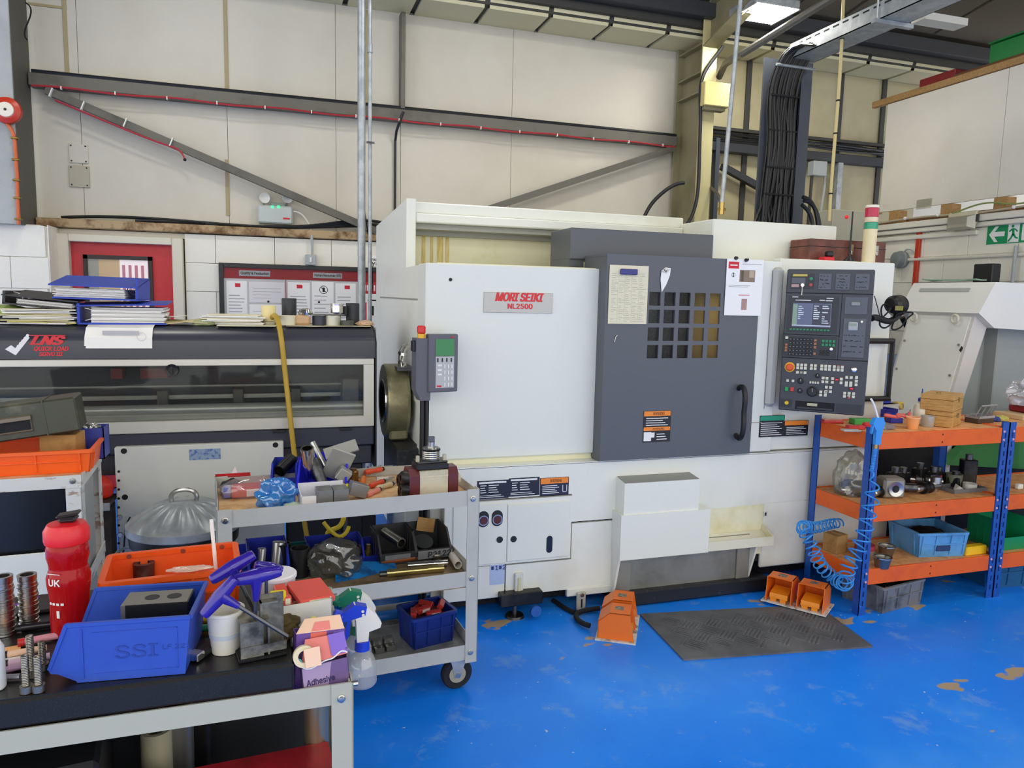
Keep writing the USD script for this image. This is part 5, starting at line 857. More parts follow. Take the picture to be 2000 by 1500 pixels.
# ================================================================ mat and foot switches
mat_m = mat('mat_rubber', '55575b', .55, wear=('6a6c70', 5, .4, .65))
mq = [az(*q, .006)[:2] for q in ((1337, 1286), (1699, 1261), (1606, 1192))]; mq.append(mq[2]+(mq[0]-mq[1])*1.03+np.array([0, .07])); mq[2] = mq[2]+(mq[2]-mq[1])*.15
t = T('anti_fatigue_mat', 'dark grey ribbed rubber mat on the blue floor before the lathe', 'mat', (2.2, 3.0, 0)); t.part('mat', trimesh.creation.extrude_polygon(Polygon(mq).buffer(.01), .008, engine='earcut'), mat_m, world=True, smooth=False); fld = Polygon(mq).buffer(-.035); ribs_ = []
for i in range(-14, 15):
    for j in range(-14, 15):
        for k in range(5):
            o = (-.036+.018*k, 0) if (i+j) % 2 else (0, -.036+.018*k); r0 = sbox(-.005, -.042, .005, .042) if (i+j) % 2 else sbox(-.042, -.005, .042, .005)
            g_ = affinity.translate(affinity.rotate(affinity.translate(r0, i*.094+o[0], j*.094+o[1]), 40, origin=(0, 0)), 2.2, 3.0)
            if fld.contains(g_): c4 = np.array(g_.exterior.coords)[:4]; ribs_.append(hull(np.vstack([np.c_[c4, np.full(4, .008)], np.c_[c4*.9+c4.mean(0)*.1, np.full(4, .0125)]])))
t.part('ribs', cat(ribs_), mat_m, None, False, True, 'stuff')
op = mat('pedal_orange', 'f0761c', .42, wear=('d9601c', 5, .5, .7)); opd = mat('pedal_treadle', 'f09020', .4)
def pedals(label, loc, rz):
    t = T('foot_switch', label, 'foot switch', loc, rz); t.part('base_plate', bx(-.165, .165, -.095, .095, 0, .006, .001), mat('pedal_plate', 'd8d4cc', .5, wear=('8a847a', 20, .5, .6)))
    for x in (-.08, .08):
        w_ = .066
        side = [(-.085, .007), (-.062, .135), (.03, .135), (.085, .09), (.085, .007)]
        q = t.part('hood', cat([ext(side, x-w_, x-w_+.004, 'yz'), ext(side, x+w_-.004, x+w_, 'yz'), hull([(xx, y, z) for xx in (x-w_, x+w_) for y, z in ((-.062, .135), (.03, .135), (-.062, .131), (.03, .131))]), hull([(xx, y, z) for xx in (x-w_, x+w_) for y, z in ((.03, .135), (.085, .09), (.03, .131), (.081, .088))]), hull([(xx, y, z) for xx in (x-w_, x+w_) for y, z in ((.085, .09), (.085, .007), (.081, .09), (.081, .007))])]), op, smooth=False)
        t.part('treadle', hull([(xx, y, z) for xx in (x-.046, x+.046) for y, z in ((-.075, .035), (-.070, .050), (.02, .064), (.03, .05), (.03, .03), (-.075, .025))]), opd); t.part('treadle_foot', cat([bx(x-.042+.05*k, x-.012+.05*k, -.072, -.02, .007, .027) for k in (0, 1)]), opd)
        t.part('marking_plate', bx(x-.02, x+.022, -.03, .012, .1351, .1357), mat('pedal_mark', '9a8a70', .5, wear=('5c5a58', 70, .45, .55)), under=q)
    return t
pedals('orange twin foot switch turned side-on beside the black mat', (1.583, 3.105, 0), 59)
pedals('orange twin foot switch facing outwards at the shelving corner', (2.63, 3.10, .0135), -53.5)
pth = [az(*q, .02) for q in ((1152, 1222), (1140, 1218), (1128, 1210), (1126, 1200), (1136, 1194), (1155, 1190), (1170, 1188))]
solo('switch_cable', 'thick black cable looping from the side-on foot switch', 'cable', tube(smooth_path(pth, 30), .013, 8), rubber)
solo('switch_cable', 'black cable running back under the lathe to the looped cable', 'cable', tube(smooth_path([az(*q, .013) for q in ((1122, 1196), (1108, 1190), (1092, 1180), (1080, 1172))], 16), .012, 8), rubber)
# ================================================================ three-shelf trolley
tp = mat('trolley_paint', 'babab2', .45, wear=('a9a9a2', 4, .58, .75)); TRZ = 4.6; TO = np.array([.765, 2.735, 0]); TL, TD = .965, .50
tr_ = T('workshop_trolley', 'pale grey angle-iron trolley with three cluttered shelves and rubber wheels', 'trolley', TO, TRZ)
def angle(p0, p1, f1, f2, w=.045, t=.004):
    """Angle iron from p0 to p1 with flanges along f1 and f2."""
    p0, p1, f1, f2 = [np.array(v, float) for v in (p0, p1, f1, f2)]
    return cat([hull([p+a*f1*w+b*f2*t for p in (p0, p1) for a in (0, 1) for b in (0, 1)]), hull([p+a*f2*w+b*f1*t for p in (p0, p1) for a in (0, 1) for b in (0, 1)])])
for sx, x in ((-1, 0), (1, -TL)):
    for sy, y in ((1, 0), (-1, TD)):
        q = tr_.part('post', angle((x, y, .125), (x, y, .843), (sx, 0, 0), (0, sy, 0), .05), tp)
        for z in (.805, .48, .17): tr_.part('bolt', spin([(0, 0), (.012, 0), (.012, .003), (.009, .004), (.008, .010), (0, .011)], (x+sx*.028, y, z), (x+sx*.028, y-sy*.03, z), 8), steel, under=q)
for z1, h_ in ((.838, .062), (.508, .062), (.200, .062)):
    for y, s in ((.0045, 1), (TD-.0045, -1)): tr_.part('rail', bx(-TL+.004, -.004, y, y+s*.003, z1-h_, z1), tp)
    for x, s in ((-.0045, -1), (-TL+.0045, 1)): tr_.part('end_rail', bx(x, x+s*.003, .01, TD-.01, z1-h_, z1), tp)
board = mat('trolley_board', 'e6bf8c', .7, wear=('cf9e68', 16, .45, .65)); grime = mat('shelf_grime', 'a4a5a0', .5, .3, wear=('7c7c78', 7, .42, .65))
tr_.part('top_board', bx(-TL+.01, -.01, .01, TD-.01, .785, .80), board); tr_.part('middle_board', bx(-TL+.01, -.01, .01, TD-.01, .44, .455), mat('board_dark', 'a08a6a', .7, wear=('6b5a42', 8, .42, .65))); tr_.part('bottom_sheet', bx(-TL+.01, -.01, .01, TD-.01, .142, .15), grime)
for x in (-.07, -TL+.07):
    for y in (.05, TD-.05):
        tr_.part('caster_fork', cat([bx(x-.035, x+.035, y-.035, y+.035, .128, .138)]+[hull([(x+dx, y+s*.022+o, z) for o in (0, .003) for dx, z in ((-.03, .13), (.035, .13), (.012, .05), (-.012, .05))]) for s in (-1, 1)]), galv)
        q = tr_.part('wheel', spin([(.0, -.016), (.040, -.016), (.058, -.018), (.065, -.008), (.065, .008), (.058, .018), (.040, .016), (0, .016)], (x, y, .0655), (x, y+1, .0655), 30), rubber); tr_.part('wheel_hub', spin([(.0, -.019), (.035, -.019), (.035, .019), (0, .019)], (x, y, .0655), (x, y+1, .0655), 24), mat('hub_cream', 'a39c86', .5), under=q); tr_.part('axle_nut', spin([(0, -.03), (.010, -.03), (.010, .03), (0, .03)], (x, y, .0655), (x, y+1, .0655), 6), steel, under=q)
S1, S2, S3 = .8005, .4555, .1505
def stand(x, y, s): p = az(x, y, s); return (p[0], p[1], s)
_ct, _st = math.cos(math.radians(TRZ)), math.sin(math.radians(TRZ))
def keep_in(p, hx, hy):
    """Moves a point so that a thing of these half sizes stays inside the trolley's rails."""
    dx, dy = p[0]-TO[0], p[1]-TO[1]; x, y = _ct*dx+_st*dy, -_st*dx+_ct*dy
    x = min(max(x, -TL+.012+hx), -.012-hx); y = min(max(y, .012+hy), TD-.012-hy)
    return np.array([TO[0]+_ct*x-_st*y, TO[1]+_st*x+_ct*y, p[2]])
# --- top shelf
t = T('part_packet', 'clear bag with a red box of inserts and white label on the trolley top', 'packet', tuple(keep_in(np.array(stand(474, 975, S1)), .12, .03)), 2); t.part('red_box', bx(-.075, .09, .005, .075, .004, .045, .004), mat('packet_red', 'd84848', .35)); t.part('label', bx(-.02, .075, .002, .0045, .008, .036), paper); t.part('blue_box', bx(-.105, -.077, .01, .06, .004, .045, .003), mat('packet_blue', '6a72b8', .4)); t.part('bag', mv(blob((.118, .055, .05), .16, 3, 31), .0, .04), film('packet_clear', (.92, .88, .88), .1, .18, 'd8c8c8'))
t = T('red_tray', 'shallow red tray at the back left of the trolley top', 'tray', stand(455, 941, S1), 3); t.part('tray', cat([bx(-.07, .07, 0, .05, 0, .003), bx(-.07, .07, 0, .003, 0, .025), bx(-.07, .07, .047, .05, 0, .025), bx(-.07, -.067, 0, .05, 0, .025), bx(.067, .07, 0, .05, 0, .025)]), red_pl)
solo('paper_scrap', 'triangular scrap of paper standing in the red tray on the trolley', 'paper', hull([(0, 0, 0), (.04, 0, 0), (.025, 0, .05), (0, .002, 0), (.04, .002, 0), (.025, .002, .05)]), paper, np.array(stand(447, 938, S1))+np.array([0, .02, .004]))
t = T('black_pouch', 'crumpled black pouch in the left corner of the trolley top', 'pouch', tuple(keep_in(np.array(stand(420, 965, S1)), .05, .07))); t.part('pouch', blob((.045, .06, .035), .25, 3, 14), black)
t = T('blue_bag', 'crumpled translucent blue plastic bag on the trolley top', 'bag', stand(541, 990, S1)+np.array([0, .02, 0])); t.part('bag', blob((.070, .050, .062), .42, 1.7, 17, 4, ridge=True, octaves=1), film('bag_blue', (.20, .50, .90), .12, .55, '3f9ae8', .14))
t = T('green_rag', 'small pale green rag beside the blue bag', 'rag', stand(574, 992, S1)+np.array([0, .01, 0])); t.part('rag', blob((.035, .02, .012), .4, 4, 3), mat('rag_pale', 'bcd0b4', .8))
bb = mat('bin_blue', '2233a8', .38)
p = stand(556, 955, S1); t = T('picking_bin', 'smaller dark blue picking bin holding a black sleeve on the trolley top', 'bin', (p[0]+.005, p[1]+.09, S1), -6); stack_bin(t, .095, .16, .095, bb); t.part('sleeve', spin([(.020, 0), (.026, 0), (.026, .09), (.020, .09)], (-.02, -.03, .06), (.01, .02, .085), 20, True), blackm)
p = stand(628, 972, S1); t = T('picking_bin', 'larger bright blue picking bin heaped with tubes and plates on the trolley top', 'bin', tuple(keep_in(np.array([p[0]+.02, p[1]+.13, S1]), .11, .13)), -10); stack_bin(t, .185, .23, .13, mat('bin_blue2', '2a2ed0', .38), .3, .4)
bpt = keep_in(np.array([p[0]+.02, p[1]+.13, S1]), .11, .13)
def tube_thing(name, label, category, a, b, r, ri, m_, g=None): t = T(name, label, category, tuple(a)); t.part('tube', spin([(ri, 0), (r, 0), (r, float(np.linalg.norm(np.array(b)-np.array(a)))), (ri, float(np.linalg.norm(np.array(b)-np.array(a))))], (0, 0, 0), tuple(np.array(b)-np.array(a)), 26, True), m_); return t
t = tube_thing('steel_sleeve', 'bright turned steel sleeve leaning out of the blue bin', 'sleeve', bpt+[-.055, -.02, .06], bpt+[-.07, -.06, .185], .026, .019, chrome)
tube_thing('steel_sleeve', 'grey sleeve lying in the blue bin in front of the bright one', 'sleeve', bpt+[-.01, -.08, .035], bpt+[-.045, -.03, .13], .022, .015, darksteel)
tube_thing('steel_sleeve', 'thin pale tube slanting behind the bright sleeve', 'sleeve', bpt+[.01, -.02, .08], bpt+[-.045, .03, .19], .012, .008, steel)
solo('steel_plate', 'grey ground steel plate sticking up out of the blue bin', 'plate', rot(bx(-.045, .05, -.006, .006, 0, .135, .001), 20, 22), mat('plate_ground', 'a8a8a2', .4, .4), bpt+np.array([.025, -.02, .05]))
solo('steel_plate', 'broad grey plate lying across the top of the blue bin', 'plate', rot(bx(-.06, .075, -.03, .03, 0, .010, .001), 35, -16), mat('plate_ground', 'a8a8a2', .4, .4), bpt+np.array([.06, .0, .155]))
solo('steel_block', 'small grey stepped block at the front of the blue bin', 'block', rot(bx(-.025, .025, -.02, .02, 0, .05, .002), 10, 35), mat('plate_ground', 'a8a8a2', .4, .4), bpt+np.array([.055, -.075, .055]))
p = stand(632, 990, S1); t = T('white_tray', 'white plastic tray holding two square grey blocks at the trolley front', 'tray', (p[0], p[1]+.05, S1), 4); t.part('tray', cat([bx(-.085, .085, -.05, .06, 0, .004, .001), bx(-.085, .085, .056, .06, 0, .07), bx(-.085, -.081, -.05, .06, 0, .05), bx(-.085, -.03, -.05, -.046, 0, .045)]), mat('tray_white2', 'dfdfe6', .4))
for k, x in enumerate((.005, .063)):
    t = T('jaw_block', ['left one of two square grey blocks on the white tray', 'right one of two square grey blocks on the white tray'][k], 'block', (p[0]+x, p[1]+.035, S1+.0045), 4); t.part('block', bx(-.028, .028, -.04, .04, 0, .058, .0015), mat('jaw_grey', '7d8084', .4, .5)); t.part('slot', cat([ext(LineString([(-.008, 0), (.010, 0)]).buffer(.005), .0578, .0585, 'xy'), ext(LineString([(-.008, -.022), (.010, -.022)]).buffer(.005), .0578, .0585, 'xy')]), steel)
t = T('bottle_stopper', 'yellow cap with white stem beside the grey blocks', 'stopper', stand(674, 968, S1)); t.part('cap', lathe([(0, .02), (.018, .02), (.02, .04), (.012, .048), (0, .048)]), mat('cap_yellow', 'ecd81a', .45)); t.part('stem', lathe([(0, 0), (.015, 0), (.015, .0195), (0, .0195)]), paper)
t = T('tilted_block', 'grey rectangular block leaning at the trolley front edge', 'block', stand(697, 978, S1)+np.array([0, .03, .012]), 8, None, None, 0, 20); t.part('block', bx(-.035, .035, -.02, .03, 0, .05, .0015), mat('block_grey', '85868a', .4, .5))
t = T('bronze_bush', 'brown bronze bush standing on the trolley top', 'bush', stand(690, 946, S1)); t.part('body', lathe([(0, 0), (.022, 0), (.022, .055), (.014, .06), (.014, .068), (0, .068)]), mat('bronze', '8a6428', .35, .6, wear=('6a4a1c', 20, .4, .6)))
od = mat('driver_orange', 'f08028', .35); odr = mat('driver_red', 'e2502c', .35)
for k, (a, b, z, mm, lab) in enumerate((((706, 948), (716, 925), .012, od, 'orange driver handle pointing away on the trolley'), ((712, 936), (742, 930), .03, odr, 'orange-red handle lying across the other drivers'), ((700, 930), (735, 918), .012, red_pl, 'red handle behind the bronze bush'), ((722, 955), (752, 944), .012, odr, 'orange-red clamp handle near the wooden edge'), ((716, 972), (738, 962), .010, mat('driver_pink', 'e88a78', .4), 'pink handled scraper nearest the trolley front'), ((668, 925), (690, 934), .012, red_pl, 'red handled cutter between bin and bush'), ((735, 960), (768, 950), .012, mat('handle_cream', 'd8c49a', .5), 'cream handled file by the tool block'))):
    A_, B_ = np.array(stand(*a, S1)), np.array(stand(*b, S1)); d_ = (B_-A_)/np.linalg.norm(B_-A_); L_ = .095; A_[2] += z; t = T('hand_tool', lab, 'tool', tuple(A_)); e = d_*L_; t.part('handle', spin([(0, 0), (.009, .002), (.013, .02), (.009, .05), (.012, .08), (.008, L_), (0, L_)], (0, 0, 0), e, 12), mm); t.part('shaft', cyl(e, e*1.8, .004, n=8), steel); t.part('collar', cyl(e*.97, e*1.06, .009, n=10), blackm)
t = T('clear_tube_pack', 'clear plastic tube with blue end caps at the back of the trolley', 'tube', np.array(stand(744, 925, S1))+np.array([0, .02, .016]), 4); t.part('tube', cyl((-.055, 0, 0), (.055, 0, 0), .014, n=16), film('tube_pack', (.9, .9, .86), .1, .35, 'dcdccc')); 
for x in (-.058, .055): t.part('cap', cyl((x, 0, 0), (x+.004, 0, 0), .016, n=16), bb)
t = T('safety_glasses', 'clear plastic safety glasses folded on the trolley top', 'glasses', stand(752, 942, S1)); t.part('lens', hull([(x, y, z) for x in (-.035, .035) for y, z in ((-.012, 0), (.012, 0), (.008, .026), (-.004, .026))]), film('lens_clear', (.92, .92, .9), .05, .25, 'e4e4dc')); t.part('arms', cat([cyl((s*.035, .012, .018), (s*.02, .05, .006), .003, n=6) for s in (-1, 1)]), print_grey)
# driven tool block
p = stand(850, 973, S1); k = T('driven_tool_head', 'maroon and cream turret tool head with upright shank on the trolley corner', 'tool head', tuple(keep_in(np.array([p[0]-.006, p[1]+.062, S1]), .125, .052)), 4.6); mr = mat('tool_maroon', '5c2028', .35); tc = mat('tool_cream', 'c9c4ae', .4, wear=('b3ac92', 10, .45, .65))
k.part('centre_block', bx(-.058, .058, -.05, .05, 0, .108, .002), tc); k.part('chamfer', hull([(x, y, z) for x in (-.058, .058) for y, z in ((-.0505, .085), (-.04, .1085), (-.049, .085), (-.04, .107))]), mat('tool_cream2', 'dcd6b8', .4))
for s in (-1, 1):
    x0_, x1_ = (s*.0585, s*.10); k.part('end_housing', hull([(x, y, z) for x in (x0_, x1_) for y, z in ((-.05, .003), (.05, .003), (.05, .09), (.03, .115), (-.03, .115), (-.05, .09))]), mr)
k.part('top_plate', bx(-.07, .062, -.045, .045, .109, .135, .006), mat('plate_black', '26252a', .4, .3)); k.part('flange', bx(-.065, .06, -.04, .04, .1355, .142, .003), darksteel)
k.part('shank', lathe([(0, .142), (.034, .142), (.036, .147)]+[(.0345+.0015*(i % 2), .148+.004*i) for i in range(9)]+[(.036, .186), (.034, .19), (.031, .193), (0, .193)], 36), steel); k.part('shank_band', lathe([(.0362, .18), (.0372, .182), (.0372, .187), (.0362, .189)], 30, True), rubber); k.part('drive_spigot', lathe([(0, .193), (.015, .193), (.015, .215), (0, .215)]), steel); k.part('drive_tang', bx(-.014, .014, -.006, .006, .215, .236, .001), darksteel)
for x in (-.06, .05): k.part('dowel', cyl((x, -.02, .142), (x, -.02, .165), .008, n=12), tc)
for x in (-.038, -.03, .025, .04): k.part('cap_screw', spin([(0, 0), (.005, 0), (.005, .002), (0, .002)], (x, -.045, .097), (x, -.1, .12), 8), blackm)
for y, z in ((-.025, .082), (-.03, .035), (.022, .06), (.0, .018)): q = k.part('collet_nut', spin([(.012, 0), (.026, 0), (.028, .006), (.028, .022), (.022, .03), (.012, .03)], (-.10, y, z), (-.2, y, z), 16, True), blackm); k.part('nut_bore', spin([(0, 0), (.012, 0), (.012, .02), (0, .02)], (-.10, y, z), (-.2, y, z), 12), steel, under=q)
k.part('plug', spin([(0, 0), (.022, 0), (.02, .018), (0, .018)], (.10, -.01, .06), (.2, -.01, .06), 18), tc)
# --- middle shelf
def bin_(label, px_, py_, s, w_, d_, h_, m_, rz=0, back=0, lip=.45, slope=.3):
    p = stand(px_, py_, s); c_ = keep_in(np.array([p[0], p[1]+d_/2+back, s]), w_/2+.006, d_/2+.006); t = T('picking_bin', label, 'bin', tuple(c_), rz); stack_bin(t, w_, d_, h_, m_, lip, slope); return t, c_
t, c0 = bin_('blue picking bin with two steel billets on the middle trolley shelf', 513, 1098, S2, .15, .22, .12, bb, 4); 
for k, (x, y, r, h_, lab) in enumerate(((-.03, -.02, .017, .11, 'thinner steel billet standing in the middle-shelf blue bin'), (.035, .0, .027, .125, 'thicker steel billet standing in the middle-shelf blue bin'))):
    t = T('steel_billet', lab, 'billet', tuple(c0+np.array([x, y, .004])), 0, None, None, -10, 6); t.part('billet', lathe([(0, 0), (r, 0), (r, h_-.003), (r-.003, h_), (0, h_)]), mat('billet', 'c4c2bc', .3, .9))
bin_('blue picking bin at the far left of the middle trolley shelf', 436, 1082, S2, .10, .16, .10, bb, 4, .03)
bin_('teal picking bin behind the black cups', 572, 1088, S2, .08, .15, .085, mat('bin_teal', '0f6a66', .4), 4, .05)
t, c1 = bin_('dark blue picking bin behind the grey plastic bag', 612, 1082, S2, .11, .15, .105, bb, 4, .075); t.part('clamp', mv(bx(-.03, .03, -.06, -.03, .05, .085, .004), 0), darksteel)
t, c1 = bin_('dark blue picking bin with grey clamps right behind the plastic bag', 662, 1075, S2, .11, .15, .105, bb, 4, .075); t.part('clamp', mv(bx(-.03, .03, -.07, -.03, .05, .1, .004), 0), darksteel)
t, c2 = bin_('small blue picking bin with brass fittings in front of the black bins', 711, 1098, S2, .095, .13, .075, bb, 6, .02)
for k in range(2): q = T('brass_fitting', ['left one of two brass fittings in the small blue bin', 'right one of two brass fittings in the small blue bin'][k], 'fitting', tuple(c2+np.array([-.02+.035*k, -.02, .02])), 20*k); q.part('hexagon', cyl((0, 0, 0), (0, 0, .022), .016, n=6), mat('brass', 'b49a5a', .3, .9)); q.part('spigot', cyl((0, 0, .022), (.004, 0, .05), .011, n=12), mat('brass', 'b49a5a', .3, .9))
bk = mat('bin_black', '3a3b3e', .45)
t, c3 = bin_('left one of two black picking bins, with a steel tube across it', 762, 1086, S2, .155, .19, .125, bk, 5, .0); t.part('label_tab', mv(hull([(x, y, z) for x in (-.06, .05) for y, z in ((-.099, .03), (-.101, .05), (-.096, .03), (-.097, .05))]), 0), mat('tab_grey', '74767a', .5))
tube_thing('steel_tube', 'short steel tube lying in the left black bin', 'tube', c3+[-.03, .06, .10], c3+[.025, -.06, .085], .022, .017, steel)
t, c4 = bin_('right one of two black picking bins, marked in black pen on its front', 832, 1084, S2, .155, .19, .125, bk, 5, .0); q = t.part('label_tab', hull([(x, y, z) for x in (-.07, .07) for y, z in ((-.103, .018), (-.105, .055), (-.099, .018), (-.101, .055))]), mat('tab_grey', '74767a', .5)); t.part('marked_number', rot(text_y('P2122/', .024, -.03, -.1055, .024, .0006, True, .1), 0), print_black, under=q)
t = T('round_disc', 'dark disc leaning in the right black bin', 'disc', tuple(c4+np.array([-.02, -.01, .055])), 10, None, None, 30); t.part('disc', lathe([(0, 0), (.042, 0), (.042, .014), (0, .014)]), mat('disc_dark', '4a4e4e', .35, .7))
solo('card_piece', 'torn brown card standing at the back of the right black bin', 'card', rot(bx(-.04, .04, -.002, .002, 0, .06), -15, 12), mat('card_brown', 'b08850', .8), c4+np.array([-.0, .06, .085]))
for k, (x, y, r) in enumerate(((553, 1120, .031), (587, 1130, .037))): t = T('black_cup', ['smaller black plastic cup on the middle trolley shelf', 'larger black plastic cup on the middle trolley shelf'][k], 'cup', stand(x, y, S2)+np.array([0, .03, 0])); t.part('cup', lathe([(0, 0), (r*.9, 0), (r, .115), (r-.003, .115), (r*.87, .004), (0, .004)]), black); t.part('rim', lathe([(r-.003, .113), (r+.002, .113), (r+.002, .118), (r-.003, .118)], 24, True), black)
t = T('plastic_sack', 'crumpled clear grey plastic sack on the middle trolley shelf', 'bag', np.array(stand(650, 1135, S2))+np.array([.01, .07, 0])); t.part('sack', blob((.10, .075, .092), .34, 1.6, 41, 4, ridge=True, octaves=2), film('sack_grey', (.62, .62, .58), .10, .18, '8c8c84', .10)); t.part('contents', blob((.07, .05, .05), .25, 3, 42), mat('sack_dark', '4c4a42', .5))
solo('blue_sleeve', 'bright blue plastic sleeve lying under the grey sack', 'sleeve', hull([tuple(np.array(stand(x, y, S2))+np.array([0, 0, z])) for x, y, z in ((655, 1138, .0), (655, 1128, .03), (690, 1112, .035), (770, 1102, .012), (775, 1110, .0), (700, 1130, .0))]), mat('sleeve_blue', '1a86d8', .4, wear=('1a5a98', 12, .5, .6)))
h0_, h1_ = np.array(stand(742, 1106, S2)), np.array(stand(852, 1094, S2)); t = T('hammer', 'hammer with brown wooden handle lying before the black bins', 'hammer', tuple(h0_)); e = h1_-h0_; t.part('handle', spin([(0, 0), (.011, .0), (.013, .08), (.009, .16), (.009, float(np.linalg.norm(e)))], (0, 0, .02), e+np.array([0, 0, .02]), 12), mat('handle_brown', '8a4a1e', .45)); t.part('head', cyl(e+np.array([0, -.035, .022]), e+np.array([.005, .04, .022]), .018, n=14), chrome)
tube_thing('steel_tube', 'bright chrome tube lying above the brass coloured rod', 'tube', np.array(stand(796, 1112, S2))+[0, 0, .016], np.array(stand(874, 1106, S2))+[0, 0, .016], .014, .010, chrome)
a_, b_ = np.array(stand(755, 1128, S2))+np.array([0, 0, .017]), np.array(stand(866, 1117, S2))+np.array([0, 0, .017]); t = T('brass_rod', 'long brass coloured turned rod at the front of the middle trolley shelf', 'rod', tuple(a_)); e = b_-a_; t.part('rod', spin([(0, 0), (.016, 0), (.016, .03), (.0145, .034), (.0145, .165), (.016, .168), (.016, float(np.linalg.norm(e))), (0, float(np.linalg.norm(e)))], (0, 0, 0), e, 22), mat('rod_brass', 'c8b878', .25, .9)); t.part('end_fitting', cyl(-e*.12, (0, 0, 0), .011, n=10), darksteel)
tube_thing('white_tube', 'white plastic tube at the right end of the middle trolley shelf', 'tube', np.array(stand(905, 1112, S2))+[-.02, .01, .018], np.array(stand(872, 1072, S2))+[0, .06, .018], .018, .013, mat('tube_white', 'e4ded2', .5))
yh = mat('hose_ochre', 'b8962e', .4)
solo('ochre_hose', 'ochre rubber hose draped over the bar feeder and down behind the trolley', 'hose', tube(smooth_path([(ay(528, 620, 3.95)[0], 3.95, zt+.022), tuple(ay(538, 617, 3.84)), tuple(ay(546, 640, 3.74)), tuple(ay(556, 720, 3.72)), tuple(ay(565, 800, 3.71)), tuple(ay(573, 870, 3.70)), tuple(ay(585, 960, 3.69)), tuple(ay(601, 1060, 3.67)), (ay(606, 1080, 3.66)[0], 3.66, .02)], 60), .0125, 10), yh)
solo('yellow_hose', 'short bent yellow hose hanging between the middle-shelf bins', 'hose', tube(smooth_path([ay(x, y, 3.2) for x, y in ((676, 985), (672, 1008), (660, 1030), (645, 1036), (640, 1050))], 20), .011, 8), mat('hose_bright', 'd8c02a', .45))
solo('yellow_strip', 'flat yellow strip curled up by the middle-shelf bins', 'strip', tube(smooth_path([ay(x, y, 3.16) for x, y in ((632, 1020), (640, 1030), (652, 1042), (664, 1048), (676, 1040), (681, 1028))], 20), .009, 6), mat('hose_bright', 'd8c02a', .45))
# --- bottom shelf
t = T('blue_crate', 'blue crate full of red insert boxes on the bottom trolley shelf', 'crate', np.array(stand(842, 1268, S3))+np.array([0, .10, 0]), 14); tote(t, .20, .165, .135, mat('crate_blue', '18328a', .4), .012)
cp_ = np.array(stand(842, 1268, S3))+np.array([0, .10, .118]); r = random.Random(8)
for k, lab in enumerate(('red insert box standing at the left of the blue crate', 'red insert box with white end in the crate, farthest right', 'red insert box lying across the crate front', 'red insert box tilted at the crate back', 'red and white box in the middle of the crate', 'small red box against the crate rear wall')):
    q = T('insert_box', lab, 'box', tuple(cp_+np.array([(-.06, .06, .02, .01, -.015, -.04)[k], (-.02, .02, -.045, .045, 0, .04)[k], (.0, .01, .0, .01, .002, -.01)[k]])), (80, 70, 10, -40, 25, 50)[k], None, None, (0, 35, 8, 40, 12, 20)[k]); q.part('box', bx(-.032, .032, -.012, .012, 0, .022, .002), mat('insert_red', 'b8342e', .35)); q.part('label', bx(-.012, .025, -.0125, -.0119, .004, .018), paper)
solo('crate_fill', 'layer of red insert boxes lower down in the blue crate', 'box', bx(-.08, .08, -.06, .06, 0, .105, .01), mat('fill_red', '7c2420', .5, wear=('2c1416', 40, .4, .55)), cp_-np.array([0, 0, .112]), 14)
t = T('steel_pot', 'dull steel bush standing on the bottom trolley shelf', 'bush', stand(709, 1208, S3)+np.array([0, .03, 0])); t.part('body', lathe([(0, 0), (.04, 0), (.04, .085), (.03, .085), (.03, .01), (0, .01)], 28), darksteel)
box_thing('flat_red_box', 'flat red box lying alone on the bottom trolley shelf', 'box', stand(748, 1203, S3), .085, .04, .016, mat('insert_red', 'b8342e', .35), 24, .002)
for k in range(3):
    p = np.array(stand(718+22*k, 1282-5*k, S3))+np.array([0, .03, 0]); t = T('soft_jaw', ['leftmost of three stepped steel jaws on the bottom trolley shelf', 'middle one of three stepped steel jaws on the bottom shelf', 'rightmost of three stepped steel jaws on the bottom shelf'][k], 'jaw', tuple(p), 10); t.part('jaw', cat([bx(-.02, .02, -.03, .03, 0, .02, .002), bx(-.02, .02, 0, .03, .02, .042, .002)]), mat('jaw_steel', '8c8c8a', .3, .9)); t.part('counterbore', cyl((0, -.015, .0195), (0, -.015, .0206), .010, n=14), blackm)
solo('blue_pipe', 'blue plastic pipe lying at the back of the bottom trolley shelf', 'pipe', cyl(np.array([.22, 3.12, S3+.03]), np.array([.62, 3.15, S3+.03]), .022, n=14), mat('sleeve_blue2', '1a6ac0', .4))
# ================================================================ galvanised bin
bc = np.array([ay(360, 1000, 3.46)[0], 3.46, 0]); br_ = .232; bz = ay(366, 1052, 3.43-br_)[2]
t = T('dustbin', 'galvanised dustbin with fluted lid between feeder and trolley', 'bin', tuple(bc))
t.part('body', lathe([(0, .012), (.165, .012), (.17, 0), (.175, .012)]+[(.178+.0006*i+(.004 if i % 12 in (3, 4) else 0), .02+(bz-.075)*i/60) for i in range(61)]+[(.22, bz-.055), (.215, bz-.05)], 40), galv)
t.part('liner', lathe([(.216, bz-.09), (.223, bz-.085), (.226, bz-.05), (.221, bz-.02), (.20, bz-.02)], 40), black, 'black bin liner showing under the lid')
n_ = 96; R_ = np.linspace(0, 1, 16); th = np.arange(n_)*2*PI/n_; V = []
for s in R_:
    for a in th: fl = (.010*max(0, math.cos(a*16))*(np.clip((s-.28)/.2, 0, 1))*np.clip((1-s)/.08, 0, 1)); V.append((br_*s*math.cos(a), br_*s*math.sin(a), .095*(1-s**2.0)+fl))
F = []
for i in range(15):
    for j in range(n_): b = (j+1) % n_; F += [(i*n_+j, (i+1)*n_+j, (i+1)*n_+b), (i*n_+j, (i+1)*n_+b, i*n_+b)]
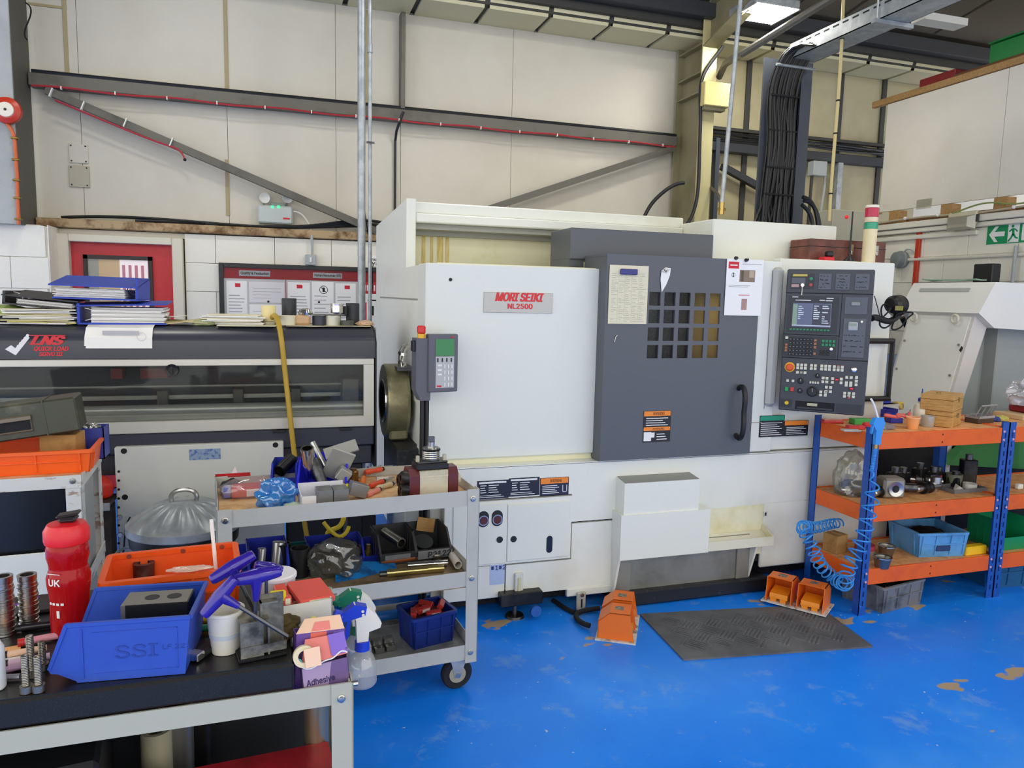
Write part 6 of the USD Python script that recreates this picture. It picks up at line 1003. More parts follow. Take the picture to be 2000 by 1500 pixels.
q = t.part('lid', trimesh.Trimesh(np.array(V)+[0, 0, bz], F, process=True), galv, smooth=40); t.part('lid_rim', mv(lathe([(br_-.003, -.035), (br_+.004, -.03), (br_+.003, .001), (br_-.003, .001)], 60, True), z=bz), galv, under=q)
t.part('lid_handle', tube(smooth_path([(-.05, 0, bz+.09), (-.045, 0, bz+.125), (0, 0, bz+.14), (.045, 0, bz+.125), (.05, 0, bz+.09)], 20), .010, 8), steel, under=q)
t.part('side_handle', tube(smooth_path([(-.21, -.05, bz-.12), (-.26, -.05, bz-.125), (-.26, .05, bz-.125), (-.21, .05, bz-.12)], 16), .006, 6), galv); 
solo('black_flex', 'thin black flex hanging in front of the feeder base by the dustbin', 'cable', tube(smooth_path([ay(x, y, 3.6) for x, y in ((254, 1010), (246, 1030), (243, 1055), (240, 1085), (236, 1110))], 16), .004, 6), rubber)
# ================================================================ left-hand stand with crate and ammunition box
SYf = 2.86; sz = ay(140, 928, SYf)[2]; sxr = ay(160, 960, SYf)[0]
st_ = T('steel_bench', 'chipped white angle-iron stand at the left edge with black screens', 'bench', (sxr, SYf, 0), 3); cw_ = mat('chipped_white', 'd2d3cc', .5, wear=('a08a7c', 9, .56, .62), stretch=(1, 1, 3))
SL, SD = .75, .42
for x, sx in ((0, -1), (-SL, 1)):
    for y, sy in ((0, 1), (SD, -1)): q = st_.part('post', angle((x, y, 0), (x, y, sz), (sx, 0, 0), (0, sy, 0), .05), cw_); st_.part('bolt', spin([(0, 0), (.012, 0), (.010, .008), (0, .009)], (x+sx*.026, y, sz-.02), (x+sx*.026, y-sy, sz-.02), 8), steel, under=q)
for y in (-.004, SD+.001): st_.part('rail', bx(-SL, -.0, y, y+.003, sz-.045, sz-.0), cw_)
st_.part('side_rail', bx(-.001, .003, .004, SD, sz-.045, sz+.0), cw_); st_.part('lower_side_rail', bx(-.001, .003, .004, SD, sz-.42, sz-.375), cw_)
st_.part('top_board', bx(-SL+.005, -.005, .005, SD-.005, sz-.03, sz-.006), board)
st_.part('black_screen', bx(-SL+.05, -.05, .012, .02, sz-.29, sz-.05), mat('screen_black', '10131a', .25)); st_.part('white_panel', bx(-SL+.02, -.09, -.012, -.006, sz-.58, sz-.265, .003), steelwhite); st_.part('panel_slot', ext(LineString([(-.265, sz-.36), (-.265, sz-.40)]).buffer(.022), -.0135, -.012), dark_groove); st_.part('panel_slot', ext(LineString([(-.265, sz-.455), (-.265, sz-.47)]).buffer(.018), -.0135, -.012), dark_groove)
st_.part('side_board', bx(-.02, -.012, .06, .30, .42, sz-.05), mat('side_grey', '9c9f9e', .5)); st_.part('low_board', bx(-SL+.02, -.01, .01, SD-.01, .40, .415), board)
# orange crate: front face towards the camera
zc = sz-.0055; L0, R0 = az(-60, 908, zc), az(152, 900, zc)
t = T('orange_crate', 'bright orange crate on the white stand under the dark green box', 'crate', (ay(30, 905, SYf+.19)[0]+.02, SYf+.19, zc), 3); tote(t, .50, .30, .082, mat('crate_orange', 'f4641a', .42), .012)
occ = (ay(30, 905, SYf+.19)[0]+.02, SYf+.19, zc)
t = T('blue_bin', 'blue bin of steel offcuts behind the orange crate', 'bin', (sxr-.04, SYf+.33, zc)); m_ = mat('bin_navy', '30409c', .42); t.part('body', cat([bx(-.06, .06, -.05, .05, 0, .003), bx(-.06, .06, -.05, -.046, 0, .12), bx(-.06, .06, .046, .05, 0, .12), bx(-.06, -.056, -.05, .05, 0, .12), bx(.056, .06, -.05, .05, 0, .12)]), m_); t.part('offcuts', mv(blob((.045, .035, .03), .5, 5, 3), z=.085), steel)
solo('brown_box', 'brown card box standing inside the orange crate', 'box', bx(-.06, .06, -.05, .05, 0, .115, .002), mat('card_brown', 'b08850', .8), (occ[0]+.13, occ[1]+.02, zc+.005), -6)
t = T('ammunition_box', 'tilted dark green steel box with recessed handle on the orange crate', 'box', (occ[0]+.01, occ[1]-.02, zc+.118), 4, None, None, 0, -7); ag = mat('ammo_green', '4c4d40', .45, .4, wear=('6f6c5a', 7, .52, .68)); t.part('body', bx(-.24, .20, -.075, .075, 0, .125, .006), ag); t.part('lid', bx(-.245, .13, -.08, .08, .09, .128, .006), ag) if False else t.part('seam', bx(.095, .10, -.0765, .0765, .0, .127), ag)
q = t.part('handle_recess', bx(-.045, .05, -.0768, -.0745, .03, .075), dark_groove); t.part('handle', cat([tube([(-.05, -.078, .028), (.055, -.078, .028), (.055, -.078, .08), (-.05, -.078, .08)], .0045, 6, True), bx(-.053, .058, -.086, -.077, .066, .082, .002)]), mat('ammo_handle', '7c7260', .4, .5), under=q)
# things seen in the gap between the stand and the feeder
t = T('red_bag', 'red bag on the floor-standing rack behind the white stand', 'bag', (-.80, 3.72, .64)); t.part('bag', blob((.09, .06, .07), .15, 2, 4), mat('bag_red', 'd22a1c', .5))
t = T('storage_rack', 'dark low rack with a hanging tag between stand and feeder base', 'rack', (-.84, 3.66, 0)); t.part('shelf', bx(-.15, .13, -.05, .12, .62, .638), mat('rack_dark', '2a2622', .6)); t.part('rack_edge', bx(-.15, .13, -.056, -.05, .605, .64), galv); t.part('rack_body', bx(-.15, .12, .0, .12, 0, .6), mat('rack_brown2', '3a2a1c', .7, wear=('241a12', 20, .4, .6))); t.part('tag', rot(bx(-.012, .012, -.002, .002, -.05, .0), 0, 15, 0, to=(.09, -.06, .58)), paper_c); t.part('tag_string', cyl((.09, -.06, .58), (.085, -.058, .61), .002, n=5), print_black)

# ================================================================ front bench
BZ = .85; BRZ = .6; BO = np.array([.030, 1.484, 0])
def bw(x, y, z=BZ): c_, s_ = math.cos(math.radians(BRZ)), math.sin(math.radians(BRZ)); return np.array([BO[0]+c_*x-s_*y, BO[1]+s_*x+c_*y, z])
b = T('front_bench', 'white angle-iron bench with thick speckled black worktop nearest the camera', 'bench', tuple(BO), BRZ); bp = mat('bench_paint', 'b4b4a4', .5, wear=('a3a394', 5, .58, .72)); top_m = mat('worktop_black', '19191a', .32, wear=('2c2d29', 200, .58, .72)); edge_m = mat('worktop_speckle', '0d0d0c', .5, wear=('2a2b27', 420, .55, .68))
BL, BD = 1.0, .52; xr = .118
b.part('worktop', bx(-BL, 0, 0, BD, BZ-.058, BZ-.002, .006), edge_m); b.part('worktop_face', bx(-BL+.004, -.004, .005, BD-.004, BZ-.002, BZ-.0005), top_m)
for x, sx in ((xr, -1), (-BL, 1)):
    for y, sy in ((-.004, 1), (BD+.004, -1)):
        q = b.part('post', angle((x, y, 0), (x, y, BZ-.058), (sx, 0, 0), (0, sy, 0), .045), bp)
        for z in (BZ-.09,): b.part('bolt', spin([(0, 0), (.0085, 0), (.0085, .002), (.006, .003), (.006, .008), (0, .009)], (x+sx*.025, y, z), (x+sx*.025, y-sy, z), 12), steel, under=q)
        b.part('side_bolt', spin([(0, 0), (.006, 0), (.006, .012), (0, .012)], (x, y+sy*.025, BZ-.075), (x-sx, y+sy*.025, BZ-.075), 8), steel, under=q)
for y in (.0005, BD-.0045): b.part('rail', bx(-BL+.004, xr-.004, y, y+.004, BZ-.105, BZ-.060), bp)
b.part('end_rail', bx(xr-.009, xr-.005, .006, BD-.006, BZ-.105, BZ-.060), bp); b.part('side_tray', bx(.003, xr-.01, .006, BD-.006, BZ-.10, BZ-.095), bp)
b.part('lower_shelf', bx(-BL, xr-.01, .01, BD-.01, .295, .305), grime); b.part('lower_rail', bx(-BL+.004, xr-.004, .0005, .0045, .25, .305), bp)
def on(x, y, z=BZ): p = az(x, y, z); return np.array([p[0], p[1], z+.0005])
# blue picking bin
p0_, p1_ = az(152, 1334, BZ), az(362, 1316, BZ); d_ = p1_-p0_; L_ = float(np.linalg.norm(d_)); ang = math.degrees(math.atan2(d_[1], d_[0])); ny = np.array([-d_[1], d_[0], 0])/L_
sb = mat('ssi_blue', '2e50b4', .4, wear=('3a5cbc', 5, .5, .7)); BW_, BH_ = .175, .118
k = T('large_blue_bin', 'large blue picking bin at the front of the black worktop, maker mark embossed', 'bin', tuple(p0_+np.array([0, 0, .0006])), ang)
side = Polygon([(0, 0), (L_, 0), (L_+.012, BH_), (-.018, BH_), (-.050, .032), (-.045, .022), (-.012, .018)])
k.part('side', ext(side, -.001, .0025), sb, smooth=False); k.part('side', ext(side, BW_-.0025, BW_), sb, smooth=False); k.part('floor', bx(-.0, L_, .0026, BW_-.0026, 0, .003), sb)
k.part('back', hull([(x, y, z) for y in (.0026, BW_-.0026) for x, z in ((L_-.003, .0), (L_, .0), (L_+.012, BH_), (L_+.009, BH_))]), sb); k.part('front_lip', hull([(x, y, z) for y in (.0026, BW_-.0026) for x, z in ((-.045, .024), (-.012, .018), (-.012, .015), (-.05, .034), (-.047, .034), (0, .003), (0, 0))]), sb)
k.part('rim', cat([bx(-.016, L_+.013, y-.004, y+.004, BH_-.007, BH_+.001, .001) for y in (0, BW_)]+[bx(L_+.008, L_+.016, 0, BW_, BH_-.007, BH_+.001, .001)]+[hull([(x, y+o, z) for o in (-.004, .004) for x, z in ((-.018, BH_), (-.050, .032), (-.012, BH_-.004), (-.044, .030))]) for y in (0, BW_)]), sb)
k.part('panel_ridge', cat([bx(.01, .012, -.003, 0, .008, BH_-.012), bx(.025, L_-.012, -.0022, 0, .014, .016), bx(.025, L_-.012, -.0022, 0, BH_-.022, BH_-.020), bx(L_-.014, L_-.012, -.0022, 0, .014, BH_-.02)]), sb)
k.part('embossed_mark', cat([text_y('SSI', .026, .065, -.0010, .042, .0016, False, 0, fit=.075), text_y('LF 221', .009, .15, -.0010, .054, .0012, fit=.05)]), mat('ssi_emboss', '27459c', .42))
kp = lambda x, y, z: p0_+d_/L_*x+ny*y+np.array([0, 0, z+.004])
t = T('machined_block', 'dark machined block with two bores standing in the large blue bin', 'block', tuple(kp(.125, .095, 0)), ang); mb = mat('block_dark', '2c2d2e', .35, .6); t.part('block', bx(-.062, .062, -.035, .035, 0, .118, .0015), mb); t.part('top_face', bx(-.060, .060, -.033, .033, .118, .1186), mat('block_top', '8f8c86', .35, .7)); t.part('edge', bx(-.0625, -.054, -.0352, .0352, 0, .1184), mat('block_top', '8f8c86', .35, .7))
for x in (-.012, .03): t.part('bore', cyl((x, 0, .1184), (x, 0, .1190), .014, n=24), black)
solo('white_scrap', 'scrap of white plastic lying in the large blue bin', 'scrap', blob((.035, .02, .012), .3, 3, 6), paper, tuple(kp(.07, .07, .035)))
solo('bin_filling', 'grey offcuts in the bottom of the large blue bin', 'scrap', blob((.07, .05, .03), .4, 5, 16), darksteel, tuple(kp(.08, .08, 0)))
# orange tote behind
ot = T('orange_tote', 'empty orange tote at the back of the black worktop', 'tote', tuple(tq:=tuple(np.array(az(330, 1215, BZ))+np.array([.0, .10, .0006]))), 5); om = mat('tote_orange', 'ee5a14', .42)
tote(ot, .285, .19, .105, om, .010)
for x in (-.10, .02, .11): ot.part('rim_plug', spin([(0, 0), (.006, 0), (.006, .002), (0, .002)], (x, .088, .10), (x, .0, .10), 10), steel)
oc = np.array(tq)
tube_thing('steel_ring', 'small bright steel bush lying in the orange tote', 'bush', tuple(oc+[-.08, .02, .03]), tuple(oc+[-.055, .01, .034]), .016, .010, chrome)
t = T('white_rod', 'slim white plastic rod standing in the orange tote', 'rod', tuple(oc+np.array([.095, .03, .006])), 0, None, None, 3, -3); t.part('rod', cyl((0, 0, 0), (0, 0, .19), .0045, n=12), paper)
solo('clear_wrap', 'strip of clear wrap over the front rim of the orange tote', 'wrap', blob((.05, .012, .006), .3, 3, 5), film('wrap', (.95, .9, .85), .1, .5, 'f0dccc'), tuple(oc+np.array([.045, -.085, .112])))
# water bottle
bt = on(140, 1236); t = T('water_bottle', 'red translucent sports bottle with black spout, white print on its side', 'bottle', tuple(bt)); rb = usdkit.material(stage, '/World/Looks/bottle_red', {'p': ('principled_bsdf', dict(base_color=lin('c4141c'), roughness=.12, transmission_weight=.35, ior=1.35))}, [], surface='p.BSDF')
t.part('body', lathe([(0, 0), (.034, 0), (.038, .006), (.039, .04), (.038, .085), (.042, .115), (.0425, .13), (.037, .150), (.0365, .156), (.041, .175), (.041, .196), (.037, .205), (0, .205)], 40), rb); t.part('cap', lathe([(0, .205), (.042, .205), (.044, .212), (.044, .232), (.036, .246), (.018, .25), (0, .25)], 40), mat('cap_red', 'e0202a', .35)); t.part('spout', cat([bx(-.012, .022, -.018, .018, .25, .262, .005), rot(bx(-.020, .024, -.016, .016, 0, .006, .003), 0, -8, 0, to=(.004, 0, .262))]), mat('spout_black', '2a2224', .4), 'dark flip spout')
def around(m, R): v = m.vertices.copy(); a = v[:, 0]/R-PI/2+.0; v2 = np.stack([(R+.0008-v[:, 1])*np.cos(a), (R+.0008-v[:, 1])*np.sin(a), v[:, 2]], -1); m.vertices = v2; return m
w_ = around(cat([text_y('UK', .014, -.028, 0, .122, .0006, True), bx(-.03, .0, -.0006, 0, .146, .1475)]), .0425); t.part('print', rot(w_, 0, 0, -8), print_white)
t.part('print', rot(around(cat([bx(-.03+.009*i, -.024+.009*i, -.0006, 0, .078, .083) for i in range(4)]+[bx(-.012, -.006, -.0006, 0, .05, .066)]), .0385), 0, 0, -8), print_white)
for k, (x, y, h_, lab) in enumerate(((58, 1222, .118, 'ribbed steel turned part standing right of its twin'), (12, 1238, .13, 'ribbed steel turned part cut off by the left edge'))):
    t = T('turned_part', lab, 'turned part', tuple(on(x, y))); pr_ = [(0, 0), (.019, 0)]
    for i in range(5): z_ = .004+i*(h_-.012)/5; pr_ += [(.0185, z_), (.0205, z_+.002), (.0205, z_+.005), (.0188, z_+.006), (.0188, z_+.013), (.0172, z_+.014), (.0172, z_+.017), (.0185, z_+.018)]
    t.part('body', lathe(pr_+[(.019, h_), (.013, h_), (.013, h_-.03), (0, h_-.03)], 36), mat('turned_steel', 'c4c2be', .24, 1.0))
tube_thing('steel_bush', 'dull steel bush behind the red bottle', 'bush', tuple(bw(-.335, .44)), tuple(bw(-.335, .44, BZ+.085)), .024, .014, darksteel)
box_thing('notebook', 'dark phone lying behind the turned parts', 'phone', tuple(on(75, 1192)), .10, .055, .009, mat('phone_dark', '23252e', .2), 10, .003)
solo('purple_pen', 'purple pen lying on the worktop behind the turned parts', 'pen', cyl(on(28, 1190)+[0, 0, .006], on(76, 1176)+[0, 0, .012], .0045, n=10), mat('pen_purple', '8a3fc0', .4))
t = T('marker_pen', 'black marker lying in front of the ribbed steel parts', 'pen', tuple(on(28, 1236)+[0, 0, .0085])); e = on(101, 1226)-on(28, 1236); t.part('barrel', cyl(e*.2, e, .0085, n=16), mat('pen_black', '1c1a20', .25)); t.part('cap', cyl((0, 0, 0), e*.2, .0075, n=14), black)
# papers and pens at the left front
for k, (x, y, rz, m_, lab) in enumerate(((10, 1298, 12, mat('paper_orange', 'f0b878', .8), 'orange paper sheet under the pens at the left'), (20, 1315, 5, paper, 'white paper sheet nearest the edge at the left'))):
    solo('paper_sheet', lab, 'paper', rot(sheet(.11, .06, .0006, .003, k), 0, 0, rz), m_, tuple(on(x, y)+np.array([-.09, -.0, .001*k])))
for k, (a_, b_, r, m_, lab) in enumerate((((35, 1264), (118, 1248), .0075, mat('pen_pink', 'e49aa8', .4), 'pink marker with red cap lying left of the blue bin'), ((0, 1288), (92, 1272), .0065, mat('pen_peach', 'f0c8a8', .4), 'peach coloured pencil in the heap of pens'), ((0, 1306), (98, 1288), .0065, mat('pen_lilac', 'd8b8cc', .4), 'lilac pen in the heap of pens'), ((0, 1330), (40, 1328), .0055, mat('pen_silver', 'a8a8b4', .3, .7), 'silver pen nearest the worktop edge'), ((0, 1318), (70, 1303), .006, mat('pen_mauve', 'b08aa8', .4), 'mauve pen under the lilac one'))):
    A_ = on(*a_)+np.array([0, 0, r+.001]); e = on(*b_)+np.array([0, 0, r+.001])-A_; t = T('pen', lab, 'pen', tuple(A_)); t.part('barrel', cyl(e*.16, e, r, n=14), m_); t.part('cap', cyl((0, 0, 0), e*.16, r*1.15, n=14), red_pl if k == 0 else black)
for k, (x, y, h_, lab) in enumerate(((52, 1352, .075, 'upright socket screw nearest the worktop edge, left one'), (76, 1350, .070, 'upright socket screw right of the first, by the blue bin'), (62, 1322, .085, 'upright socket screw standing behind the other two'), (84, 1308, .06, 'short upright screw against the blue bin'))):
    t = T('socket_screw', lab, 'screw', tuple(on(x, y))); t.part('head', lathe([(0, 0), (.011, 0), (.011, .013), (0, .013)], 20), mat('screw_steel', '8f8b80', .35, .9)); t.part('thread', lathe([(0, .013)]+[(.0062+.0006*(i % 2), .013+i*.0016) for i in range(int((h_-.013)/.0016))]+[(0, h_)], 14), mat('screw_steel', '8f8b80', .35, .9))
t = T('white_bottle', 'white plastic bottle cut off by the left edge of the picture', 'bottle', tuple(on(-9, 1345))); t.part('body', lathe([(0, 0), (.016, 0), (.018, .004), (.018, .08), (.012, .092), (0, .092)]), mat('bottle_white', 'dde0e2', .35)); t.part('cap', lathe([(0, .092), (.009, .092), (.009, .11), (0, .11)]), paper)
# plastic cup and small things
cpn = on(441, 1270); t = T('plastic_cup', 'white plastic cup on the worktop in front of the hex keys', 'cup', tuple(cpn)); cwm = mat('cup_white', 'e2ded0', .35); t.part('cup', lathe([(0, 0), (.027, 0), (.037, .088), (.0355, .088), (.026, .003), (0, .003)], 36), cwm); t.part('rim', lathe([(.0355, .086), (.0395, .086), (.0395, .091), (.0355, .091)], 36, True), cwm); t.part('band', lathe([(.0311, .034), (.0318, .034), (.0328, .044), (.0321, .044)], 36, True), mat('cup_band', 'c9ced2', .4))
e0 = on(383, 1290); t = T('black_cutter', 'black folding cutter lying between blue bin and cup', 'cutter', tuple(e0), 58); t.part('body', bx(0, .10, -.012, .012, 0, .016, .003), black); t.part('pivot', bx(-.012, .012, -.013, .013, .002, .018, .002), chrome)
for k, (x, y, m_, lab) in enumerate(((382, 1238, mat('pen_green', '1f7a50', .4), 'green pen sticking out behind the blue bin'), (382, 1222, mat('pen_yellow', 'e0b02a', .4), 'yellow pen sticking out behind the blue bin'))):
    solo('felt_pen', lab, 'pen', cyl(on(x-6, y)+[0, 0, .012], on(x+34, y-2)+[0, 0, .012], .008, n=14), m_)
# hex keys with purple handles in a steel stand
ph_m = mat('handle_purple', '2e1a94', .22, coat=.4); sd = mat('stand_steel', '8e8b7e', .45, .35, wear=('3c3b36', 12, .42, .62)); kY = az(520, 1280, BZ)[1]
q0 = on(515, 1283); t = T('key_stand', 'dark folded steel stand for the purple hex keys', 'stand', tuple(q0), 10); t.part('base', bx(-.050, .045, -.012, .075, 0, .006, .001), blackm); t.part('back_plate', bx(.0, .045, .02, .024, .006, .125, .001), sd); t.part('front_bracket', cat([bx(-.045, .0, -.006, -.002, .006, .078), bx(-.045, .012, -.006, .045, .078, .081), bx(.008, .012, -.006, .045, .006, .078)]), sd); t.part('top_bracket', cat([bx(-.005, .03, .0, .02, .112, .115), bx(-.005, -.001, .0, .02, .08, .115)]), sd); t.part('low_bar', bx(-.045, .045, -.008, -.004, .012, .03), sd)
def hexkey(label, g0, g1, gy, stem, shaft, r=.0150):
    A_, B_ = ay(*g0, gy), ay(*g1, gy+.01); t = T('hex_key', label, 'hex key', tuple((A_+B_)/2)); L_ = float(np.linalg.norm(B_-A_)); pr = [(0, 0), (r*.62, .001), (r*.75, .006), (r*.98, L_*.45), (r*.98, L_*.55), (r*.75, L_-.006), (r*.62, L_-.001), (0, L_)]
    t.part('grip', spin(pr, A_, B_, 22), ph_m, world=True); s0, s1 = ay(*stem[0], gy), ay(*stem[1], gy+.004); t.part('stem', cyl(s0, s1, r*.80, r*.42, 16), ph_m, world=True); t.part('shaft', cyl(s1, ay(*shaft, gy+.01), .0042, n=6), darksteel, world=True)
hexkey('T-handled purple hex key leaning farthest left over the cup', (397, 1203), (460, 1128), kY-.03, ((432, 1165), (466, 1184)), (562, 1243))
hexkey('T-handled purple hex key highest in the bunch', (411, 1134), (497, 1082), kY+.03, ((455, 1112), (468, 1135)), (500, 1200))
hexkey('T-handled purple hex key standing upright in the stand', (458, 1134), (550, 1114), kY-.005, ((501, 1128), (500, 1172)), (495, 1276), .0165)
hexkey('T-handled purple hex key half hidden behind the upright one', (497, 1103), (552, 1113), kY+.05, ((522, 1108), (520, 1130)), (521, 1236), .012)
solo('thin_key', 'thin black hex key hanging from the steel stand', 'hex key', cyl(ay(512, 1195, kY+.02), ay(521, 1236, kY+.02), .003, n=6), blackm)
# tubs, boxes, sprayers at the right end
def bnear(x, y, z=BZ): return on(x, y, z)
p = bw(-.03, .30); t = T('white_tub', 'white round tub with lid behind the purple handles', 'tub', tuple(p+[0, 0, .0006])); t.part('tub', lathe([(0, 0), (.04, 0), (.045, .070), (0, .070)], 36), mat('tub_white', 'e6dede', .4)); t.part('lid', lathe([(0, .0705), (.048, .0705), (.048, .078), (.045, .081), (0, .081)], 36), mat('lid_white', 'efecf4', .35))
p = on(534, 1228); t = T('glue_bottle', 'clear bottle with bright yellow cap behind the steel stand', 'bottle', (p[0]+.01, p[1]+.0, BZ+.0006)); t.part('body', bx(-.016, .016, -.012, .012, 0, .064, .004), mat('glue_olive', '7c7a5c', .25)); t.part('cap', bx(-.018, .018, -.014, .014, .0645, .084, .004), mat('cap_bright', 'f2d818', .4))
p = bw(.022, .195); t = T('white_carton', 'white carton of red plastic boxes behind the spray bottles', 'carton', tuple(p+[0, 0, .0006]), 10); wc = mat('carton_white', 'd6d3c8', .6); t.part('carton', cat([bx(-.055, .06, -.05, .05, 0, .003), bx(-.055, .06, -.05, -.047, 0, .062), bx(-.055, .06, .047, .05, 0, .062), bx(-.055, -.052, -.05, .05, 0, .062), bx(.057, .06, -.05, .05, 0, .062)]), wc)
c_ = p+np.array([0, 0, .004]); cr = mat('clear_red', 'e2584c', .25)
for k, (x, y, z, sx, sy, szz, rz, rx, ry, lab) in enumerate(((.022, .01, .052, .082, .095, .016, 18, 8, 4, 'large flat red plastic box tilted on top of the white carton'), (-.042, .02, .055, .028, .05, .014, 10, 12, 0, 'small red plastic box at the left of the white carton'), (-.03, -.03, .05, .018, .018, .022, 5, 0, 0, 'tiny red round-topped box at the carton front'))):
    t = T('red_plastic_box', lab, 'box', tuple(c_+np.array([x-.0, y, z])), rz, None, None, rx, ry); t.part('box', bx(-sx/2, sx/2, -sy/2, sy/2, 0, szz, .003), cr); t.part('label', bx(-sx*.25, sx*.35, -sy/2-.0006, -sy/2+.001, szz*.2, szz*.85), paper_c)
solo('insert_stack', 'stack of white edged insert boxes inside the carton', 'box', bx(-.045, .05, -.04, .04, 0, .045, .003), mat('stack_red', 'b04844', .5, wear=('e8e0da', 60, .5, .56)), tuple(c_), 18)
def sprayer(label, mhead, loc, rz, h_, collar):
    t = T('spray_bottle', label, 'spray bottle', tuple(loc), rz); wm = mat('spray_white', 'e8e4d8', .4)
    t.part('bottle', lathe([(0, 0), (.030, 0), (.034, .006), (.034, h_*.55), (.026, h_*.8), (.013, h_-.005), (.013, h_), (0, h_)], 28), film('spray_clear', (.88, .88, .86), .1, .35, 'd0d0cc'))
    t.part('collar', lathe([(0, h_), (.0175, h_), (.0165, h_+.022), (0, h_+.022)], 24), collar)
    body = Polygon([(-.012, h_+.022), (.012, h_+.022), (.014, h_+.045), (.040, h_+.052), (.043, h_+.062), (.030, h_+.085), (.008, h_+.105), (-.018, h_+.113), (-.022, h_+.100), (-.014, h_+.075)])
    t.part('shroud', ext(body.buffer(.001), -.010, .010), wm, smooth=40)
    t.part('lever_block', ext(Polygon([(-.052, h_+.092), (-.018, h_+.114), (.010, h_+.106), (.006, h_+.086), (-.02, h_+.080), (-.046, h_+.076)]), -.0115, .0115), mhead); t.part('nozzle', spin([(0, 0), (.0125, 0), (.0115, .02), (.006, .022), (0, .022)], (-.046, 0, h_+.086), (-.075, 0, h_+.100), 16), mhead)
    t.part('trigger', ext(Polygon([(-.034, h_+.080), (-.026, h_+.080), (-.030, h_+.040), (-.038, h_+.030), (-.044, h_+.035)]), -.007, .007), mhead); 
    for x, z in ((-.0, h_+.097), (.001, h_+.088)): t.part('pin', cyl((x, -.012, z), (x, -.0128, z), .0035, n=10), wm)
    return t
sprayer('spray bottle with green lever and nozzle, the farther of two', mat('spray_green', '167a58', .35), tuple(np.array([.186, 1.76, ay(662, 1240, 1.76)[2]-.085])), 2, .085, mat('spray_green', '167a58', .35))
sprayer('spray bottle with blue lever and nozzle, the nearer of two', mat('spray_blue', '1c3cc8', .35), tuple(np.array([.186, 1.66, ay(673, 1272, 1.66)[2]-.085])), 2, .085, mat('spray_blue', '1c3cc8', .35))
solo('oily_glove', 'crumpled olive brown rag in front of the white carton', 'rag', blob((.052, .036, .030), .3, 2.6, 12, 4), mat('rag_olive', '5e4c1a', .8, wear=('3f3412', 20, .4, .6)), tuple(bw(-.032, .125)+np.array([0, 0, .0006])), 20)
solo('clear_sleeve', 'crumpled clear plastic between rag and sprayers', 'bag', blob((.03, .025, .03), .3, 3, 15), film('sleeve_clear', (.85, .85, .9), .1, .4, 'b0b0bc'), tuple(bw(.03, .128, BZ-.0945)))
solo('yellow_wedge', 'yellow plastic wedge standing behind the purple boxes', 'wedge', hull([(-.012, -.006, 0), (.014, -.006, 0), (-.004, -.004, .14), (.004, -.004, .14), (-.012, .006, 0), (.014, .006, 0), (-.004, .004, .14), (.004, .004, .14)]), mat('wedge_yellow', 'e8d428', .4), tuple(bw(.045, .105, BZ-.0945)))
# purple dispenser boxes
pur = mat('box_purple', '6a4a9a', .55); lil = mat('box_lilac', '8a70d8', .55); coral = mat('box_coral', 'e26a5a', .55); pnk = mat('box_pink', 'f08a84', .55); peach = mat('box_peach', 'f4cdb0', .65)
t = T('dispenser_box', 'open purple and coral card box standing behind the torn one', 'box', tuple(bw(.050, .070, BZ-.0945)), 8, None, None, -4, 3); t.part('carton', cat([bx(-.052, .052, -.018, -.0165, 0, .125), bx(-.052, .052, .0165, .018, 0, .125), bx(-.052, -.0505, -.018, .018, 0, .125), bx(.0505, .052, -.018, .018, 0, .125), bx(-.052, .052, -.018, .018, 0, .002)]), pur); t.part('coral_panel', bx(-.022, .012, -.0186, -.018, .065, .124), coral); t.part('lilac_panel', hull([(x, y, z) for y in (-.0188, -.0182) for x, z in ((.005, .07), (.05, .07), (.05, .122), (.028, .122))]), mat('box_mauve', '7c66b8', .55)); t.part('flap', hull([(x, y, z) for x, y, z in ((-.052, -.018, .125), (.05, -.018, .125), (.045, .005, .148), (-.03, .008, .146), (-.052, -.0165, .125), (.05, -.0165, .125), (.045, .0065, .148), (-.03, .0095, .146))]), peach); t.part('flap_print', hull([(x, y, z) for x, y, z in ((-.02, -.0175, .127), (.02, -.0175, .127), (.02, -.003, .141), (-.01, -.003, .141), (-.02, -.0168, .1275), (.02, -.0168, .1275))]), pnk); t.part('small_print', cat([bx(.0, .04, -.0192, -.0186, .085+.011*k, .089+.011*k) for k in (0, 1)]), mat('print_purple', '3c2878', .6))
t = T('dispenser_box', 'torn purple and pink card box at the corner of the bench, marked Adhesive', 'box', tuple(bw(.064, .028, BZ-.0945)), 5, None, None, -6, -4); t.part('carton', cat([bx(-.045, .050, -.016, -.0145, 0, .075), bx(-.045, .050, .0145, .016, 0, .095), bx(-.045, -.0435, -.016, .016, 0, .08), bx(.0485, .05, -.016, .016, 0, .095), bx(-.045, .05, -.016, .016, 0, .002)]), mat('box_dusk', '6c5484', .55)); t.part('pale_panel', hull([(x, y, z) for y in (-.0168, -.0162) for x, z in ((-.044, .0), (.0, .0), (.016, .074), (-.044, .072))]), mat('box_mauve2', 'a890b0', .55)); q = t.part('wording', text_y('Adhesive', .012, -.038, -.017, .034, .0006, True, fit=.058), mat('print_ink', '2a1c5c', .6)); 
